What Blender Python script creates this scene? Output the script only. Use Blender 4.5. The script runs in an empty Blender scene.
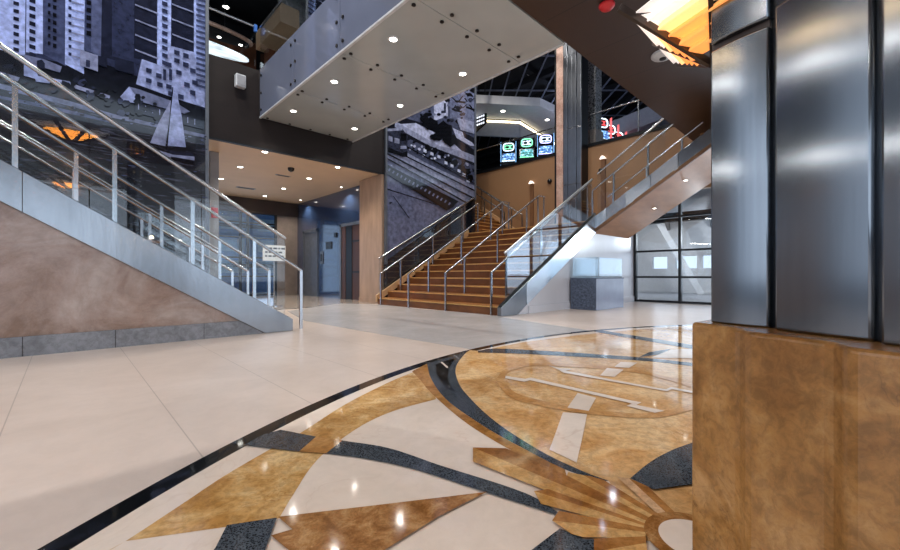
import bpy, bmesh, math, random
from mathutils import Vector, Matrix
PI = math.pi
random.seed(7)
SC = bpy.context.scene
COL = SC.collection

# ------------------------------------------------------------------ camera
cam = bpy.data.cameras.new('camera')
cam.lens = 16.0; cam.sensor_width = 36.0; cam.sensor_fit = 'HORIZONTAL'
cam.clip_start = 0.02; cam.clip_end = 300
camo = bpy.data.objects.new('camera', cam); COL.objects.link(camo)
camo.location = (0, 0, 0.8)
camo.rotation_euler = (PI/2, 0, -math.radians(43.88))
SC.camera = camo

# ------------------------------------------------------------------ world, big lights, exposure
SC.view_settings.view_transform = 'Standard'
SC.view_settings.look = 'None'
SC.view_settings.gamma = 1.0
SC.view_settings.use_curve_mapping = False
SC.view_settings.exposure = .28
SC.cycles.max_bounces = 8
SC.cycles.diffuse_bounces = 4
SC.cycles.glossy_bounces = 4
SC.cycles.transparent_max_bounces = 24
SC.cycles.caustics_reflective = False
SC.cycles.caustics_refractive = False
SC.cycles.sample_clamp_indirect = 4.0
w = bpy.data.worlds.new('daylight'); SC.world = w; w.use_nodes = True
bg = w.node_tree.nodes['Background']
bg.inputs[0].default_value = (0.66, 0.80, 1.0, 1)
bg.inputs[1].default_value = 1.15

def area(name, loc, rot, sx, sy, power, color):
    l = bpy.data.lights.new(name, 'AREA'); l.shape = 'RECTANGLE'; l.size = sx; l.size_y = sy
    l.energy = power; l.color = color
    o = bpy.data.objects.new(name, l); COL.objects.link(o); o.location = loc; o.rotation_euler = rot
    return o
def spot(name, loc, power, color, size=2.4, blend=.6, radius=.05):
    l = bpy.data.lights.new(name, 'SPOT'); l.energy = power; l.color = color
    l.spot_size = size; l.spot_blend = blend; l.shadow_soft_size = radius
    o = bpy.data.objects.new(name, l); COL.objects.link(o); o.location = loc
    return o
def point(name, loc, power, color, radius=.1):
    l = bpy.data.lights.new(name, 'POINT'); l.energy = power; l.color = color; l.shadow_soft_size = radius
    o = bpy.data.objects.new(name, l); COL.objects.link(o); o.location = loc
    return o
# daylight through the glazed fronts behind and beside the viewer and through the glazing at the right
area('daylight_south', (1, -9.6, 3.2), (PI/2, 0, 0), 18, 5.5, 330, (.80, .89, 1))
area('daylight_west', (-8.6, -2, 3.4), (PI/2, 0, -PI/2), 14, 5.5, 240, (.80, .89, 1))
area('daylight_east', (12.9, 0.5, 1.7), (PI/2, 0, PI/2), 8, 2.8, 65, (.72, .85, 1))
# lamps in the high atrium ceiling and in the brown ceiling behind the viewer
for x, y in ((-1,4.6),(-1,7.6),(1.6,4.6),(1.6,7.6),(7,4.4),(7,7.4),(9.6,6.0),(11,8.5)):
    spot('atrium_lamp', (x, y, 10.2), 520, (1, .95, .88), 2.3, .7, .06)
for x, y in ((-4,1.2),(-1.5,1.2),(2.5,-1.5),(4.8,.6),(8,.6),(-4,-3),(0,-4),(4,-4.5),(8,-3)):
    spot('soffit_lamp', (x, y, 4.28), 135, (1, .95, .89), 2.7, .8, .03)
point('gallery_fill', (2.6, 12.0, 6.6), 26, (1, .92, .82), .15)  # added fill without a fixture, brightens the brown gallery wall
for x, y in ((-1,11),(1.5,13.2)):
    spot('lobby_lamp', (x, y, 3.6), 160, (1, .90, .76), 2.6, .8, .06)
area('lobby_daylight', (1, 15.7, 1.5), (-PI/2, 0, 0), 9.5, 2.8, 60, (.50,.70,1))
for x, y in ((14.5,7),(18,11)):
    point('casino_ceiling_fill', (x, y, 8.7), 30, (.6, .7, 1), .2)  # bluish fill points added to light the ceiling grid, no fixture
point('casino_floor_fill', (16, 8.6, 6.6), 45, (.72, .78, 1), .3)  # added fill without a fixture, lifts the white cove underside
for x, y in ((15,12),(18,8),(21,12)):
    spot('casino_lamp', (x, y, 9.3), 160, (.8, .85, 1), 2.4, .7, .1)
for x, y in ((16.5,6.8),(17,3.2),(17.5,0),(15,1.5)):
    point('terrace_lamp', (x, y, 2.2), 110, (.9, .95, 1), .1)

# ------------------------------------------------------------------ materials
def srgb(r, g, b):
    f = lambda c: (c/255/12.92) if c <= 10 else ((c/255+.055)/1.055)**2.4
    return (f(r), f(g), f(b), 1)
def base_mat(name):
    m = bpy.data.materials.new(name); m.use_nodes = True
    nt = m.node_tree; return m, nt, nt.nodes['Principled BSDF']
def N(nt, t, **kw):
    n = nt.nodes.new(t)
    for k, v in kw.items(): setattr(n, k, v)
    return n
def coords(nt, scale=(1,1,1), rot=(0,0,0)):
    tc = N(nt, 'ShaderNodeTexCoord'); mp = N(nt, 'ShaderNodeMapping')
    mp.inputs['Scale'].default_value = scale; mp.inputs['Rotation'].default_value = rot
    nt.links.new(tc.outputs['Object'], mp.inputs['Vector']); return mp.outputs[0]
def noise(nt, vec, scale, detail=5, rough=.6, dist=0):
    n = N(nt, 'ShaderNodeTexNoise'); n.inputs['Scale'].default_value = scale
    n.inputs['Detail'].default_value = detail; n.inputs['Roughness'].default_value = rough
    n.inputs['Distortion'].default_value = dist
    nt.links.new(vec, n.inputs['Vector']); return n.outputs['Fac']
def ramp(nt, fac, stops):
    r = N(nt, 'ShaderNodeValToRGB'); e = r.color_ramp.elements
    while len(e) < len(stops): e.new(.5)
    for i, (p, c) in enumerate(stops): e[i].position = p; e[i].color = c
    nt.links.new(fac, r.inputs[0]); return r.outputs[0]
def mixc(nt, fac, a, b, mode='MIX'):
    n = N(nt, 'ShaderNodeMix', data_type='RGBA', blend_type=mode)
    if isinstance(fac, float): n.inputs[0].default_value = fac
    else: nt.links.new(fac, n.inputs[0])
    for s, v in ((6, a), (7, b)):
        if isinstance(v, tuple): n.inputs[s].default_value = v
        else: nt.links.new(v, n.inputs[s])
    return n.outputs[2]
def plain(name, col, rough=.5, metal=0., var=.06, scale=6, stretch=(1,1,1), spec=.5, bump=0, coat=0, aniso=0, ROT=0):
    m, nt, b = base_mat(name)
    v = coords(nt, stretch)
    f = noise(nt, v, scale)
    lo = tuple(c*(1-var*2) for c in col[:3])+(1,); hi = tuple(min(1, c*(1+var*2)) for c in col[:3])+(1,)
    nt.links.new(ramp(nt, f, [(.36, lo), (.64, hi)]), b.inputs['Base Color'])
    b.inputs['Roughness'].default_value = rough; b.inputs['Metallic'].default_value = metal
    b.inputs['Specular IOR Level'].default_value = spec
    b.inputs['Coat Weight'].default_value = coat; b.inputs['Coat Roughness'].default_value = .04
    if aniso:
        b.inputs['Anisotropic'].default_value = aniso
        b.inputs['Anisotropic Rotation'].default_value = ROT
        t = N(nt, 'ShaderNodeTangent', direction_type='RADIAL', axis='Z'); nt.links.new(t.outputs[0], b.inputs['Tangent'])
    if bump:
        bp = N(nt, 'ShaderNodeBump'); bp.inputs['Strength'].default_value = bump; bp.inputs['Distance'].default_value = .01
        nt.links.new(f, bp.inputs['Height']); nt.links.new(bp.outputs[0], b.inputs['Normal'])
    return m
def marble(name, col, dark, light, scale=3., rough=.12, vein=None, coat=0, joints=None, spec=.5, mottle=.75):
    m, nt, b = base_mat(name)
    v = coords(nt)
    f1 = noise(nt, v, scale, 8, .65, .6); f2 = noise(nt, v, scale*8, 6, .75, .5)
    c = ramp(nt, f1, [(.37, dark), (.5, col), (.63, light)])
    c2 = ramp(nt, f2, [(.40, (.66,.66,.66,1)), (.55, (1,1,1,1)), (.66, (1.12,1.12,1.12,1))])
    c = mixc(nt, mottle, c, c2, 'MULTIPLY')
    if vein:
        f3 = noise(nt, v, scale*.8, 4, .55, 2.2)
        k = ramp(nt, f3, [(.492, (0,0,0,1)), (.5, (.7,.7,.7,1)), (.508, (0,0,0,1))])
        f4 = noise(nt, v, scale*.5, 3, .5)
        k = mixc(nt, 1., k, ramp(nt, f4, [(.45, (0,0,0,1)), (.62, (1,1,1,1))]), 'MULTIPLY')
        c = mixc(nt, k, c, vein)
    if joints:
        br = N(nt, 'ShaderNodeTexBrick'); br.offset = 0; br.squash = 1
        br.inputs['Scale'].default_value = 1; br.inputs['Mortar Size'].default_value = .003
        br.inputs['Mortar Smooth'].default_value = .1
        br.inputs['Brick Width'].default_value = joints[0]; br.inputs['Row Height'].default_value = joints[1]
        mp = N(nt, 'ShaderNodeMapping'); mp.inputs['Location'].default_value = (joints[2], 0, 0)
        nt.links.new(v, mp.inputs['Vector']); nt.links.new(mp.outputs[0], br.inputs['Vector'])
        c = mixc(nt, br.outputs['Fac'], c, tuple(x*.62 for x in col[:3])+(1,))
    nt.links.new(c, b.inputs['Base Color'])
    b.inputs['Roughness'].default_value = rough; b.inputs['Coat Weight'].default_value = coat
    b.inputs['Coat Roughness'].default_value = .03; b.inputs['Specular IOR Level'].default_value = spec
    return m
def granite(name, a, c, scale=60, rough=.1):
    m, nt, b = base_mat(name); v = coords(nt)
    vo = N(nt, 'ShaderNodeTexVoronoi'); vo.inputs['Scale'].default_value = scale; nt.links.new(v, vo.inputs['Vector'])
    f = noise(nt, v, scale*.6, 4, .7)
    k = mixc(nt, .5, vo.outputs['Distance'], f)
    nt.links.new(ramp(nt, k, [(.35, a), (.62, c), (.75, a)]), b.inputs['Base Color'])
    b.inputs['Roughness'].default_value = rough
    return m
def glass(name, tint=(.93,.96,.98,1), refl=.06, edge=.5, rough=.0):
    m, nt, b = base_mat(name); nt.nodes.remove(b)
    out = nt.nodes['Material Output']
    tr = N(nt, 'ShaderNodeBsdfTransparent'); tr.inputs[0].default_value = tint
    gl = N(nt, 'ShaderNodeBsdfGlossy'); gl.inputs['Roughness'].default_value = rough; gl.inputs[0].default_value = (.95,.97,1,1)
    fr = N(nt, 'ShaderNodeLayerWeight'); fr.inputs[0].default_value = .25
    mr = N(nt, 'ShaderNodeMapRange'); mr.inputs[3].default_value = refl; mr.inputs[4].default_value = edge
    nt.links.new(fr.outputs['Fresnel'], mr.inputs[0])
    mx = N(nt, 'ShaderNodeMixShader')
    nt.links.new(mr.outputs[0], mx.inputs[0]); nt.links.new(tr.outputs[0], mx.inputs[1]); nt.links.new(gl.outputs[0], mx.inputs[2])
    nt.links.new(mx.outputs[0], out.inputs[0])
    return m
def frosted(name, col, alpha=.85, rough=.12):
    m, nt, b = base_mat(name)
    b.inputs['Base Color'].default_value = col; b.inputs['Alpha'].default_value = alpha
    b.inputs['Roughness'].default_value = rough; b.inputs['Coat Weight'].default_value = .5; b.inputs['Coat Roughness'].default_value = .03
    f = noise(nt, coords(nt), 1.2, 2)
    nt.links.new(ramp(nt, f, [(.3, tuple(c*.9 for c in col[:3])+(1,)), (.7, col)]), b.inputs['Base Color'])
    return m
def emit(name, col, s):
    m, nt, b = base_mat(name)
    b.inputs['Base Color'].default_value = col; b.inputs['Emission Color'].default_value = col
    b.inputs['Emission Strength'].default_value = s
    return m

INLAY=[('greyband',[(3.55,8.918),(3.011,6.819),(3.056,4.586),(3.146,2.95),(5.441,2.752),(5.839,4.339),(6.194,5.545),(6.015,7.274),(6.207,9.029),(5.557,10.234)]),
('RING',[]),
('gold',[(3.09,2.908),(3.065,2.896),(3.044,2.886),(3.022,2.877),(2.997,2.864),(2.963,2.845),(2.917,2.815),(2.855,2.772),(2.778,2.72),(2.694,2.661),(2.607,2.597),(2.523,2.533),(2.448,2.471),(2.382,2.409),(2.318,2.346),(2.258,2.281),(2.202,2.216),(2.148,2.153),(2.099,2.092),(2.055,2.034),(2.015,1.979),(1.979,1.925),(1.946,1.871),(1.913,1.816),(1.879,1.759),(1.844,1.7),(1.809,1.638),(1.775,1.576),(1.743,1.514),(1.712,1.452),(1.684,1.391),(1.658,1.33),(1.633,1.268),(1.611,1.206),(1.591,1.147),(1.573,1.091),(1.557,1.039),(1.545,0.993),(1.536,0.95),(1.529,0.911),(1.524,0.874),(1.521,0.841),(1.517,0.811),(1.515,0.784),(1.514,0.763),(1.515,0.744),(1.516,0.726),(1.517,0.709),(1.518,0.69),(1.25,0.473),(1.405,0.206),(8.011,1.176),(6.972,1.916),(6.059,2.32),(4.946,2.643),(3.956,2.822),(3.146,2.816)]),
('goldy',[(0.071,1.512),(0.08,1.515),(0.087,1.518),(0.094,1.52),(0.103,1.524),(0.114,1.53),(0.13,1.539),(0.15,1.552),(0.174,1.568),(0.201,1.587),(0.229,1.607),(0.258,1.627),(0.286,1.647),(0.313,1.666),(0.341,1.686),(0.368,1.706),(0.397,1.727),(0.426,1.748),(0.458,1.768),(0.492,1.789),(0.528,1.81),(0.566,1.832),(0.604,1.853),(0.641,1.873),(0.675,1.892),(0.706,1.907),(0.731,1.918),(0.756,1.929),(0.784,1.942),(0.817,1.959),(0.86,1.983),(0.913,2.016),(0.975,2.056),(1.042,2.101),(1.113,2.147),(1.187,2.193),(1.262,2.236),(1.34,2.277),(1.424,2.319),(1.511,2.36),(1.596,2.399),(1.677,2.435),(1.749,2.467),(1.814,2.493),(1.873,2.515),(1.927,2.534),(1.978,2.551),(2.026,2.567),(2.073,2.584),(2.116,2.6),(2.155,2.615),(2.191,2.628),(2.226,2.642),(2.261,2.655),(2.298,2.669),(1.717,1.915),(1.666,1.917),(1.615,1.92),(1.564,1.923),(1.514,1.925),(1.465,1.926),(1.419,1.924),(1.376,1.919),(1.336,1.913),(1.297,1.906),(1.259,1.896),(1.222,1.885),(1.183,1.872),(1.143,1.857),(1.103,1.839),(1.063,1.82),(1.024,1.799),(0.985,1.778),(0.949,1.757),(0.914,1.736),(0.881,1.715),(0.849,1.692),(0.818,1.669),(0.788,1.645),(0.759,1.619),(0.729,1.591),(0.699,1.56),(0.67,1.528),(0.643,1.496),(0.617,1.466),(0.595,1.44),(0.575,1.418),(0.559,1.399),(0.545,1.382),(0.532,1.366),(0.519,1.351),(0.505,1.334),(0.367,1.405),(0.13,1.539)]),
('gold2',[(2.071,2.609),(2.051,2.567),(2.031,2.525),(2.01,2.483),(1.99,2.441),(1.969,2.398),(1.948,2.355),(1.925,2.313),(1.903,2.271),(1.88,2.228),(1.856,2.185),(1.832,2.139),(1.808,2.089),(1.782,2.034),(1.755,1.975),(1.727,1.913),(1.7,1.85),(1.674,1.79),(1.65,1.734),(1.629,1.682),(1.609,1.633),(1.591,1.586),(1.574,1.539),(1.558,1.493),(1.542,1.444),(1.527,1.392),(1.512,1.337),(1.498,1.282),(1.485,1.228),(1.474,1.178),(1.464,1.133),(1.457,1.095),(1.452,1.061),(1.448,1.031),(1.445,1.003),(1.443,0.977),(1.44,0.951),(1.438,0.927),(1.437,0.904),(1.435,0.883),(1.434,0.862),(1.433,0.842),(1.432,0.821),(1.477,0.856),(1.484,0.893),(1.489,0.928),(1.495,0.964),(1.501,1),(1.509,1.04),(1.517,1.082),(1.526,1.128),(1.536,1.175),(1.546,1.224),(1.558,1.276),(1.573,1.334),(1.591,1.396),(1.613,1.466),(1.638,1.543),(1.665,1.624),(1.695,1.708),(1.727,1.791),(1.763,1.871),(1.802,1.948),(1.845,2.026),(1.891,2.104),(1.938,2.18),(1.987,2.255),(2.035,2.328),(2.084,2.399),(2.135,2.468),(2.187,2.535),(2.239,2.601),(2.291,2.668),(2.343,2.735)]),
('black',[(2.343,2.735),(2.291,2.668),(2.239,2.601),(2.187,2.535),(2.135,2.468),(2.084,2.399),(2.035,2.328),(1.987,2.255),(1.938,2.18),(1.891,2.104),(1.845,2.026),(1.802,1.948),(1.763,1.871),(1.727,1.791),(1.695,1.708),(1.665,1.624),(1.638,1.543),(1.613,1.466),(1.591,1.396),(1.573,1.334),(1.558,1.276),(1.546,1.224),(1.536,1.175),(1.526,1.128),(1.517,1.082),(1.508,1.039),(1.499,0.997),(1.492,0.958),(1.485,0.922),(1.481,0.888),(1.477,0.856),(1.477,0.827),(1.479,0.802),(1.482,0.78),(1.486,0.758),(1.49,0.737),(1.493,0.714),(1.518,0.69),(1.517,0.709),(1.516,0.726),(1.515,0.744),(1.514,0.763),(1.515,0.784),(1.517,0.811),(1.521,0.841),(1.524,0.874),(1.529,0.911),(1.536,0.95),(1.545,0.993),(1.557,1.039),(1.573,1.091),(1.591,1.147),(1.611,1.206),(1.633,1.268),(1.658,1.33),(1.684,1.391),(1.712,1.452),(1.743,1.514),(1.775,1.576),(1.809,1.638),(1.844,1.7),(1.879,1.759),(1.913,1.816),(1.946,1.871),(1.979,1.925),(2.015,1.979),(2.055,2.034),(2.099,2.092),(2.148,2.153),(2.202,2.216),(2.258,2.281),(2.318,2.346),(2.382,2.409),(2.448,2.471),(2.523,2.533),(2.607,2.597),(2.694,2.661),(2.778,2.72),(2.855,2.772),(2.917,2.815),(2.963,2.845),(2.997,2.864),(3.022,2.877),(3.044,2.886),(3.065,2.896),(3.09,2.908)]),
('jet',[(2.38,2.661),(2.436,2.674),(2.491,2.687),(2.547,2.7),(2.603,2.713),(2.658,2.726),(2.714,2.739),(2.653,2.693),(2.591,2.647),(2.529,2.601),(2.468,2.554),(2.409,2.507),(2.353,2.46),(2.3,2.41),(2.247,2.358),(2.197,2.306),(2.15,2.255),(2.106,2.206),(2.067,2.161),(2.035,2.12),(2.008,2.084),(1.985,2.049),(1.964,2.016),(1.943,1.982),(1.92,1.948),(1.924,1.969),(1.926,1.987),(1.928,2.006),(1.932,2.027),(1.94,2.052),(1.955,2.084),(1.976,2.124),(2.004,2.171),(2.036,2.222),(2.071,2.276),(2.107,2.329),(2.143,2.379),(2.18,2.426),(2.218,2.474),(2.258,2.52),(2.299,2.567),(2.34,2.614),(2.38,2.661)]),
('cream2',[(2.467,2.69),(2.496,2.702),(2.388,2.503),(2.359,2.49)]),
('black',[(3.131,2.831),(3.177,2.821),(3.22,2.824),(3.263,2.828),(3.309,2.818),(3.363,2.781),(3.426,2.705),(3.506,2.573),(3.602,2.394),(3.705,2.188),(3.805,1.977),(3.895,1.781),(3.964,1.622),(4.01,1.502),(4.039,1.406),(4.057,1.325),(4.069,1.252),(4.082,1.18),(4.1,1.103),(4.123,1.02),(4.146,0.94),(4.169,0.86),(4.192,0.781),(4.216,0.702),(4.239,0.622),(4.067,0.597),(4.047,0.675),(4.028,0.754),(4.008,0.834),(3.988,0.912),(3.97,0.989),(3.951,1.063),(3.939,1.128),(3.933,1.184),(3.927,1.239),(3.916,1.299),(3.894,1.373),(3.855,1.467),(3.794,1.592),(3.714,1.743),(3.622,1.908),(3.528,2.073),(3.439,2.225),(3.363,2.35),(3.301,2.447),(3.247,2.523),(3.199,2.587),(3.153,2.644),(3.107,2.702),(3.058,2.765)]),
('black',[(5.556,2.613),(5.154,1.386),(4.855,0.712),(4.552,0.668),(4.875,1.311),(5.367,2.655)]),
('black',[(4.337,1.551),(4.719,1.461),(4.346,1.419),(4.01,1.526)]),
('cream2',[(4.657,1.442),(4.875,1.311),(5.257,0.944),(4.472,0.803),(4.31,1.159),(4.074,1.438)]),
('gold3',[(2.343,1.935),(2.322,1.913),(2.302,1.892),(2.281,1.87),(2.261,1.848),(2.24,1.823),(2.218,1.796),(2.194,1.765),(2.167,1.73),(2.14,1.693),(2.114,1.656),(2.093,1.619),(2.077,1.583),(2.068,1.548),(2.065,1.514),(2.065,1.48),(2.068,1.446),(2.072,1.412),(2.077,1.379),(2.082,1.345),(2.089,1.311),(2.097,1.277),(2.107,1.244),(2.117,1.212),(2.127,1.181),(2.138,1.151),(2.15,1.122),(2.163,1.093),(2.176,1.066),(2.19,1.039),(2.204,1.013),(2.219,0.988),(2.234,0.964),(2.25,0.94),(2.266,0.918),(2.284,0.896),(2.302,0.876),(2.32,0.857),(2.339,0.839),(2.358,0.823),(2.38,0.807),(2.403,0.792),(2.431,0.778),(2.459,0.767),(2.489,0.758),(2.521,0.749),(2.558,0.741),(2.601,0.729),(2.653,0.713),(2.716,0.693),(2.788,0.669),(2.868,0.642),(2.95,0.614),(3.033,0.586),(3.112,0.559),(3.297,0.592),(3.206,0.618),(3.113,0.643),(3.02,0.669),(2.929,0.694),(2.843,0.719),(2.765,0.744),(2.692,0.767),(2.623,0.79),(2.559,0.812),(2.502,0.834),(2.451,0.856),(2.409,0.878),(2.378,0.898),(2.358,0.918),(2.345,0.937),(2.335,0.957),(2.325,0.979),(2.312,1.003),(2.294,1.031),(2.274,1.06),(2.255,1.092),(2.236,1.124),(2.219,1.158),(2.206,1.192),(2.196,1.227),(2.19,1.263),(2.185,1.3),(2.182,1.338),(2.18,1.375),(2.178,1.412),(2.176,1.448),(2.174,1.485),(2.173,1.521),(2.174,1.557),(2.179,1.592),(2.188,1.626),(2.203,1.66),(2.223,1.693),(2.246,1.726),(2.271,1.757),(2.298,1.788),(2.326,1.818),(2.354,1.847),(2.384,1.876),(2.416,1.904),(2.449,1.931),(2.482,1.955),(2.516,1.976),(2.55,1.995),(2.585,2.012),(2.62,2.026),(2.656,2.039),(2.69,2.048),(2.723,2.055),(2.755,2.058),(2.786,2.058),(2.816,2.056),(2.845,2.052),(2.873,2.045),(2.9,2.037),(2.923,2.03),(2.942,2.025),(2.96,2.017),(2.979,2.004),(3.002,1.983),(3.029,1.95),(3.066,1.9),(3.109,1.835),(3.156,1.762),(3.201,1.685),(3.242,1.613),(3.275,1.549),(3.298,1.495),(3.317,1.445),(3.33,1.398),(3.34,1.353),(3.345,1.31),(3.347,1.266),(3.344,1.221),(3.336,1.176),(3.323,1.133),(3.308,1.091),(3.293,1.051),(3.279,1.015),(3.266,0.984),(3.252,0.956),(3.237,0.931),(3.222,0.907),(3.207,0.884),(3.193,0.859),(3.28,0.882),(3.296,0.908),(3.312,0.933),(3.328,0.957),(3.344,0.983),(3.36,1.012),(3.374,1.045),(3.39,1.082),(3.407,1.123),(3.423,1.167),(3.437,1.212),(3.447,1.259),(3.452,1.305),(3.451,1.351),(3.446,1.397),(3.438,1.443),(3.424,1.492),(3.406,1.544),(3.382,1.6),(3.349,1.665),(3.309,1.739),(3.262,1.816),(3.214,1.891),(3.168,1.958),(3.125,2.011),(3.088,2.05),(3.054,2.079),(3.021,2.099),(2.987,2.114),(2.952,2.124),(2.913,2.132),(2.87,2.136),(2.824,2.136),(2.775,2.132),(2.726,2.123),(2.677,2.112),(2.629,2.097),(2.581,2.077),(2.534,2.052),(2.486,2.024),(2.438,1.994),(2.39,1.964),(2.343,1.935)]),
('cream2',[(2.079,1.217),(2.038,1.199),(1.996,1.18),(1.954,1.161),(1.912,1.142),(1.87,1.124),(1.829,1.105),(1.788,1.087),(1.748,1.069),(1.708,1.052),(1.669,1.034),(1.629,1.017),(1.589,0.999),(1.562,0.85),(1.611,0.871),(1.659,0.892),(1.708,0.912),(1.757,0.933),(1.805,0.954),(1.854,0.975),(1.903,0.996),(1.952,1.018),(2.001,1.039),(2.05,1.061),(2.099,1.083),(2.149,1.105)]),
('cream2',[(2.489,1.346),(2.476,1.211),(2.206,1.124),(2.171,1.241)]),
('cream2',[(3.337,1.534),(3.378,1.41),(3.086,1.359),(3.052,1.46)]),
('cream2',[(3.655,1.553),(3.742,1.435),(3.472,1.404),(3.431,1.511)]),
('cream2',[(2.498,1.966),(2.536,1.807),(2.598,1.798),(2.58,1.027),(2.589,0.971),(2.515,0.972),(2.525,0.816),(2.449,0.844),(2.453,1.006),(2.524,1.002),(2.528,1.757),(2.46,1.764),(2.437,1.922)]),
('cream2',[(3.057,1.932),(3.045,1.805),(3.08,1.722),(2.989,1.726),(3.003,0.963),(3.093,0.959),(3.094,0.834),(3.115,0.513),(3.055,0.503),(3.037,0.818),(3.04,0.935),(2.959,0.941),(2.916,1.706),(2.968,1.77)]),
('gold2',[(0.755,1.772),(0.888,1.873),(0.96,1.74),(0.835,1.663)]),
('black',[(0.601,2.011),(0.702,2.074),(0.795,2.081),(0.887,1.871),(0.757,1.766)]),
('black',[(0.838,1.665),(0.857,1.677),(0.877,1.69),(0.897,1.702),(0.917,1.714),(0.936,1.727),(0.956,1.739),(0.976,1.702),(0.996,1.666),(1.016,1.63),(1.035,1.593),(1.053,1.555),(1.068,1.514),(1.081,1.47),(1.091,1.423),(1.1,1.375),(1.108,1.326),(1.116,1.277),(1.125,1.23),(1.136,1.183),(1.147,1.135),(1.159,1.087),(1.17,1.041),(1.18,0.999),(1.188,0.962),(1.194,0.931),(1.199,0.904),(1.202,0.882),(1.205,0.861),(1.206,0.842),(1.206,0.822),(1.205,0.802),(1.203,0.783),(1.199,0.766),(1.194,0.748),(1.19,0.731),(1.186,0.713),(1.172,0.712),(1.166,0.732),(1.161,0.751),(1.156,0.771),(1.151,0.791),(1.145,0.812),(1.14,0.834),(1.134,0.856),(1.129,0.877),(1.123,0.899),(1.117,0.924),(1.11,0.952),(1.102,0.986),(1.092,1.028),(1.08,1.077),(1.068,1.13),(1.055,1.184),(1.041,1.236),(1.028,1.281),(1.014,1.321),(1,1.358),(0.986,1.392),(0.971,1.425),(0.956,1.457),(0.941,1.489),(0.924,1.52),(0.908,1.55),(0.89,1.579),(0.873,1.607),(0.855,1.636),(0.838,1.665)]),
('brown',[(1.11,0.96),(0.502,1.336),(0.51,1.24),(0.451,1.255),(0.471,1.094),(0.612,0.958),(0.679,0.962),(0.889,0.972)]),
('black',[(0.369,1.403),(0.498,1.333),(0.421,1.21),(0.37,1.124),(0.253,1.237),(0.315,1.311)]),
('black',[(1.114,0.663),(1.12,0.586),(1.142,0.565),(1.022,0.497),(0.845,0.667),(0.985,0.667)]),
('black',[(1.584,0.636),(1.608,0.636),(1.633,0.636),(1.657,0.636),(1.682,0.636),(1.707,0.636),(1.732,0.635),(1.757,0.634),(1.781,0.633),(1.806,0.631),(1.832,0.629),(1.86,0.626),(1.89,0.622),(1.921,0.617),(1.95,0.612),(1.982,0.607),(2.019,0.599),(2.064,0.587),(2.122,0.571),(2.195,0.548),(2.281,0.521),(2.377,0.489),(2.476,0.456),(2.575,0.423),(2.67,0.392),(1.889,0.277),(1.706,0.459),(1.568,0.543)]),
('ray_d',[(1.582,0.641),(1.572,0.567),(1.461,0.437),(1.434,0.456)]),
('ray_p',[(1.559,0.677),(1.582,0.641),(1.436,0.454),(1.405,0.468)]),
('ray_d',[(1.474,0.775),(1.487,0.752),(1.497,0.7),(1.413,0.468),(1.382,0.476)]),
('ray_l',[(1.425,0.817),(1.453,0.828),(1.474,0.775),(1.39,0.475),(1.354,0.481)]),
('ray_d',[(1.346,1.248),(1.449,1.138),(1.425,0.817),(1.37,0.48),(1.341,0.479)]),
('ray_l',[(1.346,1.248),(1.346,0.481),(1.315,0.476),(1.267,0.837),(1.244,1.153)]),
('ray_d',[(1.234,0.841),(1.283,0.813),(1.33,0.476),(1.305,0.473)]),
('ray_l',[(1.234,0.841),(1.315,0.476),(1.288,0.469),(1.182,0.777)]),
('ray_d',[(1.127,0.699),(1.191,0.712),(1.305,0.473),(1.271,0.466)]),
('ray_l',[(1.127,0.699),(1.283,0.467),(1.252,0.459),(1.124,0.588),(1.111,0.62)]),
('ray_d',[(1.14,0.564),(1.263,0.46),(1.222,0.445),(1.085,0.537)]),
('ray_l',[(1.085,0.537),(1.231,0.448),(1.179,0.424),(1.028,0.492)]),
('DISC',[])]
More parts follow.
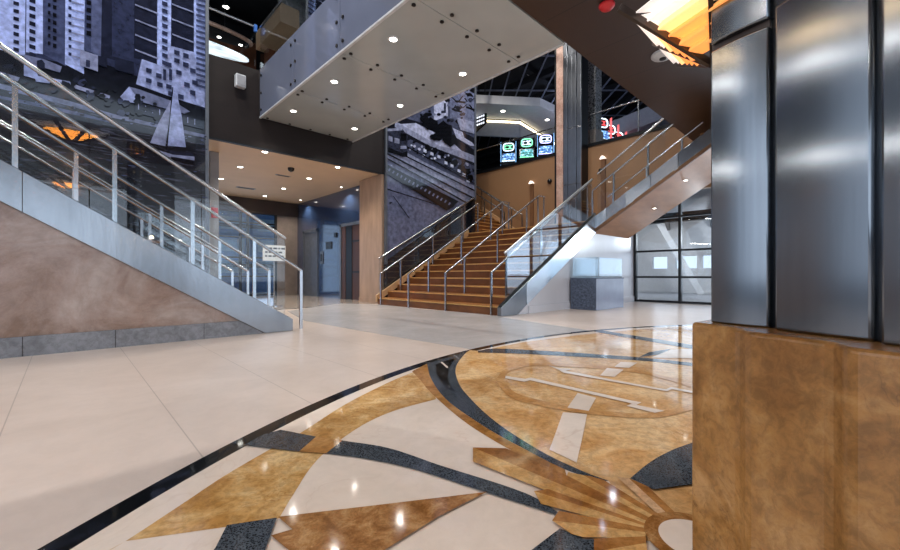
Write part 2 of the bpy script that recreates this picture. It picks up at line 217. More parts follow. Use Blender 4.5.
PRINT1=[(2,[(-1.318,4.227),(2.11,3.571),(2.11,7.881),(-1.318,5.831)]),
(0,[(-1.318,4.3),(-0.735,4.34),(-0.467,4.317),(-0.065,4.369),(0.44,4.555),(1.03,4.475),(1.544,4.376),(2.11,4.145),(2.11,3.571),(0.574,3.479),(-1.318,3.425)]),
(8,[(-1.318,5.831),(-0.456,6.346),(-0.467,4.317),(-1.318,4.315)]),
(8,[(-0.445,6.353),(-0.265,6.461),(-0.265,4.426),(-0.456,4.385)]),
(3,[(-0.265,6.461),(0.007,6.624),(0.007,4.328),(-0.265,4.426)]),
(8,[(0.007,6.624),(0.257,6.773),(0.232,4.271),(-0.005,4.357)]),
(3,[(0.257,6.773),(0.348,6.827),(0.322,4.686),(0.232,4.686)]),
(4,[(0.348,6.827),(0.48,6.906),(0.453,4.631),(0.322,4.686)]),
(1,[(0.48,6.906),(0.927,7.173),(0.912,4.656),(0.453,4.666)]),
(2,[(0.602,6.979),(0.927,7.173),(0.912,4.73),(0.602,4.722)]),
(1,[(0.927,7.173),(1.305,7.399),(1.273,4.825),(0.912,4.803)]),
(8,[(1.273,7.381),(1.495,7.513),(1.479,4.744),(1.258,4.819)]),
(1,[(1.495,7.513),(1.863,7.733),(1.863,5.281),(1.479,5.25)]),
(8,[(1.863,7.733),(2.128,7.891),(2.11,4.268),(1.863,4.357)]),
(7,[(1.03,4.829),(1.336,4.809),(1.479,5.25),(1.863,5.281),(1.898,5.133),(2.074,4.79),(2.074,4.217),(1.626,4.245),(0.942,4.333)]),
(1,[(-0.592,6.116),(-0.533,6.127),(-0.533,6.068),(-0.592,6.058)]),
(1,[(-0.418,6.145),(-0.35,6.151),(-0.35,6.083),(-0.418,6.077)]),
(0,[(-0.207,6.307),(-0.178,6.316),(-0.178,6.258),(-0.207,6.25)]),
(0,[(-0.148,6.308),(-0.107,6.315),(-0.107,6.248),(-0.148,6.242)]),
(2,[(0.038,6.398),(0.075,6.406),(0.075,6.351),(0.038,6.344)]),
(0,[(0.264,6.501),(0.322,6.517),(0.322,6.439),(0.264,6.424)]),
(6,[(0.081,6.372),(0.232,6.406),(0.232,6.38),(0.081,6.346)]),
(1,[(-0.592,5.994),(-0.533,6.004),(-0.533,5.945),(-0.592,5.936)]),
(1,[(-0.418,6.021),(-0.35,6.026),(-0.35,5.958),(-0.418,5.953)]),
(0,[(-0.207,6.18),(-0.178,6.189),(-0.178,6.131),(-0.207,6.123)]),
(0,[(-0.148,6.18),(-0.107,6.187),(-0.107,6.12),(-0.148,6.114)]),
(2,[(0.038,6.268),(0.075,6.275),(0.075,6.22),(0.038,6.214)]),
(0,[(0.264,6.368),(0.322,6.383),(0.322,6.305),(0.264,6.29)]),
(6,[(0.081,6.241),(0.232,6.273),(0.232,6.247),(0.081,6.215)]),
(1,[(-0.592,5.872),(-0.533,5.881),(-0.533,5.822),(-0.592,5.814)]),
(1,[(-0.418,5.897),(-0.35,5.901),(-0.35,5.833),(-0.418,5.829)]),
(0,[(-0.207,6.053),(-0.178,6.061),(-0.178,6.003),(-0.207,5.995)]),
(0,[(-0.148,6.052),(-0.107,6.058),(-0.107,5.992),(-0.148,5.986)]),
(2,[(0.038,6.137),(0.075,6.144),(0.075,6.09),(0.038,6.083)]),
(0,[(0.264,6.235),(0.322,6.249),(0.322,6.17),(0.264,6.157)]),
(6,[(0.081,6.11),(0.232,6.14),(0.232,6.114),(0.081,6.084)]),
(1,[(-0.592,5.75),(-0.533,5.759),(-0.533,5.7),(-0.592,5.692)]),
(1,[(-0.418,5.772),(-0.35,5.776),(-0.35,5.707),(-0.418,5.705)]),
(0,[(-0.207,5.926),(-0.178,5.933),(-0.178,5.876),(-0.207,5.868)]),
(0,[(-0.148,5.924),(-0.107,5.93),(-0.107,5.863),(-0.148,5.858)]),
(2,[(0.038,6.007),(0.075,6.013),(0.075,5.959),(0.038,5.953)]),
(0,[(0.264,6.101),(0.322,6.115),(0.322,6.036),(0.264,6.023)]),
(6,[(0.081,5.979),(0.232,6.007),(0.232,5.981),(0.081,5.953)]),
(1,[(-0.592,5.628),(-0.533,5.636),(-0.533,5.577),(-0.592,5.57)]),
(1,[(-0.418,5.648),(-0.35,5.651),(-0.35,5.582),(-0.418,5.58)]),
(0,[(-0.207,5.799),(-0.178,5.806),(-0.178,5.748),(-0.207,5.741)]),
(0,[(-0.148,5.796),(-0.107,5.801),(-0.107,5.735),(-0.148,5.73)]),
(2,[(0.038,5.877),(0.075,5.882),(0.075,5.828),(0.038,5.822)]),
(0,[(0.264,5.968),(0.322,5.98),(0.322,5.902),(0.264,5.89)]),
(6,[(0.081,5.848),(0.232,5.874),(0.232,5.848),(0.081,5.822)]),
(1,[(-0.592,5.506),(-0.533,5.513),(-0.533,5.454),(-0.592,5.448)]),
(1,[(-0.418,5.524),(-0.35,5.525),(-0.35,5.457),(-0.418,5.456)]),
(0,[(-0.207,5.672),(-0.178,5.678),(-0.178,5.621),(-0.207,5.614)]),
(0,[(-0.148,5.669),(-0.107,5.673),(-0.107,5.606),(-0.148,5.602)]),
(2,[(0.038,5.746),(0.075,5.751),(0.075,5.697),(0.038,5.692)]),
(0,[(0.264,5.834),(0.322,5.846),(0.322,5.768),(0.264,5.757)]),
(6,[(0.081,5.717),(0.232,5.741),(0.232,5.715),(0.081,5.692)]),
(1,[(-0.592,5.384),(-0.533,5.39),(-0.533,5.331),(-0.592,5.326)]),
(1,[(-0.418,5.399),(-0.35,5.4),(-0.35,5.332),(-0.418,5.332)]),
(0,[(-0.207,5.545),(-0.178,5.551),(-0.178,5.493),(-0.207,5.487)]),
(0,[(-0.148,5.541),(-0.107,5.544),(-0.107,5.478),(-0.148,5.474)]),
(2,[(0.038,5.616),(0.075,5.62),(0.075,5.566),(0.038,5.562)]),
(0,[(0.264,5.701),(0.322,5.712),(0.322,5.634),(0.264,5.623)]),
(6,[(0.081,5.586),(0.232,5.608),(0.232,5.582),(0.081,5.561)]),
(1,[(-0.592,5.262),(-0.533,5.267),(-0.533,5.208),(-0.592,5.204)]),
(1,[(-0.418,5.275),(-0.35,5.275),(-0.35,5.207),(-0.418,5.207)]),
(0,[(-0.207,5.418),(-0.178,5.423),(-0.178,5.365),(-0.207,5.36)]),
(0,[(-0.148,5.413),(-0.107,5.416),(-0.107,5.349),(-0.148,5.346)]),
(2,[(0.038,5.485),(0.075,5.49),(0.075,5.435),(0.038,5.431)]),
(0,[(0.264,5.568),(0.322,5.578),(0.322,5.5),(0.264,5.49)]),
(6,[(0.081,5.455),(0.232,5.475),(0.232,5.449),(0.081,5.43)]),
(1,[(-0.592,5.14),(-0.533,5.145),(-0.533,5.086),(-0.592,5.082)]),
(1,[(-0.418,5.151),(-0.35,5.15),(-0.35,5.081),(-0.418,5.083)]),
(0,[(-0.207,5.29),(-0.178,5.296),(-0.178,5.238),(-0.207,5.233)]),
(0,[(-0.148,5.285),(-0.107,5.288),(-0.107,5.221),(-0.148,5.218)]),
(2,[(0.038,5.355),(0.075,5.359),(0.075,5.304),(0.038,5.301)]),
(0,[(0.264,5.434),(0.322,5.444),(0.322,5.365),(0.264,5.356)]),
(6,[(0.081,5.324),(0.232,5.342),(0.232,5.316),(0.081,5.299)]),
(1,[(-0.592,5.018),(-0.533,5.022),(-0.533,4.963),(-0.592,4.96)]),
(1,[(-0.418,5.026),(-0.35,5.024),(-0.35,4.956),(-0.418,4.959)]),
(0,[(-0.207,5.163),(-0.178,5.168),(-0.178,5.11),(-0.207,5.106)]),
(0,[(-0.148,5.157),(-0.107,5.159),(-0.107,5.092),(-0.148,5.091)]),
(2,[(0.038,5.225),(0.075,5.228),(0.075,5.173),(0.038,5.171)]),
(0,[(0.264,5.301),(0.322,5.31),(0.322,5.231),(0.264,5.223)]),
(6,[(0.081,5.193),(0.232,5.209),(0.232,5.183),(0.081,5.168)]),
(1,[(-0.592,4.896),(-0.533,4.899),(-0.533,4.84),(-0.592,4.838)]),
(1,[(-0.418,4.902),(-0.35,4.899),(-0.35,4.831),(-0.418,4.834)]),
(0,[(-0.207,5.036),(-0.178,5.041),(-0.178,4.983),(-0.207,4.978)]),
(0,[(-0.148,5.029),(-0.107,5.031),(-0.107,4.964),(-0.148,4.963)]),
(2,[(0.038,5.094),(0.075,5.097),(0.075,5.043),(0.038,5.04)]),
(0,[(0.264,5.167),(0.322,5.175),(0.322,5.097),(0.264,5.09)]),
(6,[(0.081,5.062),(0.232,5.076),(0.232,5.05),(0.081,5.037)]),
(1,[(-0.592,4.774),(-0.533,4.776),(-0.533,4.717),(-0.592,4.716)]),
(1,[(-0.418,4.778),(-0.35,4.774),(-0.35,4.706),(-0.418,4.71)]),
(0,[(-0.207,4.909),(-0.178,4.913),(-0.178,4.855),(-0.207,4.851)]),
(0,[(-0.148,4.901),(-0.107,4.902),(-0.107,4.835),(-0.148,4.835)]),
(2,[(0.038,4.964),(0.075,4.966),(0.075,4.912),(0.038,4.91)]),
(0,[(0.264,5.034),(0.322,5.041),(0.322,4.963),(0.264,4.956)]),
(6,[(0.081,4.931),(0.232,4.943),(0.232,4.917),(0.081,4.906)]),
(1,[(-0.592,4.653),(-0.533,4.654),(-0.533,4.595),(-0.592,4.594)]),
(1,[(-0.418,4.654),(-0.35,4.649),(-0.35,4.581),(-0.418,4.586)]),
(0,[(-0.207,4.782),(-0.178,4.786),(-0.178,4.728),(-0.207,4.724)]),
(0,[(-0.148,4.773),(-0.107,4.774),(-0.107,4.707),(-0.148,4.707)]),
(2,[(0.038,4.834),(0.075,4.835),(0.075,4.781),(0.038,4.779)]),
(6,[(0.081,4.8),(0.232,4.81),(0.232,4.784),(0.081,4.775)]),
(1,[(-0.592,4.531),(-0.533,4.531),(-0.533,4.472),(-0.592,4.472)]),
(1,[(-0.418,4.529),(-0.35,4.524),(-0.35,4.455),(-0.418,4.461)]),
(0,[(-0.207,4.655),(-0.178,4.658),(-0.178,4.6),(-0.207,4.597)]),
(0,[(-0.148,4.645),(-0.107,4.645),(-0.107,4.579),(-0.148,4.579)]),
(2,[(0.038,4.703),(0.075,4.704),(0.075,4.65),(0.038,4.649)]),
(6,[(0.081,4.669),(0.232,4.677),(0.232,4.651),(0.081,4.644)]),
(1,[(-0.592,4.409),(-0.533,4.408),(-0.533,4.349),(-0.592,4.35)]),
(1,[(-0.418,4.405),(-0.35,4.398),(-0.35,4.33),(-0.418,4.337)]),
(2,[(0.038,4.573),(0.075,4.573),(0.075,4.519),(0.038,4.519)]),
(6,[(0.081,4.538),(0.232,4.544),(0.232,4.518),(0.081,4.513)]),
(6,[(0.927,7.192),(1.273,7.228),(1.273,7.197),(0.927,7.162)]),
(6,[(1.495,7.542),(1.863,7.592),(1.863,7.564),(1.495,7.513)]),
(6,[(0.927,6.915),(1.273,6.942),(1.273,6.911),(0.927,6.885)]),
(6,[(1.495,7.251),(1.863,7.291),(1.863,7.263),(1.495,7.221)]),
(6,[(0.927,6.638),(1.273,6.656),(1.273,6.625),(0.927,6.608)]),
(6,[(1.495,6.959),(1.863,6.99),(1.863,6.961),(1.495,6.93)]),
(6,[(0.927,6.361),(1.273,6.37),(1.273,6.339),(0.927,6.331)]),
(6,[(1.495,6.667),(1.863,6.688),(1.863,6.66),(1.495,6.638)]),
(6,[(0.927,6.084),(1.273,6.083),(1.273,6.053),(0.927,6.054)]),
(6,[(1.495,6.375),(1.863,6.387),(1.863,6.358),(1.495,6.346)]),
(6,[(0.927,5.806),(1.273,5.797),(1.273,5.767),(0.927,5.777)]),
(6,[(1.495,6.083),(1.863,6.085),(1.863,6.057),(1.495,6.054)]),
(6,[(0.927,5.529),(1.273,5.511),(1.273,5.481),(0.927,5.5)]),
(6,[(1.495,5.791),(1.863,5.784),(1.863,5.756),(1.495,5.762)]),
(6,[(0.927,5.252),(1.273,5.225),(1.273,5.195),(0.927,5.223)]),
(6,[(1.495,5.499),(1.863,5.482),(1.863,5.454),(1.495,5.47)]),
(6,[(0.927,4.975),(1.273,4.939),(1.273,4.909),(0.927,4.946)]),
(2,[(1.336,7.334),(1.423,7.346),(1.423,7.269),(1.336,7.257)]),
(2,[(1.336,7.192),(1.423,7.203),(1.423,7.126),(1.336,7.115)]),
(2,[(1.336,7.05),(1.423,7.06),(1.423,6.983),(1.336,6.973)]),
(2,[(1.336,6.908),(1.423,6.917),(1.423,6.84),(1.336,6.831)]),
(2,[(1.336,6.766),(1.423,6.774),(1.423,6.697),(1.336,6.689)]),
(2,[(1.336,6.624),(1.423,6.631),(1.423,6.554),(1.336,6.547)]),
(2,[(1.336,6.482),(1.423,6.488),(1.423,6.411),(1.336,6.405)]),
(2,[(1.336,6.34),(1.423,6.345),(1.423,6.267),(1.336,6.263)]),
(2,[(1.336,6.198),(1.423,6.202),(1.423,6.124),(1.336,6.121)]),
(2,[(1.336,6.056),(1.423,6.059),(1.423,5.981),(1.336,5.979)]),
(2,[(1.336,5.914),(1.423,5.916),(1.423,5.838),(1.336,5.837)]),
(2,[(1.336,5.772),(1.423,5.773),(1.423,5.695),(1.336,5.695)]),
(2,[(1.336,5.63),(1.423,5.629),(1.423,5.552),(1.336,5.553)]),
(2,[(1.336,5.488),(1.423,5.486),(1.423,5.409),(1.336,5.411)]),
(2,[(1.336,5.346),(1.423,5.343),(1.423,5.266),(1.336,5.269)]),
(2,[(1.336,5.204),(1.423,5.2),(1.423,5.123),(1.336,5.128)]),
(2,[(1.336,5.062),(1.423,5.057),(1.423,4.98),(1.336,4.986)]),
(2,[(1.336,4.92),(1.423,4.914),(1.423,4.837),(1.336,4.844)]),
(3,[(1.898,7.806),(2.11,7.862),(2.11,7.811),(1.898,7.756)]),
(3,[(1.898,7.697),(2.11,7.751),(2.11,7.7),(1.898,7.647)]),
(3,[(1.898,7.588),(2.11,7.64),(2.11,7.589),(1.898,7.538)]),
(3,[(1.898,7.48),(2.11,7.53),(2.11,7.478),(1.898,7.429)]),
(3,[(1.898,7.371),(2.11,7.419),(2.11,7.367),(1.898,7.32)]),
(3,[(1.898,7.262),(2.11,7.308),(2.11,7.257),(1.898,7.212)]),
(3,[(1.898,7.153),(2.11,7.197),(2.11,7.146),(1.898,7.103)]),
(3,[(1.898,7.044),(2.11,7.086),(2.11,7.035),(1.898,6.994)]),
(3,[(1.898,6.935),(2.11,6.975),(2.11,6.924),(1.898,6.885)]),
(3,[(1.898,6.827),(2.11,6.865),(2.11,6.813),(1.898,6.776)]),
(3,[(1.898,6.718),(2.11,6.754),(2.11,6.703),(1.898,6.667)]),
(3,[(1.898,6.609),(2.11,6.643),(2.11,6.592),(1.898,6.559)]),
(3,[(1.898,6.5),(2.11,6.532),(2.11,6.481),(1.898,6.45)]),
(3,[(1.898,6.391),(2.11,6.421),(2.11,6.37),(1.898,6.341)]),
(3,[(1.898,6.282),(2.11,6.311),(2.11,6.259),(1.898,6.232)]),
(3,[(1.898,6.174),(2.11,6.2),(2.11,6.148),(1.898,6.123)]),
(3,[(1.898,6.065),(2.11,6.089),(2.11,6.038),(1.898,6.014)]),
(3,[(1.898,5.956),(2.11,5.978),(2.11,5.927),(1.898,5.905)]),
(3,[(1.898,5.847),(2.11,5.867),(2.11,5.816),(1.898,5.797)]),
(3,[(1.898,5.738),(2.11,5.756),(2.11,5.705),(1.898,5.688)]),
(3,[(1.898,5.629),(2.11,5.646),(2.11,5.594),(1.898,5.579)]),
(3,[(1.898,5.52),(2.11,5.535),(2.11,5.483),(1.898,5.47)]),
(3,[(1.898,5.412),(2.11,5.424),(2.11,5.373),(1.898,5.361)]),
(3,[(1.898,5.303),(2.11,5.313),(2.11,5.262),(1.898,5.252)]),
(3,[(1.898,5.194),(2.11,5.202),(2.11,5.151),(1.898,5.144)]),
(3,[(1.898,5.085),(2.11,5.091),(2.11,5.04),(1.898,5.035)]),
(3,[(1.898,4.976),(2.11,4.981),(2.11,4.929),(1.898,4.926)]),
(3,[(1.898,4.867),(2.11,4.87),(2.11,4.818),(1.898,4.817)]),
(3,[(1.898,4.759),(2.11,4.759),(2.11,4.708),(1.898,4.708)]),
(3,[(1.898,4.65),(2.11,4.648),(2.11,4.597),(1.898,4.599)]),
(2,[(1.528,5.191),(1.618,5.195),(1.618,5.108),(1.528,5.105)]),
(2,[(1.676,5.189),(1.769,5.193),(1.769,5.105),(1.676,5.102)]),
(2,[(1.528,5.035),(1.618,5.037),(1.618,4.951),(1.528,4.949)]),
(2,[(1.676,5.011),(1.769,5.014),(1.769,4.926),(1.676,4.924)]),
(2,[(1.794,4.935),(1.889,4.937),(1.889,4.848),(1.794,4.847)]),
(2,[(1.399,4.909),(1.487,4.911),(1.487,4.825),(1.399,4.824)]),
(2,[(1.561,4.812),(1.651,4.813),(1.651,4.726),(1.561,4.726)]),
(2,[(1.09,4.683),(1.173,4.682),(1.173,4.599),(1.09,4.6)]),
(2,[(1.242,4.642),(1.328,4.641),(1.328,4.557),(1.242,4.558)]),
(2,[(1.09,4.495),(1.173,4.493),(1.173,4.41),(1.09,4.412)]),
(2,[(1.258,4.476),(1.344,4.474),(1.344,4.39),(1.258,4.392)]),
(2,[(1.399,4.485),(1.487,4.483),(1.487,4.397),(1.399,4.4)]),
(2,[(1.693,4.622),(1.786,4.621),(1.786,4.533),(1.693,4.534)]),
(2,[(1.794,4.496),(1.889,4.494),(1.889,4.405),(1.794,4.408)]),
(2,[(1.431,4.36),(1.52,4.357),(1.52,4.271),(1.431,4.275)]),
(2,[(1.593,4.353),(1.685,4.35),(1.685,4.263),(1.593,4.266)]),
(2,[(1.829,4.707),(1.924,4.707),(1.924,4.618),(1.829,4.619)]),
(2,[(1.352,4.757),(1.399,4.755),(1.399,4.543),(1.352,4.546)]),
(2,[(1.447,4.791),(1.495,4.789),(1.495,4.575),(1.447,4.578)]),
(1,[(0.643,4.666),(0.912,4.693),(0.912,4.49),(0.643,4.486)]),
(1,[(0.413,4.651),(0.534,4.661),(0.534,4.483),(0.413,4.493)]),
(6,[(0.181,4.666),(0.413,4.651),(0.413,4.37),(0.181,4.391)]),
(2,[(0.257,4.522),(0.309,4.524),(0.309,4.402),(0.257,4.401)]),
(5,[(-0.478,4.328),(-0.242,4.336),(-0.041,4.294),(-0.065,4.184),(-0.478,4.216)]),
(7,[(-0.478,4.216),(-0.322,4.209),(-0.322,3.98),(-0.478,3.992)]),
(1,[(-0.333,4.286),(-0.276,4.324),(-0.242,4.271),(-0.242,4.172),(-0.333,4.172)]),
(7,[(-0.367,4.046),(0.056,4.074),(0.081,3.998),(-0.345,3.94)]),
(6,[(-1.318,4.008),(-0.735,3.966),(-0.522,3.945),(-0.544,3.874),(-0.735,3.903),(-1.318,3.935)]),
(6,[(0.081,4.049),(0.574,3.997),(0.574,3.926),(0.081,3.981)]),
(7,[(0.713,4.022),(0.84,4.245),(0.971,4.12),(0.942,3.963),(0.769,3.967)]),
(5,[(0.84,4.245),(1,4.241),(1.561,4.166),(1.794,4.056),(1.693,3.988),(1,4.018)]),
(7,[(1.88,4.523),(2.038,4.533),(2.038,4.207),(1.898,4.247)]),
(1,[(0.927,3.977),(1.71,3.973),(2.038,3.921),(2.038,3.758),(0.927,3.793)]),
(6,[(0.971,3.972),(0.986,3.971),(0.986,3.865),(0.971,3.866)]),
(6,[(1.075,3.967),(1.09,3.966),(1.09,3.859),(1.075,3.86)]),
(6,[(1.181,3.962),(1.196,3.961),(1.196,3.853),(1.181,3.855)]),
(6,[(1.289,3.957),(1.305,3.956),(1.305,3.847),(1.289,3.849)]),
(6,[(1.399,3.952),(1.415,3.951),(1.415,3.841),(1.399,3.842)]),
(6,[(1.512,3.947),(1.528,3.946),(1.528,3.835),(1.512,3.836)]),
(6,[(1.626,3.942),(1.643,3.941),(1.643,3.828),(1.626,3.83)]),
(6,[(1.744,3.936),(1.76,3.935),(1.76,3.822),(1.744,3.823)]),
(6,[(1.863,3.931),(1.88,3.93),(1.88,3.815),(1.863,3.816)]),
('w',[(-1.318,3.848),(-0.735,3.747),(0.032,3.711),(0.602,3.648),(2.128,3.616),(2.128,-0.331),(-1.318,-0.002)]),
(5,[(-1.318,3.906),(-0.735,3.778),(0.032,3.745),(0.602,3.684),(2.128,3.657),(2.128,3.595),(0.602,3.612),(0.032,3.66),(-0.735,3.7),(-1.318,3.819)]),
(4,[(-1.318,3.585),(-0.735,3.591),(-0.299,3.596),(0.181,3.583),(0.574,3.551),(0.574,3.515),(-0.065,3.531),(-0.735,3.545),(-1.318,3.527)]),
(1,[(-0.246,4.115),(-0.268,4.045),(-0.318,4.04),(-0.333,4.084),(-0.319,4.139),(-0.271,4.166)]),
(0,[(-0.263,3.847),(-0.293,3.795),(-0.325,3.795),(-0.331,3.825),(-0.324,3.869),(-0.283,3.882)]),
(1,[(1.32,3.832),(1.275,3.789),(1.226,3.769),(1.194,3.797),(1.219,3.846),(1.283,3.868)]),
(1,[(0.381,3.929),(0.353,3.853),(0.289,3.861),(0.251,3.889),(0.284,3.953),(0.351,3.961)]),
(1,[(1.052,4.022),(1.037,3.992),(1.01,3.974),(0.999,4.006),(1.006,4.028),(1.038,4.05)]),
(1,[(0.053,4.04),(0.02,3.986),(-0.032,3.959),(-0.049,4.006),(-0.038,4.062),(0.006,4.058)]),
(0,[(1.154,3.983),(1.133,3.951),(1.092,3.934),(1.089,3.964),(1.093,3.989),(1.131,4.009)]),
(1,[(1.344,3.72),(1.316,3.667),(1.275,3.656),(1.238,3.692),(1.265,3.74),(1.32,3.752)]),
(2,[(0.778,3.951),(0.737,3.892),(0.695,3.881),(0.678,3.921),(0.687,3.976),(0.735,3.989)]),
(0,[(-0.516,3.819),(-0.524,3.782),(-0.563,3.758),(-0.589,3.795),(-0.567,3.854),(-0.524,3.849)]),
(0,[(1.012,4.104),(0.99,4.039),(0.947,4.021),(0.917,4.075),(0.937,4.142),(0.991,4.158)]),
(1,[(-0.561,4.037),(-0.571,4.012),(-0.592,4.003),(-0.603,4.022),(-0.59,4.042),(-0.566,4.064)]),
(1,[(1.51,3.9),(1.462,3.816),(1.386,3.787),(1.355,3.857),(1.383,3.938),(1.475,3.935)]),
(0,[(-0.227,3.836),(-0.254,3.784),(-0.295,3.766),(-0.314,3.809),(-0.304,3.854),(-0.261,3.879)]),
(0,[(0.556,4.102),(0.515,4.045),(0.472,4.007),(0.45,4.068),(0.469,4.142),(0.517,4.159)]),
(1,[(0.238,3.815),(0.23,3.791),(0.205,3.778),(0.201,3.804),(0.208,3.823),(0.226,3.842)]),
(0,[(1.115,3.919),(1.1,3.877),(1.058,3.868),(1.017,3.891),(1.061,3.93),(1.106,3.965)]),
(0,[(0.446,4.006),(0.419,3.952),(0.37,3.944),(0.347,3.975),(0.37,4.029),(0.414,4.03)]),
(2,[(0.365,3.921),(0.341,3.871),(0.289,3.848),(0.259,3.888),(0.294,3.961),(0.353,3.976)]),
(1,[(0.362,3.894),(0.336,3.856),(0.292,3.819),(0.277,3.868),(0.293,3.93),(0.33,3.916)]),
(0,[(1.077,4.12),(1.059,4.091),(1.035,4.071),(1.013,4.101),(1.033,4.135),(1.057,4.143)]),
(1,[(0.39,4.075),(0.367,4.041),(0.338,4.038),(0.327,4.055),(0.341,4.092),(0.367,4.088)]),
(2,[(1.321,3.724),(1.303,3.676),(1.256,3.671),(1.217,3.696),(1.251,3.744),(1.299,3.769)]),
(0,[(0.475,4.092),(0.469,4.032),(0.41,4.016),(0.38,4.061),(0.409,4.12),(0.47,4.149)]),
(0,[(-0.131,3.976),(-0.143,3.934),(-0.17,3.92),(-0.19,3.957),(-0.174,4.002),(-0.137,4.008)]),
(2,[(0.27,4.131),(0.223,4.049),(0.169,4.04),(0.139,4.087),(0.182,4.145),(0.239,4.182)]),
(1,[(-0.428,3.919),(-0.457,3.869),(-0.507,3.84),(-0.518,3.889),(-0.513,3.93),(-0.465,3.955)]),
(0,[(0.675,4.128),(0.661,4.084),(0.622,4.086),(0.608,4.106),(0.628,4.145),(0.659,4.157)]),
(1,[(-0.23,3.817),(-0.255,3.774),(-0.286,3.761),(-0.296,3.796),(-0.29,3.834),(-0.252,3.834)]),
(0,[(0.269,4.126),(0.249,4.083),(0.219,4.081),(0.189,4.099),(0.219,4.141),(0.252,4.154)]),
(1,[(0.628,3.926),(0.599,3.886),(0.553,3.852),(0.531,3.896),(0.558,3.942),(0.603,3.973)]),
(1,[(-0.621,4.072),(-0.635,4.028),(-0.683,4.021),(-0.699,4.044),(-0.675,4.095),(-0.638,4.107)]),
(0,[(1.256,4.051),(1.244,4.012),(1.203,4.012),(1.189,4.031),(1.204,4.067),(1.236,4.071)]),
(0,[(0.937,3.794),(0.915,3.739),(0.877,3.739),(0.852,3.77),(0.869,3.817),(0.911,3.817)]),
(0,[(0.593,3.843),(0.568,3.8),(0.52,3.79),(0.496,3.814),(0.521,3.868),(0.576,3.894)]),
(0,[(-0.47,3.935),(-0.481,3.909),(-0.503,3.905),(-0.515,3.92),(-0.497,3.953),(-0.478,3.96)]),
(2,[(0.788,3.744),(0.762,3.673),(0.711,3.673),(0.662,3.709),(0.698,3.783),(0.766,3.794)]),
(1,[(-0.59,4.086),(-0.594,4.052),(-0.629,4.049),(-0.641,4.068),(-0.629,4.103),(-0.598,4.129)]),
(0,[(0.983,3.813),(0.965,3.786),(0.937,3.778),(0.93,3.798),(0.94,3.828),(0.963,3.826)]),
(1,[(0.171,4.138),(0.156,4.077),(0.104,4.079),(0.09,4.111),(0.112,4.151),(0.163,4.182)]),
(0,[(1.017,4.028),(0.985,3.976),(0.936,3.943),(0.898,3.992),(0.939,4.061),(0.998,4.076)]),
(0,[(-0.709,3.926),(-0.721,3.901),(-0.737,3.891),(-0.751,3.911),(-0.738,3.934),(-0.718,3.941)]),
(2,[(0.848,3.751),(0.833,3.723),(0.81,3.712),(0.785,3.734),(0.806,3.769),(0.84,3.776)]),
(0,[(1.303,3.794),(1.279,3.739),(1.235,3.729),(1.199,3.766),(1.228,3.801),(1.276,3.833)]),
(0,[(1.038,3.823),(1.032,3.77),(0.965,3.744),(0.947,3.797),(0.968,3.845),(1.023,3.852)]),
(0,[(0.062,4.024),(0.044,3.983),(0.009,3.966),(0.006,4.005),(0.019,4.036),(0.044,4.056)]),
(1,[(0.331,3.853),(0.296,3.81),(0.263,3.782),(0.246,3.827),(0.25,3.861),(0.306,3.875)]),
(0,[(0.204,3.836),(0.195,3.784),(0.148,3.771),(0.116,3.809),(0.14,3.858),(0.191,3.864)]),
(0,[(-0.703,3.909),(-0.714,3.882),(-0.734,3.878),(-0.745,3.894),(-0.73,3.919),(-0.708,3.927)]),
(0,[(0.135,4.057),(0.11,4.009),(0.077,4.007),(0.059,4.032),(0.081,4.064),(0.114,4.08)]),
(1,[(1.216,3.934),(1.197,3.873),(1.162,3.885),(1.128,3.909),(1.154,3.952),(1.201,3.974)]),
(1,[(-0.633,3.907),(-0.651,3.862),(-0.682,3.858),(-0.715,3.879),(-0.694,3.941),(-0.643,3.942)]),
(0,[(-0.395,3.829),(-0.418,3.792),(-0.452,3.779),(-0.471,3.804),(-0.46,3.852),(-0.423,3.843)]),
(0,[(0.554,3.927),(0.551,3.899),(0.513,3.882),(0.493,3.909),(0.521,3.936),(0.547,3.95)]),
(1,[(-0.617,3.879),(-0.627,3.837),(-0.658,3.843),(-0.666,3.863),(-0.656,3.904),(-0.627,3.919)]),
(1,[(0.863,3.939),(0.826,3.893),(0.772,3.847),(0.731,3.9),(0.771,3.977),(0.838,3.986)]),
(1,[(0.085,3.91),(0.082,3.886),(0.043,3.867),(0.035,3.894),(0.048,3.929),(0.079,3.931)]),
(1,[(-0.613,3.876),(-0.653,3.816),(-0.69,3.807),(-0.704,3.845),(-0.695,3.88),(-0.644,3.906)]),
(2,[(0.307,3.974),(0.299,3.941),(0.265,3.935),(0.253,3.957),(0.259,3.991),(0.288,3.998)]),
(0,[(0.123,3.974),(0.08,3.904),(0.04,3.884),(-0.007,3.932),(0.024,4),(0.086,4.03)]),
(0,[(0.182,3.937),(0.171,3.905),(0.153,3.897),(0.135,3.922),(0.153,3.944),(0.176,3.953)]),
(0,[(-0.359,3.844),(-0.377,3.822),(-0.397,3.803),(-0.406,3.829),(-0.395,3.848),(-0.377,3.866)]),
(0,[(-0.574,4.156),(-0.586,4.12),(-0.616,4.118),(-0.634,4.134),(-0.614,4.173),(-0.578,4.184)]),
(1,[(0.085,3.95),(0.062,3.906),(0.024,3.887),(0.019,3.929),(0.025,3.958),(0.063,3.971)]),
(0,[(-0.607,4.021),(-0.613,3.964),(-0.669,3.948),(-0.685,3.993),(-0.656,4.05),(-0.619,4.051)]),
(0,[(0.516,3.969),(0.493,3.914),(0.442,3.91),(0.418,3.939),(0.438,3.98),(0.485,4.003)]),
(0,[(-0.299,3.893),(-0.316,3.863),(-0.343,3.857),(-0.356,3.874),(-0.345,3.898),(-0.313,3.917)]),
(0,[(0.542,4.125),(0.516,4.075),(0.462,4.036),(0.438,4.091),(0.459,4.143),(0.514,4.166)]),
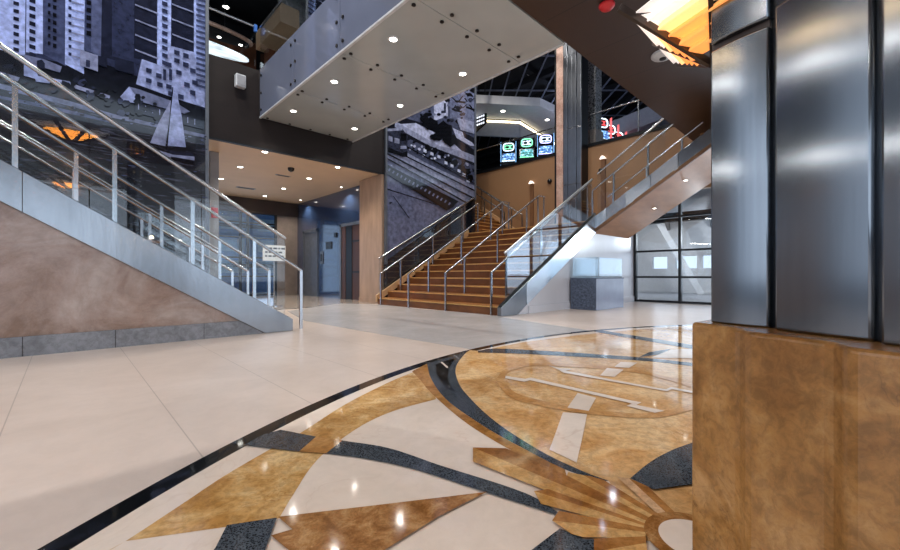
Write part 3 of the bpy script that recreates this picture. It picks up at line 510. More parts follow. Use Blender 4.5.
(0,[(0.063,3.811),(0.05,3.779),(0.014,3.768),(-0.026,3.784),(0.009,3.829),(0.045,3.856)]),
(1,[(-0.085,3.892),(-0.121,3.828),(-0.162,3.809),(-0.188,3.859),(-0.174,3.903),(-0.125,3.935)]),
(0,[(0.778,3.615),(0.771,3.597),(0.741,3.592),(0.72,3.6),(0.733,3.617),(0.764,3.629)]),
(0,[(1.233,3.667),(1.215,3.646),(1.173,3.632),(1.17,3.65),(1.176,3.674),(1.208,3.676)]),
(0,[(0.927,3.67),(0.907,3.648),(0.888,3.643),(0.868,3.654),(0.886,3.67),(0.908,3.682)]),
(3,[(-0.203,3.641),(-0.215,3.627),(-0.237,3.618),(-0.248,3.628),(-0.235,3.646),(-0.212,3.652)]),
(1,[(0.469,3.651),(0.462,3.64),(0.449,3.636),(0.443,3.644),(0.447,3.654),(0.464,3.656)]),
(1,[(0.134,3.656),(0.128,3.648),(0.115,3.642),(0.105,3.648),(0.112,3.657),(0.13,3.665)]),
(5,[(-0.331,3.607),(-0.336,3.598),(-0.353,3.59),(-0.356,3.6),(-0.353,3.611),(-0.336,3.616)]),
(5,[(0.506,3.633),(0.493,3.613),(0.457,3.601),(0.452,3.618),(0.456,3.637),(0.491,3.651)]),
(5,[(0.349,3.675),(0.339,3.658),(0.319,3.655),(0.309,3.663),(0.321,3.677),(0.341,3.684)]),
(5,[(1.814,3.56),(1.801,3.542),(1.765,3.53),(1.753,3.545),(1.766,3.563),(1.803,3.57)]),
(1,[(0.211,3.556),(0.203,3.54),(0.183,3.535),(0.176,3.547),(0.184,3.561),(0.203,3.565)]),
(5,[(-0.089,3.648),(-0.1,3.635),(-0.118,3.632),(-0.131,3.636),(-0.119,3.649),(-0.104,3.652)]),
(3,[(2.032,3.546),(2.026,3.529),(1.984,3.509),(1.969,3.531),(1.988,3.557),(2.019,3.563)]),
(5,[(0.158,3.581),(0.147,3.568),(0.125,3.559),(0.116,3.569),(0.127,3.586),(0.143,3.591)]),
(1,[(0.511,3.56),(0.5,3.539),(0.47,3.537),(0.467,3.548),(0.472,3.564),(0.502,3.569)]),
(1,[(0.605,3.638),(0.6,3.627),(0.588,3.625),(0.579,3.631),(0.588,3.641),(0.601,3.646)]),
(5,[(-0.573,3.665),(-0.577,3.659),(-0.59,3.654),(-0.596,3.658),(-0.589,3.666),(-0.579,3.669)]),
(3,[(1.385,3.636),(1.38,3.628),(1.358,3.621),(1.355,3.628),(1.359,3.637),(1.377,3.643)]),
(5,[(0.901,3.58),(0.885,3.564),(0.855,3.552),(0.852,3.567),(0.857,3.585),(0.886,3.587)]),
(1,[(2.08,3.627),(2.065,3.606),(2.037,3.6),(2.034,3.616),(2.038,3.628),(2.069,3.639)]),
(3,[(-0.693,3.604),(-0.7,3.595),(-0.714,3.591),(-0.725,3.594),(-0.716,3.604),(-0.701,3.612)]),
(1,[(0.574,3.587),(0.568,3.58),(0.554,3.572),(0.541,3.578),(0.551,3.589),(0.565,3.592)]),
(0,[(0.784,3.63),(0.773,3.617),(0.751,3.611),(0.737,3.618),(0.746,3.634),(0.772,3.641)]),
(0,[(2.066,3.563),(2.057,3.549),(2.039,3.542),(2.026,3.553),(2.038,3.564),(2.062,3.574)]),
(5,[(0.125,3.643),(0.121,3.632),(0.104,3.63),(0.095,3.634),(0.106,3.647),(0.12,3.649)]),
(1,[(0.212,3.555),(0.202,3.541),(0.188,3.538),(0.175,3.545),(0.185,3.559),(0.2,3.563)]),
(5,[(1.745,3.509),(1.733,3.496),(1.714,3.495),(1.704,3.499),(1.715,3.512),(1.731,3.513)]),
(1,[(-0.279,3.568),(-0.285,3.555),(-0.297,3.555),(-0.302,3.561),(-0.298,3.571),(-0.283,3.574)]),
(1,[(1.515,3.552),(1.504,3.536),(1.469,3.519),(1.448,3.536),(1.478,3.56),(1.503,3.572)]),
(3,[(-0.112,3.574),(-0.123,3.563),(-0.141,3.552),(-0.154,3.562),(-0.143,3.575),(-0.12,3.585)]),
(1,[(-0.455,3.574),(-0.461,3.564),(-0.475,3.559),(-0.48,3.566),(-0.474,3.58),(-0.459,3.584)]),
(0,[(0.449,3.57),(0.438,3.558),(0.417,3.55),(0.405,3.558),(0.414,3.57),(0.436,3.577)]),
(0,[(-0.697,3.6),(-0.705,3.591),(-0.72,3.586),(-0.722,3.592),(-0.72,3.603),(-0.705,3.608)]),
(5,[(-0.601,3.669),(-0.611,3.658),(-0.63,3.648),(-0.642,3.656),(-0.627,3.675),(-0.609,3.676)]),
(0,[(-0.499,3.6),(-0.504,3.592),(-0.514,3.591),(-0.519,3.594),(-0.513,3.604),(-0.501,3.604)]),
(0,[(-0.292,3.657),(-0.297,3.643),(-0.318,3.64),(-0.33,3.646),(-0.319,3.659),(-0.299,3.665)]),
(5,[(1.726,3.54),(1.708,3.526),(1.687,3.523),(1.68,3.529),(1.69,3.541),(1.709,3.55)]),
(1,[(0.518,3.547),(0.513,3.536),(0.488,3.525),(0.472,3.534),(0.486,3.552),(0.515,3.563)]),
(3,[(1.218,3.663),(1.196,3.645),(1.165,3.631),(1.145,3.643),(1.171,3.671),(1.202,3.675)]),
(0,[(-0.172,3.649),(-0.191,3.631),(-0.209,3.629),(-0.224,3.634),(-0.207,3.653),(-0.187,3.658)]),
(5,[(1.58,3.613),(1.571,3.604),(1.558,3.602),(1.551,3.606),(1.553,3.616),(1.57,3.62)]),
(0,[(0.883,3.675),(0.868,3.658),(0.845,3.649),(0.834,3.662),(0.844,3.68),(0.867,3.684)]),
(0,[(0.24,3.555),(0.224,3.538),(0.205,3.534),(0.185,3.539),(0.2,3.557),(0.229,3.568)]),
(5,[(1.03,3.666),(1.023,3.652),(1.001,3.646),(0.991,3.656),(1.003,3.671),(1.024,3.674)]),
(1,[(0.11,3.651),(0.105,3.637),(0.078,3.626),(0.057,3.636),(0.077,3.662),(0.109,3.663)]),
(0,[(1.457,1.666),(1.603,1.66),(1.588,1.643),(1.457,1.652)]),
(3,[(-0.534,2.563),(-0.494,2.565),(-0.498,2.551),(-0.534,2.552)]),
(0,[(1.452,2.756),(1.53,2.761),(1.522,2.744),(1.452,2.743)]),
(3,[(0.888,1.772),(0.945,1.77),(0.939,1.755),(0.888,1.759)]),
(3,[(0.519,2.846),(0.641,2.855),(0.628,2.838),(0.519,2.834)]),
(0,[(1.137,3.104),(1.246,3.114),(1.235,3.096),(1.137,3.091)]),
(2,[(0.91,3.04),(1.017,3.049),(1.006,3.031),(0.91,3.027)]),
(2,[(0.138,2.142),(0.209,2.142),(0.202,2.127),(0.138,2.13)]),
(2,[(1.993,3.364),(2.108,3.376),(2.096,3.357),(1.993,3.35)]),
(2,[(0.922,2.212),(1.042,2.213),(1.03,2.197),(0.922,2.2)]),
(3,[(1.891,1.701),(2.001,1.697),(1.99,1.68),(1.891,1.687)]),
(2,[(-0.018,2.647),(0.074,2.652),(0.064,2.637),(-0.018,2.635)]),
(0,[(-0.15,1.366),(-0.057,1.359),(-0.066,1.345),(-0.15,1.355)]),
(2,[(1.268,2.023),(1.34,2.022),(1.333,2.006),(1.268,2.009)]),
(0,[(-0.377,1.518),(-0.291,1.512),(-0.3,1.498),(-0.377,1.507)]),
(0,[(-0.554,1.593),(-0.521,1.591),(-0.524,1.578),(-0.554,1.582)]),
(2,[(1.603,2.304),(1.696,2.305),(1.687,2.288),(1.603,2.29)]),
(3,[(0.826,2.805),(0.94,2.812),(0.928,2.795),(0.826,2.792)]),
(0,[(0.86,2.195),(0.979,2.195),(0.967,2.179),(0.86,2.182)]),
(2,[(1.954,3.453),(2.033,3.462),(2.025,3.444),(1.954,3.439)]),
(3,[(-0.132,3.277),(-0.08,3.283),(-0.085,3.268),(-0.132,3.265)]),
(3,[(-0.101,2.016),(-0.047,2.015),(-0.053,2.001),(-0.101,2.004)]),
(2,[(1.581,3.471),(1.638,3.478),(1.633,3.461),(1.581,3.457)]),
(2,[(-0.409,2.029),(-0.331,2.028),(-0.339,2.014),(-0.409,2.018)]),
(2,[(-0.286,3.04),(-0.198,3.049),(-0.207,3.033),(-0.286,3.029)]),
(2,[(0.193,2.336),(0.233,2.337),(0.229,2.323),(0.193,2.324)]),
(0,[(1.432,3.096),(1.557,3.107),(1.544,3.089),(1.432,3.083)]),
(2,[(1.304,3.31),(1.36,3.316),(1.354,3.299),(1.304,3.296)]),
(2,[(0.643,2.816),(0.755,2.824),(0.744,2.807),(0.643,2.804)]),
(2,[(-0.327,3.005),(-0.246,3.012),(-0.254,2.997),(-0.327,2.993)]),
(2,[(1.649,2.441),(1.715,2.443),(1.708,2.426),(1.649,2.427)]),
(2,[(-0.228,2.349),(-0.164,2.35),(-0.171,2.336),(-0.228,2.337)]),
(3,[(1.647,3.059),(1.727,3.066),(1.719,3.048),(1.647,3.045)]),
(2,[(1.633,2.117),(1.699,2.117),(1.692,2.101),(1.633,2.104)]),
(2,[(0.335,1.75),(0.392,1.748),(0.387,1.733),(0.335,1.738)]),
(3,[(1.552,1.662),(1.657,1.657),(1.646,1.64),(1.552,1.648)]),
(2,[(1.045,2.271),(1.129,2.272),(1.12,2.255),(1.045,2.258)]),
(2,[(-0.06,2.464),(0.012,2.467),(0.005,2.452),(-0.06,2.453)]),
(2,[(-0.47,1.266),(-0.398,1.259),(-0.405,1.246),(-0.47,1.255)]),
(3,[(-0.226,1.463),(-0.123,1.456),(-0.134,1.442),(-0.226,1.452)]),
(0,[(-0.522,2.365),(-0.432,2.367),(-0.441,2.352),(-0.522,2.354)]),
(0,[(-0.678,2.535),(-0.593,2.538),(-0.601,2.524),(-0.678,2.524)]),
(0,[(1.588,3.206),(1.645,3.211),(1.64,3.194),(1.588,3.192)]),
(3,[(-0.671,1.259),(-0.624,1.254),(-0.629,1.241),(-0.671,1.248)]),
(2,[(0.392,1.912),(0.455,1.911),(0.449,1.896),(0.392,1.9)]),
(2,[(1.369,2.744),(1.472,2.75),(1.462,2.732),(1.369,2.731)]),
(3,[(1.845,2.879),(1.904,2.882),(1.898,2.865),(1.845,2.865)]),
(0,[(-0.473,1.504),(-0.394,1.499),(-0.402,1.485),(-0.473,1.493)]),
(0,[(0.846,1.588),(0.962,1.582),(0.95,1.566),(0.846,1.575)]),
(3,[(-0.627,2.631),(-0.54,2.635),(-0.549,2.621),(-0.627,2.62)]),
(3,[(-0.278,1.783),(-0.221,1.781),(-0.227,1.767),(-0.278,1.772)]),
(3,[(0.602,2.084),(0.656,2.083),(0.651,2.068),(0.602,2.071)]),
(2,[(-0.556,2.108),(-0.491,2.107),(-0.497,2.094),(-0.556,2.096)]),
(3,[(0.178,1.315),(0.263,1.308),(0.255,1.293),(0.178,1.303)]),
(0,[(0.999,3.088),(1.09,3.096),(1.081,3.079),(0.999,3.075)]),
(2,[(0.375,1.998),(0.487,1.996),(0.475,1.981),(0.375,1.986)]),
(2,[(-0.396,1.898),(-0.318,1.896),(-0.326,1.882),(-0.396,1.887)]),
(0,[(-0.19,2.304),(-0.123,2.306),(-0.13,2.291),(-0.19,2.293)]),
(3,[(0.731,2.61),(0.811,2.613),(0.803,2.597),(0.731,2.597)]),
(3,[(2.002,2.388),(2.141,2.391),(2.127,2.372),(2.002,2.374)]),
(6,[(1.146,3.279),(1.273,3.68),(1.489,4.229),(1.447,3.803),(1.383,3.272)]),
(7,[(1.512,4.405),(1.569,4.335),(1.643,3.954),(1.718,3.324),(1.407,3.285)]),
(0,[(1.492,4.438),(1.508,4.443),(1.415,3.215),(1.399,3.211)]),
(6,[(1.135,3.192),(1.495,3.135),(1.863,3.171),(1.863,3.091),(1.593,3.047),(1.227,3.117)]),
(0,[(1.463,3.09),(1.863,3.091),(1.863,3.051),(1.495,3.047)]),
(1,[(1.399,3.211),(1.626,3.202),(1.794,3.237),(1.863,3.191),(1.495,3.135)])]
PRINT2=[(3,[(6.435,6.824),(10.198,8.226),(10.198,3.425),(6.435,1.164)]),
(4,[(6.435,4.302),(10.198,3.39),(10.198,3.425),(6.435,1.164)]),
(5,[(6.435,4.582),(8.141,4.207),(10.198,3.874),(10.198,3.39),(9.701,3.157),(6.435,4.106)]),
(1,[(6.435,5.283),(7.171,5.399),(8.56,5.46),(10.198,5.117),(10.198,4.565),(8.141,4.734),(6.435,4.919)]),
(5,[(6.812,5.215),(8.141,5.043),(10.198,4.91),(10.198,4.668),(8.141,4.796),(6.812,5.043)]),
(6,[(6.99,5.176),(7.585,5.361),(9,5.182),(9.556,4.945),(8.56,4.889)]),
(0,[(6.435,6.824),(10.198,8.226),(10.198,7.328),(9,6.741),(8.141,6.282),(7.357,5.627),(6.435,5.087)]),
(6,[(8.306,7.521),(8.91,7.746),(8.91,5.937),(8.306,5.614)]),
(2,[(8.734,6.304),(8.822,6.33),(8.822,6.009),(8.734,5.984)]),
(4,[(9,7.779),(10.198,8.226),(10.198,6.084),(9,5.897)]),
(0,[(9.091,6.9),(9.556,6.951),(9.556,6.884),(9.091,6.835)]),
(0,[(9.652,6.948),(10.096,6.985),(10.096,6.916),(9.652,6.88)]),
(0,[(9.228,6.55),(9.897,6.685),(9.897,6.617),(9.228,6.484)]),
(0,[(9.091,6.247),(9.556,6.282),(9.556,6.215),(9.091,6.182)]),
(0,[(9.749,6.506),(10.198,6.533),(10.198,6.464),(9.749,6.438)]),
(0,[(9,6.611),(9.068,6.632),(9.628,6.403),(9.556,6.382)]),
(0,[(9.556,6.783),(9.628,6.806),(9.159,6.202),(9.091,6.182)]),
(0,[(9.556,6.382),(9.628,6.403),(10.223,6.921),(10.147,6.898)]),
(0,[(9.652,6.746),(9.725,6.768),(10.223,6.437),(10.147,6.415)]),
(4,[(6.788,5.888),(6.77,5.846),(6.701,5.828),(6.65,5.845),(6.704,5.903),(6.772,5.93)]),
(2,[(8.511,6.675),(8.509,6.622),(8.41,6.607),(8.336,6.619),(8.418,6.689),(8.491,6.725)]),
(2,[(9.6,6.057),(9.584,6.024),(9.517,5.991),(9.487,6.026),(9.504,6.064),(9.59,6.103)]),
(1,[(9.361,6.252),(9.311,6.194),(9.212,6.175),(9.164,6.195),(9.233,6.252),(9.323,6.272)]),
(4,[(9.463,6.476),(9.401,6.409),(9.298,6.375),(9.251,6.414),(9.316,6.484),(9.403,6.522)]),
(0,[(7.342,6.43),(7.307,6.367),(7.241,6.358),(7.184,6.378),(7.245,6.446),(7.304,6.468)]),
(1,[(9.562,6.388),(9.434,6.267),(9.321,6.269),(9.204,6.284),(9.323,6.385),(9.444,6.404)]),
(0,[(6.809,5.655),(6.767,5.595),(6.661,5.548),(6.577,5.587),(6.663,5.689),(6.741,5.687)]),
(0,[(10.232,7.18),(10.182,7.076),(10.044,7.054),(9.912,7.078),(10.032,7.198),(10.165,7.251)]),
(1,[(9.616,6.173),(9.564,6.117),(9.489,6.106),(9.422,6.119),(9.495,6.191),(9.565,6.203)]),
(0,[(7.639,6.728),(7.602,6.687),(7.555,6.667),(7.516,6.686),(7.554,6.739),(7.609,6.748)]),
(1,[(9.03,6.486),(8.967,6.422),(8.828,6.355),(8.747,6.4),(8.832,6.475),(8.941,6.506)]),
(0,[(7.843,5.678),(7.825,5.635),(7.761,5.623),(7.734,5.648),(7.755,5.697),(7.813,5.692)]),
(4,[(9.522,6.769),(9.476,6.707),(9.379,6.681),(9.325,6.708),(9.365,6.776),(9.5,6.838)]),
(0,[(9.291,6.986),(9.196,6.89),(9.089,6.846),(9.022,6.899),(9.085,6.987),(9.227,7.038)]),
(1,[(8.192,6.677),(8.167,6.626),(8.098,6.602),(8.078,6.64),(8.103,6.702),(8.163,6.708)]),
(2,[(7.476,6.654),(7.472,6.602),(7.388,6.594),(7.369,6.617),(7.395,6.667),(7.451,6.683)]),
(4,[(7.964,5.793),(7.916,5.731),(7.847,5.716),(7.794,5.745),(7.842,5.811),(7.913,5.813)]),
(4,[(7.485,5.808),(7.419,5.763),(7.363,5.74),(7.321,5.76),(7.363,5.8),(7.432,5.821)]),
(0,[(9.562,5.94),(9.486,5.848),(9.316,5.799),(9.222,5.849),(9.333,5.934),(9.466,5.987)]),
(1,[(7.728,5.942),(7.68,5.892),(7.57,5.843),(7.55,5.89),(7.579,5.945),(7.677,5.962)]),
(2,[(9.735,6.244),(9.653,6.157),(9.559,6.137),(9.526,6.186),(9.569,6.233),(9.65,6.269)]),
(1,[(8.151,6.895),(8.067,6.808),(7.933,6.758),(7.912,6.814),(7.953,6.883),(8.076,6.936)]),
(0,[(8.235,5.797),(8.186,5.748),(8.072,5.695),(8.035,5.741),(8.09,5.815),(8.183,5.828)]),
(2,[(7.752,6.44),(7.749,6.404),(7.676,6.381),(7.67,6.413),(7.675,6.452),(7.749,6.475)]),
(2,[(9.001,5.801),(8.968,5.752),(8.885,5.73),(8.857,5.763),(8.893,5.82),(8.986,5.859)]),
(1,[(6.787,5.967),(6.74,5.9),(6.684,5.9),(6.627,5.917),(6.677,5.963),(6.747,5.998)]),
(4,[(9.532,6.51),(9.498,6.46),(9.415,6.435),(9.37,6.462),(9.414,6.524),(9.502,6.527)]),
(4,[(6.856,5.602),(6.796,5.529),(6.7,5.515),(6.663,5.547),(6.711,5.608),(6.8,5.647)]),
(4,[(9.99,6.673),(9.906,6.59),(9.776,6.568),(9.678,6.58),(9.783,6.656),(9.887,6.694)]),
(0,[(9.097,6.702),(9.075,6.646),(8.962,6.613),(8.904,6.641),(8.981,6.716),(9.058,6.739)]),
(0,[(9.901,7.126),(9.832,7.053),(9.681,6.99),(9.66,7.048),(9.685,7.128),(9.825,7.159)]),
(4,[(8.394,5.838),(8.339,5.796),(8.268,5.759),(8.225,5.791),(8.256,5.846),(8.328,5.861)]),
(0,[(9.015,5.824),(8.963,5.78),(8.901,5.746),(8.862,5.782),(8.884,5.837),(8.962,5.855)]),
(4,[(9.428,6),(9.328,5.925),(9.212,5.892),(9.174,5.931),(9.222,6.011),(9.341,6.033)]),
(0,[(6.8,6.587),(6.775,6.54),(6.714,6.524),(6.684,6.546),(6.702,6.597),(6.769,6.618)]),
(2,[(8.87,5.889),(8.842,5.835),(8.759,5.819),(8.682,5.838),(8.75,5.888),(8.822,5.924)]),
(1,[(7.115,5.511),(7.088,5.469),(7.036,5.453),(7.013,5.482),(7.026,5.526),(7.077,5.528)]),
(4,[(9.741,6.908),(9.687,6.84),(9.584,6.797),(9.49,6.83),(9.589,6.909),(9.705,6.935)]),
(0,[(6.884,6.409),(6.815,6.338),(6.717,6.307),(6.647,6.329),(6.736,6.409),(6.841,6.452)]),
(0,[(10.058,6.991),(9.956,6.903),(9.807,6.845),(9.768,6.9),(9.814,6.957),(9.96,7.019)]),
(0,[(9.423,6.888),(9.398,6.838),(9.279,6.782),(9.229,6.826),(9.264,6.886),(9.403,6.948)]),
(4,[(8.566,6.57),(8.551,6.504),(8.443,6.469),(8.413,6.521),(8.453,6.576),(8.542,6.613)]),
(4,[(9.067,6.338),(9.021,6.285),(8.895,6.24),(8.86,6.277),(8.897,6.328),(8.998,6.36)]),
(1,[(7.347,6.499),(7.279,6.41),(7.184,6.391),(7.146,6.432),(7.184,6.503),(7.273,6.535)]),
(0,[(7.04,5.866),(7.012,5.835),(6.948,5.803),(6.937,5.835),(6.956,5.864),(6.995,5.877)]),
(4,[(9.558,6.859),(9.538,6.813),(9.469,6.802),(9.421,6.816),(9.464,6.865),(9.524,6.874)]),
(2,[(6.976,6.24),(6.93,6.179),(6.837,6.151),(6.807,6.185),(6.854,6.246),(6.935,6.286)]),
(0,[(7.879,6.632),(7.803,6.522),(7.699,6.498),(7.586,6.535),(7.697,6.645),(7.793,6.653)]),
(1,[(8.61,5.903),(8.546,5.844),(8.46,5.823),(8.42,5.851),(8.457,5.904),(8.549,5.932)]),
(0,[(8.146,5.762),(8.049,5.67),(7.924,5.639),(7.857,5.682),(7.954,5.783),(8.082,5.803)]),
(2,[(8.738,6.028),(8.709,5.969),(8.635,5.949),(8.598,5.988),(8.645,6.03),(8.729,6.058)]),
(2,[(6.855,6.003),(6.782,5.94),(6.701,5.902),(6.679,5.948),(6.705,5.99),(6.797,6.038)]),
(4,[(7.055,5.845),(6.993,5.778),(6.932,5.771),(6.877,5.791),(6.936,5.843),(6.992,5.865)]),
(0,[(6.849,6.346),(6.831,6.312),(6.763,6.269),(6.722,6.304),(6.773,6.363),(6.825,6.387)]),
(0,[(8.173,5.879),(8.165,5.844),(8.103,5.836),(8.048,5.843),(8.096,5.895),(8.165,5.899)]),
(2,[(9.177,5.871),(9.131,5.805),(9.027,5.797),(8.997,5.823),(9.011,5.874),(9.133,5.898)]),
(0,[(7.408,5.914),(7.363,5.829),(7.232,5.787),(7.174,5.844),(7.236,5.93),(7.351,5.967)]),
(2,[(10.091,6.825),(10.025,6.726),(9.891,6.693),(9.841,6.749),(9.915,6.83),(10.017,6.851)]),
(4,[(8.382,6.426),(8.368,6.397),(8.296,6.374),(8.288,6.397),(8.305,6.433),(8.368,6.455)]),
(0,[(8.349,4.414),(8.324,4.373),(8.265,4.368),(8.238,4.391),(8.269,4.418),(8.318,4.434)]),
(1,[(8.238,4.713),(8.191,4.652),(8.13,4.648),(8.075,4.678),(8.136,4.72),(8.189,4.732)]),
(7,[(9.692,4.434),(9.662,4.412),(9.635,4.407),(9.612,4.419),(9.626,4.437),(9.666,4.444)]),
(1,[(8.585,4.644),(8.567,4.614),(8.508,4.593),(8.469,4.619),(8.5,4.668),(8.569,4.687)]),
(0,[(9.334,4.471),(9.309,4.416),(9.23,4.417),(9.204,4.446),(9.225,4.488),(9.298,4.5)]),
(0,[(8.195,4.468),(8.175,4.436),(8.12,4.414),(8.069,4.442),(8.112,4.493),(8.17,4.493)]),
(0,[(7.018,4.772),(7.012,4.75),(6.955,4.723),(6.947,4.755),(6.959,4.791),(6.998,4.804)]),
(6,[(7.583,4.664),(7.545,4.613),(7.489,4.608),(7.452,4.635),(7.49,4.678),(7.547,4.695)]),
(6,[(7.383,4.52),(7.376,4.492),(7.331,4.475),(7.306,4.504),(7.329,4.53),(7.368,4.538)]),
(1,[(8.092,4.407),(8.074,4.384),(8.037,4.371),(7.998,4.388),(8.029,4.419),(8.078,4.437)]),
(1,[(9.505,4.429),(9.491,4.397),(9.407,4.38),(9.375,4.405),(9.418,4.459),(9.48,4.459)]),
(7,[(9.87,4.529),(9.846,4.501),(9.787,4.491),(9.75,4.507),(9.783,4.551),(9.839,4.544)]),
(1,[(8.523,4.524),(8.5,4.489),(8.462,4.492),(8.442,4.508),(8.461,4.537),(8.509,4.544)]),
(7,[(7.931,4.661),(7.921,4.645),(7.891,4.638),(7.878,4.649),(7.895,4.67),(7.928,4.683)]),
(0,[(9.639,4.593),(9.601,4.557),(9.549,4.548),(9.519,4.57),(9.549,4.612),(9.611,4.615)]),
(0,[(6.561,4.681),(6.536,4.657),(6.508,4.652),(6.497,4.665),(6.513,4.683),(6.538,4.696)]),
(1,[(8.847,4.551),(8.831,4.521),(8.772,4.497),(8.743,4.53),(8.786,4.564),(8.835,4.573)]),
(1,[(8.032,4.547),(7.981,4.487),(7.914,4.475),(7.875,4.513),(7.912,4.571),(7.984,4.565)]),
(0,[(8.858,4.357),(8.827,4.329),(8.776,4.322),(8.743,4.335),(8.777,4.374),(8.83,4.385)]),
(0,[(7.935,4.49),(7.907,4.449),(7.85,4.448),(7.818,4.466),(7.855,4.498),(7.901,4.517)]),
(7,[(7.099,4.596),(7.076,4.571),(7.044,4.562),(7.031,4.581),(7.034,4.611),(7.07,4.612)]),
(1,[(10.177,4.392),(10.161,4.366),(10.099,4.339),(10.064,4.371),(10.112,4.408),(10.16,4.41)]),
(1,[(9.666,4.546),(9.639,4.492),(9.578,4.498),(9.537,4.521),(9.576,4.565),(9.64,4.568)]),
(0,[(7.596,4.807),(7.569,4.782),(7.533,4.767),(7.51,4.787),(7.539,4.808),(7.569,4.826)]),
(6,[(7.767,4.616),(7.75,4.569),(7.68,4.553),(7.638,4.588),(7.682,4.641),(7.738,4.643)]),
(0,[(8.321,4.565),(8.307,4.525),(8.243,4.516),(8.215,4.543),(8.255,4.577),(8.305,4.591)]),
(7,[(8.265,4.727),(8.246,4.707),(8.218,4.7),(8.202,4.713),(8.217,4.732),(8.243,4.741)]),
(1,[(9.924,4.377),(9.897,4.348),(9.841,4.326),(9.814,4.357),(9.84,4.391),(9.899,4.397)]),
(6,[(8.81,4.591),(8.797,4.567),(8.749,4.548),(8.734,4.576),(8.753,4.604),(8.789,4.61)]),
(0,[(7.537,4.773),(7.521,4.735),(7.468,4.729),(7.439,4.751),(7.471,4.788),(7.509,4.793)]),
(0,[(9.596,4.5),(9.566,4.451),(9.502,4.45),(9.484,4.479),(9.516,4.528),(9.567,4.54)]),
(1,[(8.692,4.57),(8.658,4.524),(8.606,4.504),(8.59,4.55),(8.597,4.592),(8.675,4.609)]),
(1,[(9.647,4.377),(9.615,4.343),(9.569,4.337),(9.556,4.361),(9.571,4.391),(9.617,4.401)]),
(1,[(9.278,4.421),(9.244,4.362),(9.185,4.371),(9.128,4.393),(9.187,4.44),(9.247,4.454)]),
(1,[(7.274,4.841),(7.247,4.811),(7.203,4.805),(7.19,4.821),(7.199,4.853),(7.245,4.857)]),
(0,[(9.046,4.673),(9.033,4.63),(8.965,4.633),(8.936,4.65),(8.974,4.683),(9.026,4.699)]),
(6,[(7.856,4.707),(7.839,4.671),(7.782,4.664),(7.763,4.687),(7.788,4.736),(7.844,4.743)]),
(1,[(8.925,4.602),(8.91,4.557),(8.835,4.546),(8.814,4.579),(8.834,4.613),(8.911,4.626)]),
(0,[(9.624,4.446),(9.597,4.42),(9.559,4.408),(9.544,4.431),(9.558,4.453),(9.587,4.457)]),
(0,[(8.733,4.553),(8.719,4.528),(8.675,4.515),(8.649,4.536),(8.675,4.56),(8.718,4.576)]),
(6,[(7.182,4.85),(7.147,4.809),(7.097,4.808),(7.076,4.825),(7.091,4.866),(7.152,4.87)]),
(1,[(9.727,4.601),(9.713,4.562),(9.661,4.56),(9.627,4.581),(9.662,4.613),(9.704,4.625)]),
(1,[(10.145,4.439),(10.128,4.398),(10.066,4.391),(10.051,4.422),(10.057,4.459),(10.114,4.453)]),
(6,[(7.975,4.584),(7.953,4.56),(7.92,4.556),(7.912,4.571),(7.917,4.594),(7.955,4.594)]),
(1,[(7.537,4.593),(7.511,4.557),(7.464,4.549),(7.434,4.57),(7.463,4.609),(7.508,4.61)]),
(1,[(6.756,4.794),(6.737,4.775),(6.707,4.759),(6.681,4.776),(6.705,4.8),(6.733,4.812)]),
(1,[(8.479,4.494),(8.45,4.458),(8.414,4.454),(8.399,4.477),(8.412,4.503),(8.446,4.511)]),
(1,[(7.897,4.775),(7.883,4.745),(7.846,4.747),(7.833,4.76),(7.85,4.785),(7.887,4.787)]),
(7,[(6.982,4.769),(6.953,4.725),(6.909,4.727),(6.89,4.747),(6.899,4.774),(6.945,4.796)]),
(0,[(7.139,4.658),(7.124,4.635),(7.098,4.637),(7.075,4.643),(7.101,4.661),(7.122,4.673)]),
(6,[(7.085,4.541),(7.064,4.508),(7.023,4.509),(6.985,4.519),(7.014,4.55),(7.055,4.56)]),
(6,[(9.773,4.584),(9.768,4.552),(9.72,4.553),(9.71,4.572),(9.722,4.596),(9.761,4.609)]),
(6,[(9.579,4.354),(9.562,4.317),(9.503,4.314),(9.479,4.336),(9.503,4.369),(9.558,4.385)]),
(6,[(9.393,4.483),(9.38,4.457),(9.328,4.45),(9.32,4.469),(9.332,4.488),(9.373,4.499)]),
(6,[(6.62,4.676),(6.614,4.645),(6.567,4.637),(6.537,4.656),(6.571,4.698),(6.613,4.705)]),
(0,[(9.012,4.565),(8.973,4.518),(8.905,4.492),(8.872,4.536),(8.904,4.584),(8.967,4.605)]),
(1,[(10.011,4.315),(9.965,4.277),(9.917,4.268),(9.902,4.295),(9.924,4.327),(9.964,4.341)]),
(1,[(7.341,4.818),(7.326,4.788),(7.27,4.769),(7.235,4.793),(7.278,4.838),(7.327,4.861)]),
(6,[(9.495,4.298),(9.465,4.263),(9.385,4.246),(9.371,4.275),(9.385,4.316),(9.457,4.33)]),
(7,[(7.453,4.661),(7.429,4.631),(7.386,4.619),(7.364,4.641),(7.389,4.679),(7.425,4.672)]),
(0,[(9.157,4.651),(9.141,4.607),(9.066,4.592),(9.02,4.623),(9.053,4.684),(9.144,4.688)]),
(1,[(7.678,4.476),(7.645,4.446),(7.608,4.437),(7.586,4.456),(7.609,4.481),(7.656,4.488)]),
(0,[(8.241,4.448),(8.183,4.401),(8.128,4.393),(8.108,4.421),(8.12,4.452),(8.2,4.477)]),
(1,[(9.327,4.6),(9.309,4.578),(9.267,4.572),(9.256,4.586),(9.273,4.604),(9.303,4.617)]),
(1,[(8.57,4.513),(8.555,4.478),(8.515,4.48),(8.495,4.498),(8.522,4.523),(8.558,4.545)]),
(6,[(9.861,4.564),(9.804,4.518),(9.749,4.504),(9.708,4.535),(9.747,4.584),(9.817,4.595)]),
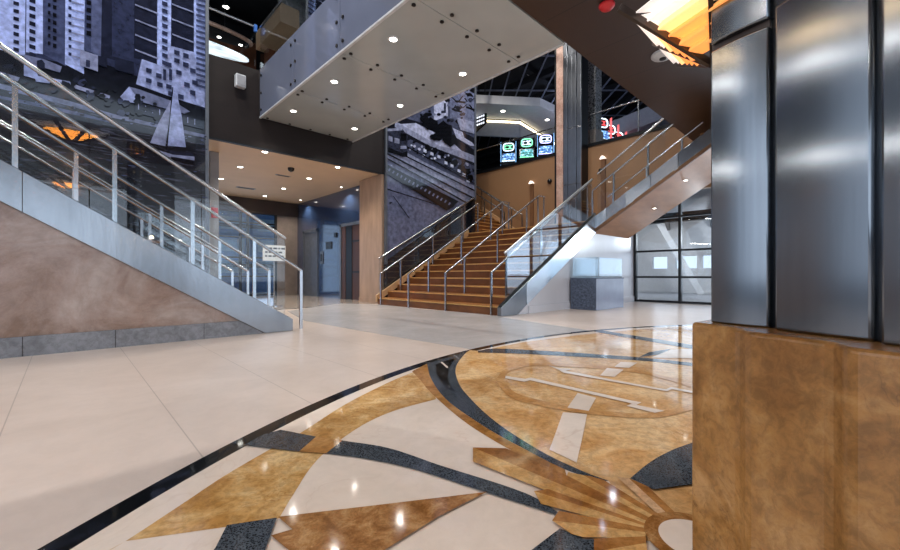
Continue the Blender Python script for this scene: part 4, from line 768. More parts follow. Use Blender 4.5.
(1,[(7.687,4.551),(7.661,4.522),(7.617,4.515),(7.589,4.53),(7.608,4.569),(7.658,4.58)]),
(6,[(9.659,4.365),(9.614,4.315),(9.54,4.3),(9.499,4.335),(9.539,4.378),(9.614,4.389)]),
(1,[(7.237,4.549),(7.22,4.532),(7.189,4.525),(7.176,4.536),(7.19,4.552),(7.216,4.561)]),
(6,[(9.484,4.277),(9.453,4.228),(9.379,4.231),(9.341,4.251),(9.392,4.285),(9.446,4.296)]),
(7,[(6.661,4.854),(6.636,4.819),(6.589,4.804),(6.576,4.833),(6.595,4.873),(6.633,4.883)]),
(7,[(8.246,4.415),(8.218,4.389),(8.156,4.373),(8.147,4.395),(8.163,4.436),(8.217,4.442)]),
(1,[(7.338,4.553),(7.295,4.52),(7.245,4.496),(7.205,4.523),(7.252,4.576),(7.305,4.579)]),
(1,[(9.961,4.399),(9.929,4.371),(9.869,4.36),(9.837,4.376),(9.883,4.422),(9.924,4.42)]),
(6,[(8.966,4.671),(8.942,4.629),(8.898,4.629),(8.877,4.652),(8.902,4.694),(8.941,4.701)]),
(7,[(7.938,4.454),(7.914,4.422),(7.843,4.39),(7.824,4.431),(7.847,4.471),(7.903,4.483)]),
(1,[(9.473,4.385),(9.449,4.35),(9.375,4.336),(9.333,4.359),(9.393,4.411),(9.452,4.424)]),
(0,[(9.175,4.489),(9.145,4.457),(9.086,4.434),(9.065,4.468),(9.091,4.51),(9.153,4.526)]),
(0,[(6.991,4.645),(6.965,4.616),(6.932,4.606),(6.915,4.628),(6.928,4.661),(6.962,4.659)]),
(7,[(8.402,4.457),(8.362,4.424),(8.296,4.403),(8.273,4.431),(8.292,4.473),(8.36,4.493)]),
(4,[(9.502,3.589),(9.489,3.579),(9.463,3.574),(9.454,3.583),(9.466,3.595),(9.491,3.599)]),
(2,[(8.797,3.16),(8.791,3.15),(8.769,3.152),(8.757,3.155),(8.766,3.165),(8.794,3.165)]),
(4,[(8.407,3.453),(8.384,3.438),(8.358,3.438),(8.336,3.442),(8.355,3.452),(8.386,3.459)]),
(4,[(8.666,3.592),(8.652,3.574),(8.602,3.564),(8.565,3.576),(8.605,3.599),(8.64,3.603)]),
(6,[(10.028,3.395),(10.016,3.385),(9.988,3.381),(9.969,3.387),(9.985,3.399),(10.018,3.403)]),
(2,[(7.338,3.667),(7.323,3.652),(7.292,3.645),(7.272,3.656),(7.284,3.671),(7.322,3.68)]),
(4,[(7.571,3.653),(7.553,3.635),(7.516,3.635),(7.507,3.643),(7.517,3.654),(7.546,3.66)]),
(2,[(7.05,3.615),(7.043,3.601),(7.003,3.591),(6.981,3.603),(7.003,3.618),(7.044,3.626)]),
(2,[(6.976,3.613),(6.957,3.601),(6.921,3.593),(6.916,3.603),(6.929,3.615),(6.956,3.617)]),
(6,[(6.708,4.171),(6.696,4.158),(6.663,4.147),(6.634,4.155),(6.655,4.168),(6.695,4.18)]),
(6,[(7.277,3.68),(7.269,3.674),(7.256,3.672),(7.24,3.673),(7.251,3.681),(7.269,3.683)]),
(4,[(8.456,3.406),(8.449,3.391),(8.403,3.384),(8.391,3.396),(8.404,3.412),(8.451,3.417)]),
(2,[(7.619,3.462),(7.604,3.449),(7.57,3.441),(7.555,3.452),(7.57,3.464),(7.602,3.473)]),
(6,[(6.711,3.916),(6.694,3.903),(6.666,3.898),(6.646,3.904),(6.672,3.918),(6.698,3.923)]),
(2,[(7.307,3.932),(7.293,3.922),(7.275,3.921),(7.264,3.924),(7.273,3.935),(7.297,3.939)]),
(4,[(9.037,3.206),(9.026,3.196),(8.98,3.183),(8.964,3.197),(8.981,3.213),(9.025,3.214)]),
(6,[(7.84,3.967),(7.831,3.96),(7.809,3.953),(7.807,3.961),(7.813,3.97),(7.831,3.97)]),
(4,[(8.053,3.786),(8.029,3.775),(8.003,3.768),(7.985,3.775),(7.998,3.789),(8.029,3.795)]),
(2,[(7.53,3.667),(7.522,3.66),(7.506,3.658),(7.498,3.661),(7.503,3.668),(7.521,3.673)]),
(4,[(8.842,3.798),(8.826,3.786),(8.8,3.784),(8.788,3.79),(8.805,3.801),(8.824,3.805)]),
(4,[(7.327,3.592),(7.32,3.584),(7.295,3.579),(7.277,3.584),(7.294,3.598),(7.322,3.601)]),
(4,[(9.921,3.341),(9.896,3.322),(9.847,3.318),(9.822,3.328),(9.857,3.346),(9.911,3.353)]),
(4,[(6.66,3.916),(6.648,3.906),(6.627,3.903),(6.617,3.908),(6.625,3.918),(6.648,3.921)]),
(4,[(8.891,3.76),(8.864,3.746),(8.816,3.739),(8.808,3.747),(8.827,3.764),(8.857,3.766)]),
(4,[(9.048,3.115),(9.034,3.106),(9.013,3.102),(9.007,3.11),(9.012,3.118),(9.034,3.121)]),
(6,[(7.82,3.691),(7.809,3.681),(7.783,3.675),(7.771,3.683),(7.78,3.693),(7.806,3.697)]),
(4,[(8.93,3.655),(8.914,3.637),(8.875,3.637),(8.857,3.644),(8.877,3.656),(8.913,3.664)]),
(4,[(9.382,3.126),(9.368,3.113),(9.327,3.103),(9.292,3.115),(9.319,3.127),(9.367,3.137)]),
(4,[(7.449,3.932),(7.44,3.924),(7.425,3.92),(7.41,3.925),(7.42,3.932),(7.44,3.936)]),
(4,[(7.05,3.811),(7.029,3.799),(6.992,3.787),(6.967,3.796),(6.99,3.813),(7.02,3.819)]),
(4,[(9.483,3.635),(9.467,3.618),(9.42,3.614),(9.402,3.623),(9.431,3.642),(9.467,3.644)]),
(2,[(7.105,4.111),(7.083,4.098),(7.057,4.092),(7.049,4.1),(7.061,4.112),(7.084,4.119)]),
(4,[(9.983,3.099),(9.974,3.091),(9.955,3.09),(9.94,3.094),(9.956,3.101),(9.972,3.106)]),
(2,[(8.248,3.862),(8.217,3.845),(8.192,3.844),(8.177,3.85),(8.186,3.865),(8.222,3.873)]),
(4,[(6.747,3.9),(6.737,3.89),(6.71,3.883),(6.689,3.889),(6.705,3.9),(6.734,3.906)]),
(4,[(10.147,3.124),(10.146,3.115),(10.111,3.111),(10.098,3.118),(10.112,3.129),(10.141,3.13)]),
(2,[(6.875,3.719),(6.856,3.702),(6.828,3.696),(6.815,3.708),(6.825,3.724),(6.855,3.728)]),
(4,[(7.778,3.853),(7.769,3.84),(7.736,3.838),(7.713,3.842),(7.731,3.856),(7.769,3.863)]),
(6,[(6.919,4.074),(6.898,4.058),(6.858,4.051),(6.842,4.059),(6.856,4.073),(6.896,4.078)]),
(4,[(7.123,4.146),(7.106,4.128),(7.072,4.125),(7.057,4.133),(7.073,4.15),(7.106,4.153)]),
(6,[(6.892,3.711),(6.877,3.703),(6.858,3.7),(6.854,3.705),(6.858,3.713),(6.878,3.713)]),
(6,[(9.992,2.889),(9.982,2.882),(9.956,2.88),(9.947,2.884),(9.961,2.892),(9.984,2.895)]),
(4,[(9.027,3.821),(9.01,3.809),(8.976,3.8),(8.961,3.81),(8.983,3.828),(9.007,3.83)]),
(4,[(7.087,3.655),(7.073,3.645),(7.056,3.643),(7.047,3.649),(7.057,3.656),(7.079,3.659)]),
(4,[(8.5,3.548),(8.485,3.535),(8.457,3.532),(8.443,3.539),(8.461,3.551),(8.482,3.551)]),
(6,[(6.824,4.208),(6.81,4.196),(6.785,4.188),(6.771,4.197),(6.778,4.209),(6.813,4.215)]),
(4,[(7.482,3.607),(7.455,3.589),(7.429,3.591),(7.404,3.595),(7.422,3.606),(7.462,3.617)]),
(2,[(8.709,3.61),(8.688,3.596),(8.649,3.592),(8.638,3.6),(8.653,3.614),(8.682,3.614)]),
(6,[(6.959,4.127),(6.93,4.109),(6.894,4.103),(6.885,4.112),(6.895,4.13),(6.933,4.136)]),
(2,[(7.233,3.914),(7.226,3.905),(7.208,3.899),(7.19,3.906),(7.204,3.915),(7.229,3.92)]),
(2,[(6.71,4.168),(6.697,4.157),(6.658,4.147),(6.656,4.157),(6.665,4.169),(6.7,4.177)]),
(2,[(6.761,4.124),(6.75,4.114),(6.728,4.11),(6.718,4.116),(6.723,4.127),(6.749,4.131)]),
(6,[(7.447,3.512),(7.443,3.502),(7.419,3.499),(7.416,3.507),(7.422,3.517),(7.444,3.517)]),
(4,[(6.942,3.679),(6.935,3.674),(6.92,3.67),(6.916,3.674),(6.921,3.683),(6.937,3.683)]),
(4,[(7.729,3.646),(7.721,3.639),(7.696,3.634),(7.69,3.639),(7.698,3.65),(7.72,3.652)]),
(4,[(9.428,3.704),(9.401,3.687),(9.36,3.684),(9.342,3.691),(9.362,3.704),(9.407,3.711)]),
(2,[(8.728,3.746),(8.72,3.729),(8.671,3.725),(8.648,3.733),(8.672,3.749),(8.717,3.76)]),
(2,[(9.547,3.039),(9.523,3.022),(9.466,3.016),(9.458,3.028),(9.472,3.046),(9.517,3.048)]),
(2,[(10.163,3.018),(10.135,3.003),(10.091,2.997),(10.068,3.007),(10.093,3.021),(10.133,3.026)]),
(2,[(7.209,3.94),(7.194,3.929),(7.176,3.925),(7.171,3.933),(7.174,3.939),(7.197,3.942)]),
(0,[(8.453,5.559),(8.439,5.468),(8.295,5.33),(8.141,5.325),(8.022,5.262),(7.894,5.328),(7.811,5.391),(7.866,5.507),(8.009,5.575),(8.141,5.695),(8.277,5.654),(8.427,5.65)]),
(0,[(9.088,5.529),(9.094,5.404),(8.914,5.234),(8.69,5.218),(8.531,5.132),(8.38,5.241),(8.259,5.321),(8.302,5.465),(8.496,5.567),(8.69,5.73),(8.863,5.661),(9.061,5.664)]),
(0,[(9.321,5.258),(9.342,5.151),(9.215,5.092),(9,4.954),(8.845,4.999),(8.742,5.023),(8.643,5.099),(8.642,5.18),(8.801,5.333),(9,5.347),(9.149,5.402),(9.3,5.353)]),
(0,[(8.062,5.611),(8.062,5.56),(7.987,5.47),(7.898,5.45),(7.833,5.448),(7.767,5.462),(7.717,5.517),(7.74,5.594),(7.821,5.64),(7.898,5.69),(7.97,5.701),(8.051,5.66)]),
(0,[(8.676,5.202),(8.65,5.142),(8.52,5.036),(8.39,5.029),(8.282,4.989),(8.162,5.017),(8.097,5.064),(8.157,5.15),(8.279,5.196),(8.39,5.278),(8.516,5.267),(8.648,5.257)]),
(6,[(9.091,5.595),(9.749,5.56),(10.147,5.244),(9.946,5.199),(9.274,5.312)]),
(5,[(9.274,5.971),(10.147,6.071),(10.147,5.657),(9.461,5.623)]),
(1,[(9.556,5.58),(10.147,5.52),(10.147,5.313),(9.652,5.402)]),
(0,[(8.143,4.734),(8.111,4.667),(8.078,4.628),(8.018,4.607),(7.943,4.583),(7.905,4.638),(7.91,4.683),(7.923,4.735),(7.951,4.783),(8.018,4.826),(8.089,4.8),(8.118,4.792)]),
(7,[(7.858,4.641),(7.978,4.636),(7.978,4.544),(7.858,4.55)]),
(0,[(8.452,4.708),(8.409,4.65),(8.362,4.589),(8.306,4.561),(8.229,4.578),(8.176,4.584),(8.182,4.65),(8.212,4.716),(8.244,4.757),(8.306,4.776),(8.384,4.803),(8.423,4.747)]),
(7,[(8.141,4.61),(8.264,4.605),(8.264,4.511),(8.141,4.517)]),
(0,[(8.766,4.679),(8.723,4.606),(8.661,4.567),(8.603,4.537),(8.53,4.522),(8.463,4.57),(8.458,4.614),(8.5,4.672),(8.546,4.732),(8.603,4.763),(8.684,4.745),(8.738,4.739)]),
(7,[(8.432,4.577),(8.56,4.572),(8.56,4.477),(8.432,4.483)]),
(0,[(9.079,4.549),(9.05,4.476),(8.976,4.441),(8.91,4.4),(8.843,4.397),(8.771,4.44),(8.746,4.483),(8.79,4.539),(8.852,4.609),(8.91,4.63),(8.988,4.618),(9.057,4.611)]),
(7,[(8.734,4.448),(8.866,4.442),(8.866,4.345),(8.734,4.352)]),
(0,[(9.357,4.505),(9.32,4.45),(9.247,4.371),(9.182,4.362),(9.109,4.363),(9.035,4.378),(9.018,4.439),(9.064,4.515),(9.122,4.548),(9.182,4.587),(9.265,4.596),(9.331,4.549)]),
(7,[(9,4.403),(9.136,4.397),(9.136,4.299),(9,4.306)]),
(0,[(9.682,4.4),(9.663,4.343),(9.585,4.265),(9.509,4.272),(9.442,4.24),(9.368,4.288),(9.331,4.335),(9.371,4.407),(9.443,4.439),(9.509,4.505),(9.586,4.471),(9.664,4.458)]),
(7,[(9.321,4.3),(9.461,4.293),(9.461,4.193),(9.321,4.201)]),
(0,[(9.931,4.31),(9.882,4.231),(9.814,4.204),(9.749,4.146),(9.665,4.163),(9.592,4.195),(9.588,4.249),(9.635,4.305),(9.683,4.383),(9.749,4.386),(9.841,4.395),(9.899,4.37)]),
(7,[(9.556,4.21),(9.701,4.201),(9.701,4.1),(9.556,4.109)]),
(0,[(10.079,4.13),(10.068,4.059),(10.032,4.037),(9.946,3.971),(9.863,3.998),(9.828,4.03),(9.813,4.086),(9.807,4.134),(9.853,4.213),(9.946,4.212),(10.019,4.228),(10.06,4.191)]),
(7,[(9.749,4.041),(9.897,4.032),(9.897,3.929),(9.749,3.94)]),
(2,[(6.536,4.888),(7.062,5.049),(7.245,4.89),(7.245,4.389),(7.062,4.263),(6.536,4.324)]),
(0,[(6.536,4.38),(7.062,4.351),(7.245,4.448),(7.245,4.272),(7.062,4.234),(6.536,4.268)]),
(5,[(6.57,4.727),(6.708,4.732),(6.708,4.589),(6.57,4.586)]),
(5,[(6.777,4.72),(6.954,4.733),(6.954,4.588),(6.777,4.577)]),
(0,[(6.99,4.915),(7.208,4.939),(7.208,4.734),(6.99,4.683)]),
(5,[(6.536,4.916),(7.062,5.078),(7.062,5.006),(6.536,4.846)]),
(5,[(6.99,4.538),(7.208,4.587),(7.208,4.499),(6.99,4.451)]),
(0,[(6.57,4.416),(10.147,3.728),(10.147,3.68),(6.57,4.377)]),
(0,[(7.208,4.587),(10.147,3.969),(10.147,3.928),(7.208,4.552)]),
(0,[(6.502,4.246),(10.046,3.473),(10.046,3.412),(6.502,4.196)]),
(0,[(6.502,4.106),(9.749,3.265),(9.749,3.211),(6.502,4.061)]),
(0,[(7.432,4.518),(10.147,4.073),(10.147,4.045),(7.432,4.494)]),
(1,[(6.502,3.867),(6.99,3.756),(9.274,3.171),(9.136,3.023),(8.866,2.895),(6.502,3.698)]),
(4,[(6.604,3.815),(6.649,3.801),(6.594,3.723),(6.55,3.737)]),
(4,[(6.742,3.776),(6.788,3.762),(6.732,3.683),(6.687,3.698)]),
(4,[(6.883,3.737),(6.929,3.722),(6.872,3.643),(6.826,3.658)]),
(4,[(7.026,3.697),(7.073,3.682),(7.015,3.602),(6.968,3.618)]),
(4,[(7.171,3.656),(7.219,3.641),(7.16,3.561),(7.113,3.576)]),
(4,[(7.319,3.615),(7.368,3.599),(7.308,3.518),(7.26,3.534)]),
(4,[(7.47,3.572),(7.519,3.556),(7.458,3.475),(7.409,3.491)]),
(4,[(7.623,3.529),(7.673,3.513),(7.611,3.431),(7.561,3.448)]),
(4,[(7.779,3.486),(7.83,3.469),(7.767,3.387),(7.716,3.404)]),
(4,[(7.938,3.441),(7.99,3.424),(7.926,3.341),(7.874,3.358)]),
(4,[(8.1,3.396),(8.153,3.379),(8.087,3.295),(8.035,3.312)]),
(4,[(8.264,3.35),(8.319,3.332),(8.252,3.248),(8.198,3.266)]),
(4,[(8.432,3.303),(8.488,3.285),(8.42,3.2),(8.365,3.218)]),
(4,[(8.603,3.255),(8.66,3.237),(8.59,3.151),(8.534,3.169)]),
(4,[(8.778,3.206),(8.835,3.187),(8.764,3.101),(8.707,3.12)]),
(4,[(8.955,3.156),(9.014,3.137),(8.942,3.051),(8.884,3.07)]),
(0,[(6.502,3.909),(9.367,3.233),(9.274,3.155),(6.502,3.853)]),
(0,[(6.502,3.698),(8.91,2.932),(8.822,2.874),(6.502,3.642)]),
(1,[(6.502,3.234),(8.432,3.019),(8.432,2.994),(6.502,3.2)]),
(2,[(6.708,3.051),(7.282,2.481),(7.319,2.49),(6.742,3.055)]),
(1,[(6.698,2.85),(6.681,2.835),(6.661,2.829),(6.639,2.816),(6.607,2.821),(6.585,2.825),(6.587,2.836),(6.6,2.847),(6.613,2.863),(6.639,2.862),(6.671,2.868),(6.686,2.86)])]

M = {}
M['floor'] = marble('cream_stone', srgb(203,189,181), srgb(197,183,175), srgb(209,196,189), .8, .28, joints=(.67, 60, .235), mottle=.14)
M['greyband'] = marble('grey_stone', srgb(172,170,172), srgb(166,164,166), srgb(180,178,180), 1.2, .26, mottle=.15)
M['cream2'] = marble('pale_marble', srgb(226,212,201), srgb(221,206,194), srgb(231,218,208), 1.3, .07, vein=srgb(206,184,170), mottle=.14)
M['gold'] = marble('golden_marble', srgb(214,172,120), srgb(196,148,94), srgb(226,192,146), 3.0, .07, vein=srgb(234,208,168))
M['goldy'] = marble('yellow_marble', srgb(202,160,102), srgb(178,132,74), srgb(220,188,138), 4.5, .07, vein=srgb(150,104,54))
M['gold3'] = marble('tawny_marble', srgb(198,150,96), srgb(184,134,80), srgb(210,166,114), 4., .07)
M['gold2'] = marble('amber_marble', srgb(172,124,70), srgb(152,104,54), srgb(188,142,88), 4., .07)
M['brown'] = marble('brown_marble', srgb(160,112,64), srgb(132,86,42), srgb(190,146,98), 14., .08)
M['ray_l'] = marble('ray_gold', srgb(202,156,96), srgb(180,130,70), srgb(216,178,122), 5., .07)
M['ray_d'] = marble('ray_amber', srgb(164,112,58), srgb(144,92,44), srgb(182,130,76), 5., .07)
M['ray_p'] = marble('ray_rose', srgb(206,164,124), srgb(192,146,106), srgb(216,178,140), 6., .07)
M['black'] = granite('black_granite', srgb(20,23,28), srgb(84,92,102), 150, .07)
M['jet'] = plain('jet_stone', srgb(16,18,20), .05, var=.1)
M['lobbyfloor'] = marble('lobby_stone', srgb(180,172,166), srgb(172,164,159), srgb(188,180,174), 1.2, .08, mottle=.15)
M['steel'] = plain('brushed_steel', (.27,.29,.315,1), .24, 1., var=.05, scale=1.6, stretch=(1.3,1,.3), aniso=.5, bump=.9)
M['colsteel'] = plain('column_steel', (.195,.21,.23,1), .205, 1., var=.02, scale=8, stretch=(9,9,.25), aniso=.97)
M['towersteel'] = plain('tower_steel', (.36,.38,.42,1), .3, 1., var=.03, scale=3)
M['rail'] = plain('satin_rail', (.50,.52,.55,1), .26, 1., var=.02)
M['caprail'] = plain('bright_cap_rail', (.74,.77,.80,1), .3, .8, var=.02)
M['sidetrim'] = plain('pale_side_trim', srgb(196,158,118), .45, var=.05)
M['lit_steel'] = plain('window_lit_steel', (.66,.70,.75,1), .22, .85, var=.03, scale=2)  # paler copy of the stair steel, window reflections put into its colour
M['bronze'] = plain('bronze_panel', srgb(60,48,43), .42, .25, var=.06, scale=2)
M['fascia'] = plain('dark_fascia', srgb(33,26,25), .5, 0., var=.05, scale=1.5, stretch=(1,1,5), spec=.3)
M['black_metal'] = plain('black_metal', srgb(22,24,28), .4, .3)
M['darkceil'] = plain('dark_ceiling', srgb(20,22,28), .9, var=.15, scale=1.5)
M['grid'] = plain('ceiling_grid', srgb(104,110,128), .6, .1)
M['tan'] = plain('tan_wall', srgb(150,114,82), .5, var=.05, scale=1.2, stretch=(1,.3,.3))
M['tan_soffit'] = plain('tan_soffit', srgb(184,134,96), .45, var=.05, scale=2.5, stretch=(.5,2,2))
M['trimwood'] = plain('brown_edge', srgb(120,84,56), .45)
M['lobbyceil'] = plain('lobby_ceiling', srgb(214,184,152), .6, var=.02, scale=1)
M['travertine'] = plain('travertine', srgb(170,142,120), .4, var=.06, scale=3, stretch=(2,2,.4))
M['darkglass'] = plain('lacquered_wall', srgb(34,40,54), .13, .0, var=.05, scale=1, spec=.9, coat=1)
M['white_wall'] = plain('polished_white', srgb(212,212,218), .24, var=.03, scale=.7, stretch=(1,1,.5), spec=.7, coat=.25)
M['white'] = plain('white_paint', srgb(214,214,216), .5, var=.02)
M['greypaint'] = plain('grey_paint', srgb(150,152,158), .5, var=.03)
M['plaster'] = marble('rose_plaster', srgb(160,136,124), srgb(132,104,86), srgb(178,160,150), 1.2, .22, mottle=.35)
M['plinth'] = marble('grey_plinth', srgb(128,130,136), srgb(116,118,124), srgb(138,140,146), 2, .25, joints=None)
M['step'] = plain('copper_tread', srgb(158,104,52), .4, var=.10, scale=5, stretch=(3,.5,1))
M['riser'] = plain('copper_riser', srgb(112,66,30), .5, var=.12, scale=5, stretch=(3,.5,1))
M['nosing'] = plain('gold_nosing', srgb(206,160,96), .4, var=.05)
M['glass'] = glass('guard_glass', (.94,.965,.975,1), .02, .35)
M['stairglass'] = glass('reflective_guard_glass', (.90,.93,.95,1), .055, .40)
M['winglass'] = glass('window_glass', (.95,.975,.99,1), .03, .4)
M['lobbyglass'] = glass('blue_lobby_glass', (.74,.90,1,1), .04, .5)
M['bridge_side'] = frosted('frosted_side_glass', srgb(120,128,150), .86, .1)
M['bridge_soffit'] = frosted('white_backed_glass', srgb(182,190,192), 1., .12)
M['bolt'] = plain('bolt_dark', srgb(50,46,46), .3, .8)
M['mframe'] = plain('grey_frame', srgb(112,118,128), .4, .6)
M['lamp'] = emit('downlight_lens', (1,.93,.82,1), 14)
M['orange'] = None
M['stone'] = marble('gold_stone', srgb(154,110,60), srgb(130,88,44), srgb(176,134,86), 4, .26, vein=srgb(70,46,28), mottle=.8)
M['pinkstone'] = marble('pink_stone', srgb(206,170,154), srgb(190,150,134), srgb(218,188,174), 3., .3)
M['slabgranite'] = granite('mottled_granite', srgb(14,15,18), srgb(150,152,156), 16, .4)
M['greygranite'] = granite('pink_granite', srgb(120,108,104), srgb(160,148,142), 30, .3)
M['plinthgranite'] = granite('blue_black_granite', srgb(38,44,58), srgb(96,108,130), 45, .12)
M['plinthgrey'] = plain('grey_polished_side', srgb(160,172,196), .18, var=.03, scale=2, spec=.6)
M['greytrav'] = plain('grey_stone_pier', srgb(126,116,112), .4, var=.06, scale=3)
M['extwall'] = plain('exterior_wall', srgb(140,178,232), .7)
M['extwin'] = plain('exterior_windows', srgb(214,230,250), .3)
M['blue_lit_wall'] = plain('blue_lit_lacquer_wall', srgb(46,66,102), .14, var=.05, scale=1, spec=.9, coat=1)  # blue light from the lobby windows put into the dark lacquer colour
M['redbrown'] = plain('walnut_panel', srgb(70,40,26), .45, var=.12, scale=2, stretch=(3,3,.4))
M['brownwall'] = plain('brown_panel_wall', srgb(104,60,36), .45, var=.18, scale=2, stretch=(2,2,.3))
M['black_plastic'] = plain('black_plastic', srgb(18,18,20), .25)
M['white_plastic'] = plain('white_plastic', srgb(200,204,208), .4)
M['red'] = plain('red_enamel', srgb(200,40,48), .35)
M['paper'] = plain('white_paper', srgb(235,238,240), .6, var=.02)
M['ink'] = plain('dark_ink', srgb(40,50,70), .6)
M['ground'] = plain('pavement', srgb(150,152,156), .8, var=.06, scale=.5)

def seam_mat(name, col, w, h, rough, metal, seam):
    m, nt, b = base_mat(name)
    br = N(nt, 'ShaderNodeTexBrick'); br.offset = 0
    br.inputs['Scale'].default_value = 1; br.inputs['Mortar Size'].default_value = .008
    br.inputs['Brick Width'].default_value = w; br.inputs['Row Height'].default_value = h
    v = coords(nt); nt.links.new(v, br.inputs['Vector'])
    f = noise(nt, v, .8, 3)
    c = ramp(nt, f, [(.3, tuple(x*.9 for x in col[:3])+(1,)), (.7, col)])
    nt.links.new(mixc(nt, br.outputs['Fac'], c, seam), b.inputs['Base Color'])
    b.inputs['Roughness'].default_value = rough; b.inputs['Metallic'].default_value = metal
    return m
M['slab'] = seam_mat('brown_metal_soffit', srgb(70,52,43), 1.2, 30, .4, .2, srgb(42,31,27))

def water_mat():
    m, nt, b = base_mat('printed_water')
    f = noise(nt, coords(nt, (1.2, 1, 9)), 2.2, 6, .7, .4)
    nt.links.new(ramp(nt, f, [(.42, srgb(12,14,22)), (.55, srgb(28,30,42)), (.66, srgb(78,80,98))]), b.inputs['Base Color'])
    b.inputs['Roughness'].default_value = .12; b.inputs['Coat Weight'].default_value = 1
    b.inputs['Coat Roughness'].default_value = .02
    return m
GREY = [(16,18,28), (28,32,50), (42,48,74), (58,66,98), (76,84,118), (96,104,136), (122,130,164), (140,152,198), (152,168,222)]
def print_mat(i, tint):
    c = GREY[i]
    return plain('print_tone_%d_%s' % (i, tint), srgb(*c) if tint == 'blue' else srgb(*[min(255, int((.7*x+.3*(sum(c)/3))*(.7,.8,.95,1.1,1.25,1.3,1.3,1.3,1.2)[i])) for x in c]), .12, var=.16, scale=9, stretch=(1,1,1), coat=1)

# ------------------------------------------------------------------ mesh helpers
ROOTS = {}
class MB:
    def __init__(s, tf=None):
        s.v = []; s.f = []; s.m = []; s.tf = tf
    def add(s, verts, faces, m=0):
        o = len(s.v)
        for p in verts:
            p = Vector(p); s.v.append(s.tf(p) if s.tf else p)
        for f in faces: s.f.append([o+i for i in f]); s.m.append(m)
    def box(s, a, b, m=0):
        x0,y0,z0 = [min(p,q) for p,q in zip(a,b)]; x1,y1,z1 = [max(p,q) for p,q in zip(a,b)]
        s.add([(x0,y0,z0),(x1,y0,z0),(x1,y1,z0),(x0,y1,z0),(x0,y0,z1),(x1,y0,z1),(x1,y1,z1),(x0,y1,z1)],
              [(0,3,2,1),(4,5,6,7),(0,1,5,4),(1,2,6,5),(2,3,7,6),(3,0,4,7)], m)
        return s
    def prism(s, poly, axis, a, b, m=0):
        """poly: 2D outline; axis x -> (y,z), y -> (x,z), z -> (x,y)"""
        def p3(p, t): return {'x': (t,p[0],p[1]), 'y': (p[0],t,p[1]), 'z': (p[0],p[1],t)}[axis]
        n = len(poly)
        s.add([p3(p,a) for p in poly]+[p3(p,b) for p in poly],
              [tuple(range(n))[::-1], tuple(range(n,2*n))]+[(i,(i+1)%n,n+(i+1)%n,n+i) for i in range(n)], m)
        return s
    def flat(s, poly, z, m=0):
        s.add([(x,y,z) for x,y in poly], [tuple(range(len(poly)))], m); return s
    def bar(s, p, q, w, h=None, m=0):
        """rectangular bar from p to q, w wide, h high"""
        p, q = Vector(p), Vector(q); d = (q-p).normalized(); h = h or w
        u = d.cross(Vector((0,0,1)))
        u = u.normalized() if u.length > 1e-4 else Vector((1,0,0))
        n = u.cross(d)
        vs = []
        for c in (p, q):
            for su, sn in ((-1,-1),(1,-1),(1,1),(-1,1)): vs.append(c+u*su*w/2+n*sn*h/2)
        s.add(vs, [(0,1,2,3),(7,6,5,4),(0,4,5,1),(1,5,6,2),(2,6,7,3),(3,7,4,0)], m); return s
    def tube(s, pts, r, n=10, m=0):
        pts = [Vector(p) for p in pts]; rings = []
        for i, p in enumerate(pts):
            d = ((pts[min(i+1,len(pts)-1)]-p).normalized()+(p-pts[max(i-1,0)]).normalized())
            d = d.normalized() if d.length else Vector((0,0,1))
            u = d.cross(Vector((0,0,1)));  u = u.normalized() if u.length > 1e-3 else Vector((1,0,0))
            k = d.cross(u)
            rings.append([p+u*math.cos(2*PI*j/n)*r+k*math.sin(2*PI*j/n)*r for j in range(n)])
        o = [v for rg in rings for v in rg]
        f = [(i*n+j, i*n+(j+1)%n, (i+1)*n+(j+1)%n, (i+1)*n+j) for i in range(len(pts)-1) for j in range(n)]
        f += [tuple(range(n))[::-1], tuple((len(pts)-1)*n+j for j in range(n))]
        s.add(o, f, m); return s
    def lathe(s, prof, n=20, c=(0,0,0), m=0):
        o = []; f = []
        for r, z in prof:
            for j in range(n): o.append((c[0]+r*math.cos(2*PI*j/n), c[1]+r*math.sin(2*PI*j/n), c[2]+z))
        for i in range(len(prof)-1):
            for j in range(n): f.append((i*n+j, i*n+(j+1)%n, (i+1)*n+(j+1)%n, (i+1)*n+j))
        f += [tuple(range(n))[::-1], tuple((len(prof)-1)*n+j for j in range(n))]
        s.add(o, f, m); return s
    def build(s, name, mats, parent=None, bevel=0, smooth=False, seg=2):
        org = Vector((0,0,0))
        if parent is not None:
            r = parent
            while r.parent: r = r.parent
            org = ROOTS.get(r.name, Vector((0,0,0)))
        me = bpy.data.meshes.new(name)
        me.from_pydata([v-org for v in s.v], [], s.f)
        if not isinstance(mats, (list, tuple)): mats = [mats]
        for m in mats: me.materials.append(m)
        for p, mi in zip(me.polygons, s.m): p.material_index = mi
        bm = bmesh.new(); bm.from_mesh(me); bmesh.ops.recalc_face_normals(bm, faces=bm.faces)
        bm.to_mesh(me); bm.free()
        o = bpy.data.objects.new(name, me); COL.objects.link(o)
        if parent is not None: o.parent = parent
        if bevel:
            md = o.modifiers.new('bevel', 'BEVEL'); md.width = bevel; md.segments = seg; md.limit_method = 'ANGLE'
        if smooth:
            for p in me.polygons: p.use_smooth = True
            try: me.set_sharp_from_angle(angle=math.radians(40))
            except Exception: pass
        return o
def tag(o, label=None, cat=None, group=None, kind=None):
    if label: o['label'] = label
    if cat: o['category'] = cat
    if group: o['group'] = group
    if kind: o['kind'] = kind
    return o
def thing(name, label, cat, loc=(0,0,0), group=None):
    o = bpy.data.objects.new(name, None); COL.objects.link(o); o.location = loc
    o.empty_display_size = .1
    ROOTS[o.name] = Vector(loc)
    return tag(o, label, cat, group)
def struct(name, mb, mats, parent=None, **kw):
    o = mb.build(name, mats, parent, **kw)
    o['kind'] = 'structure'
    return o
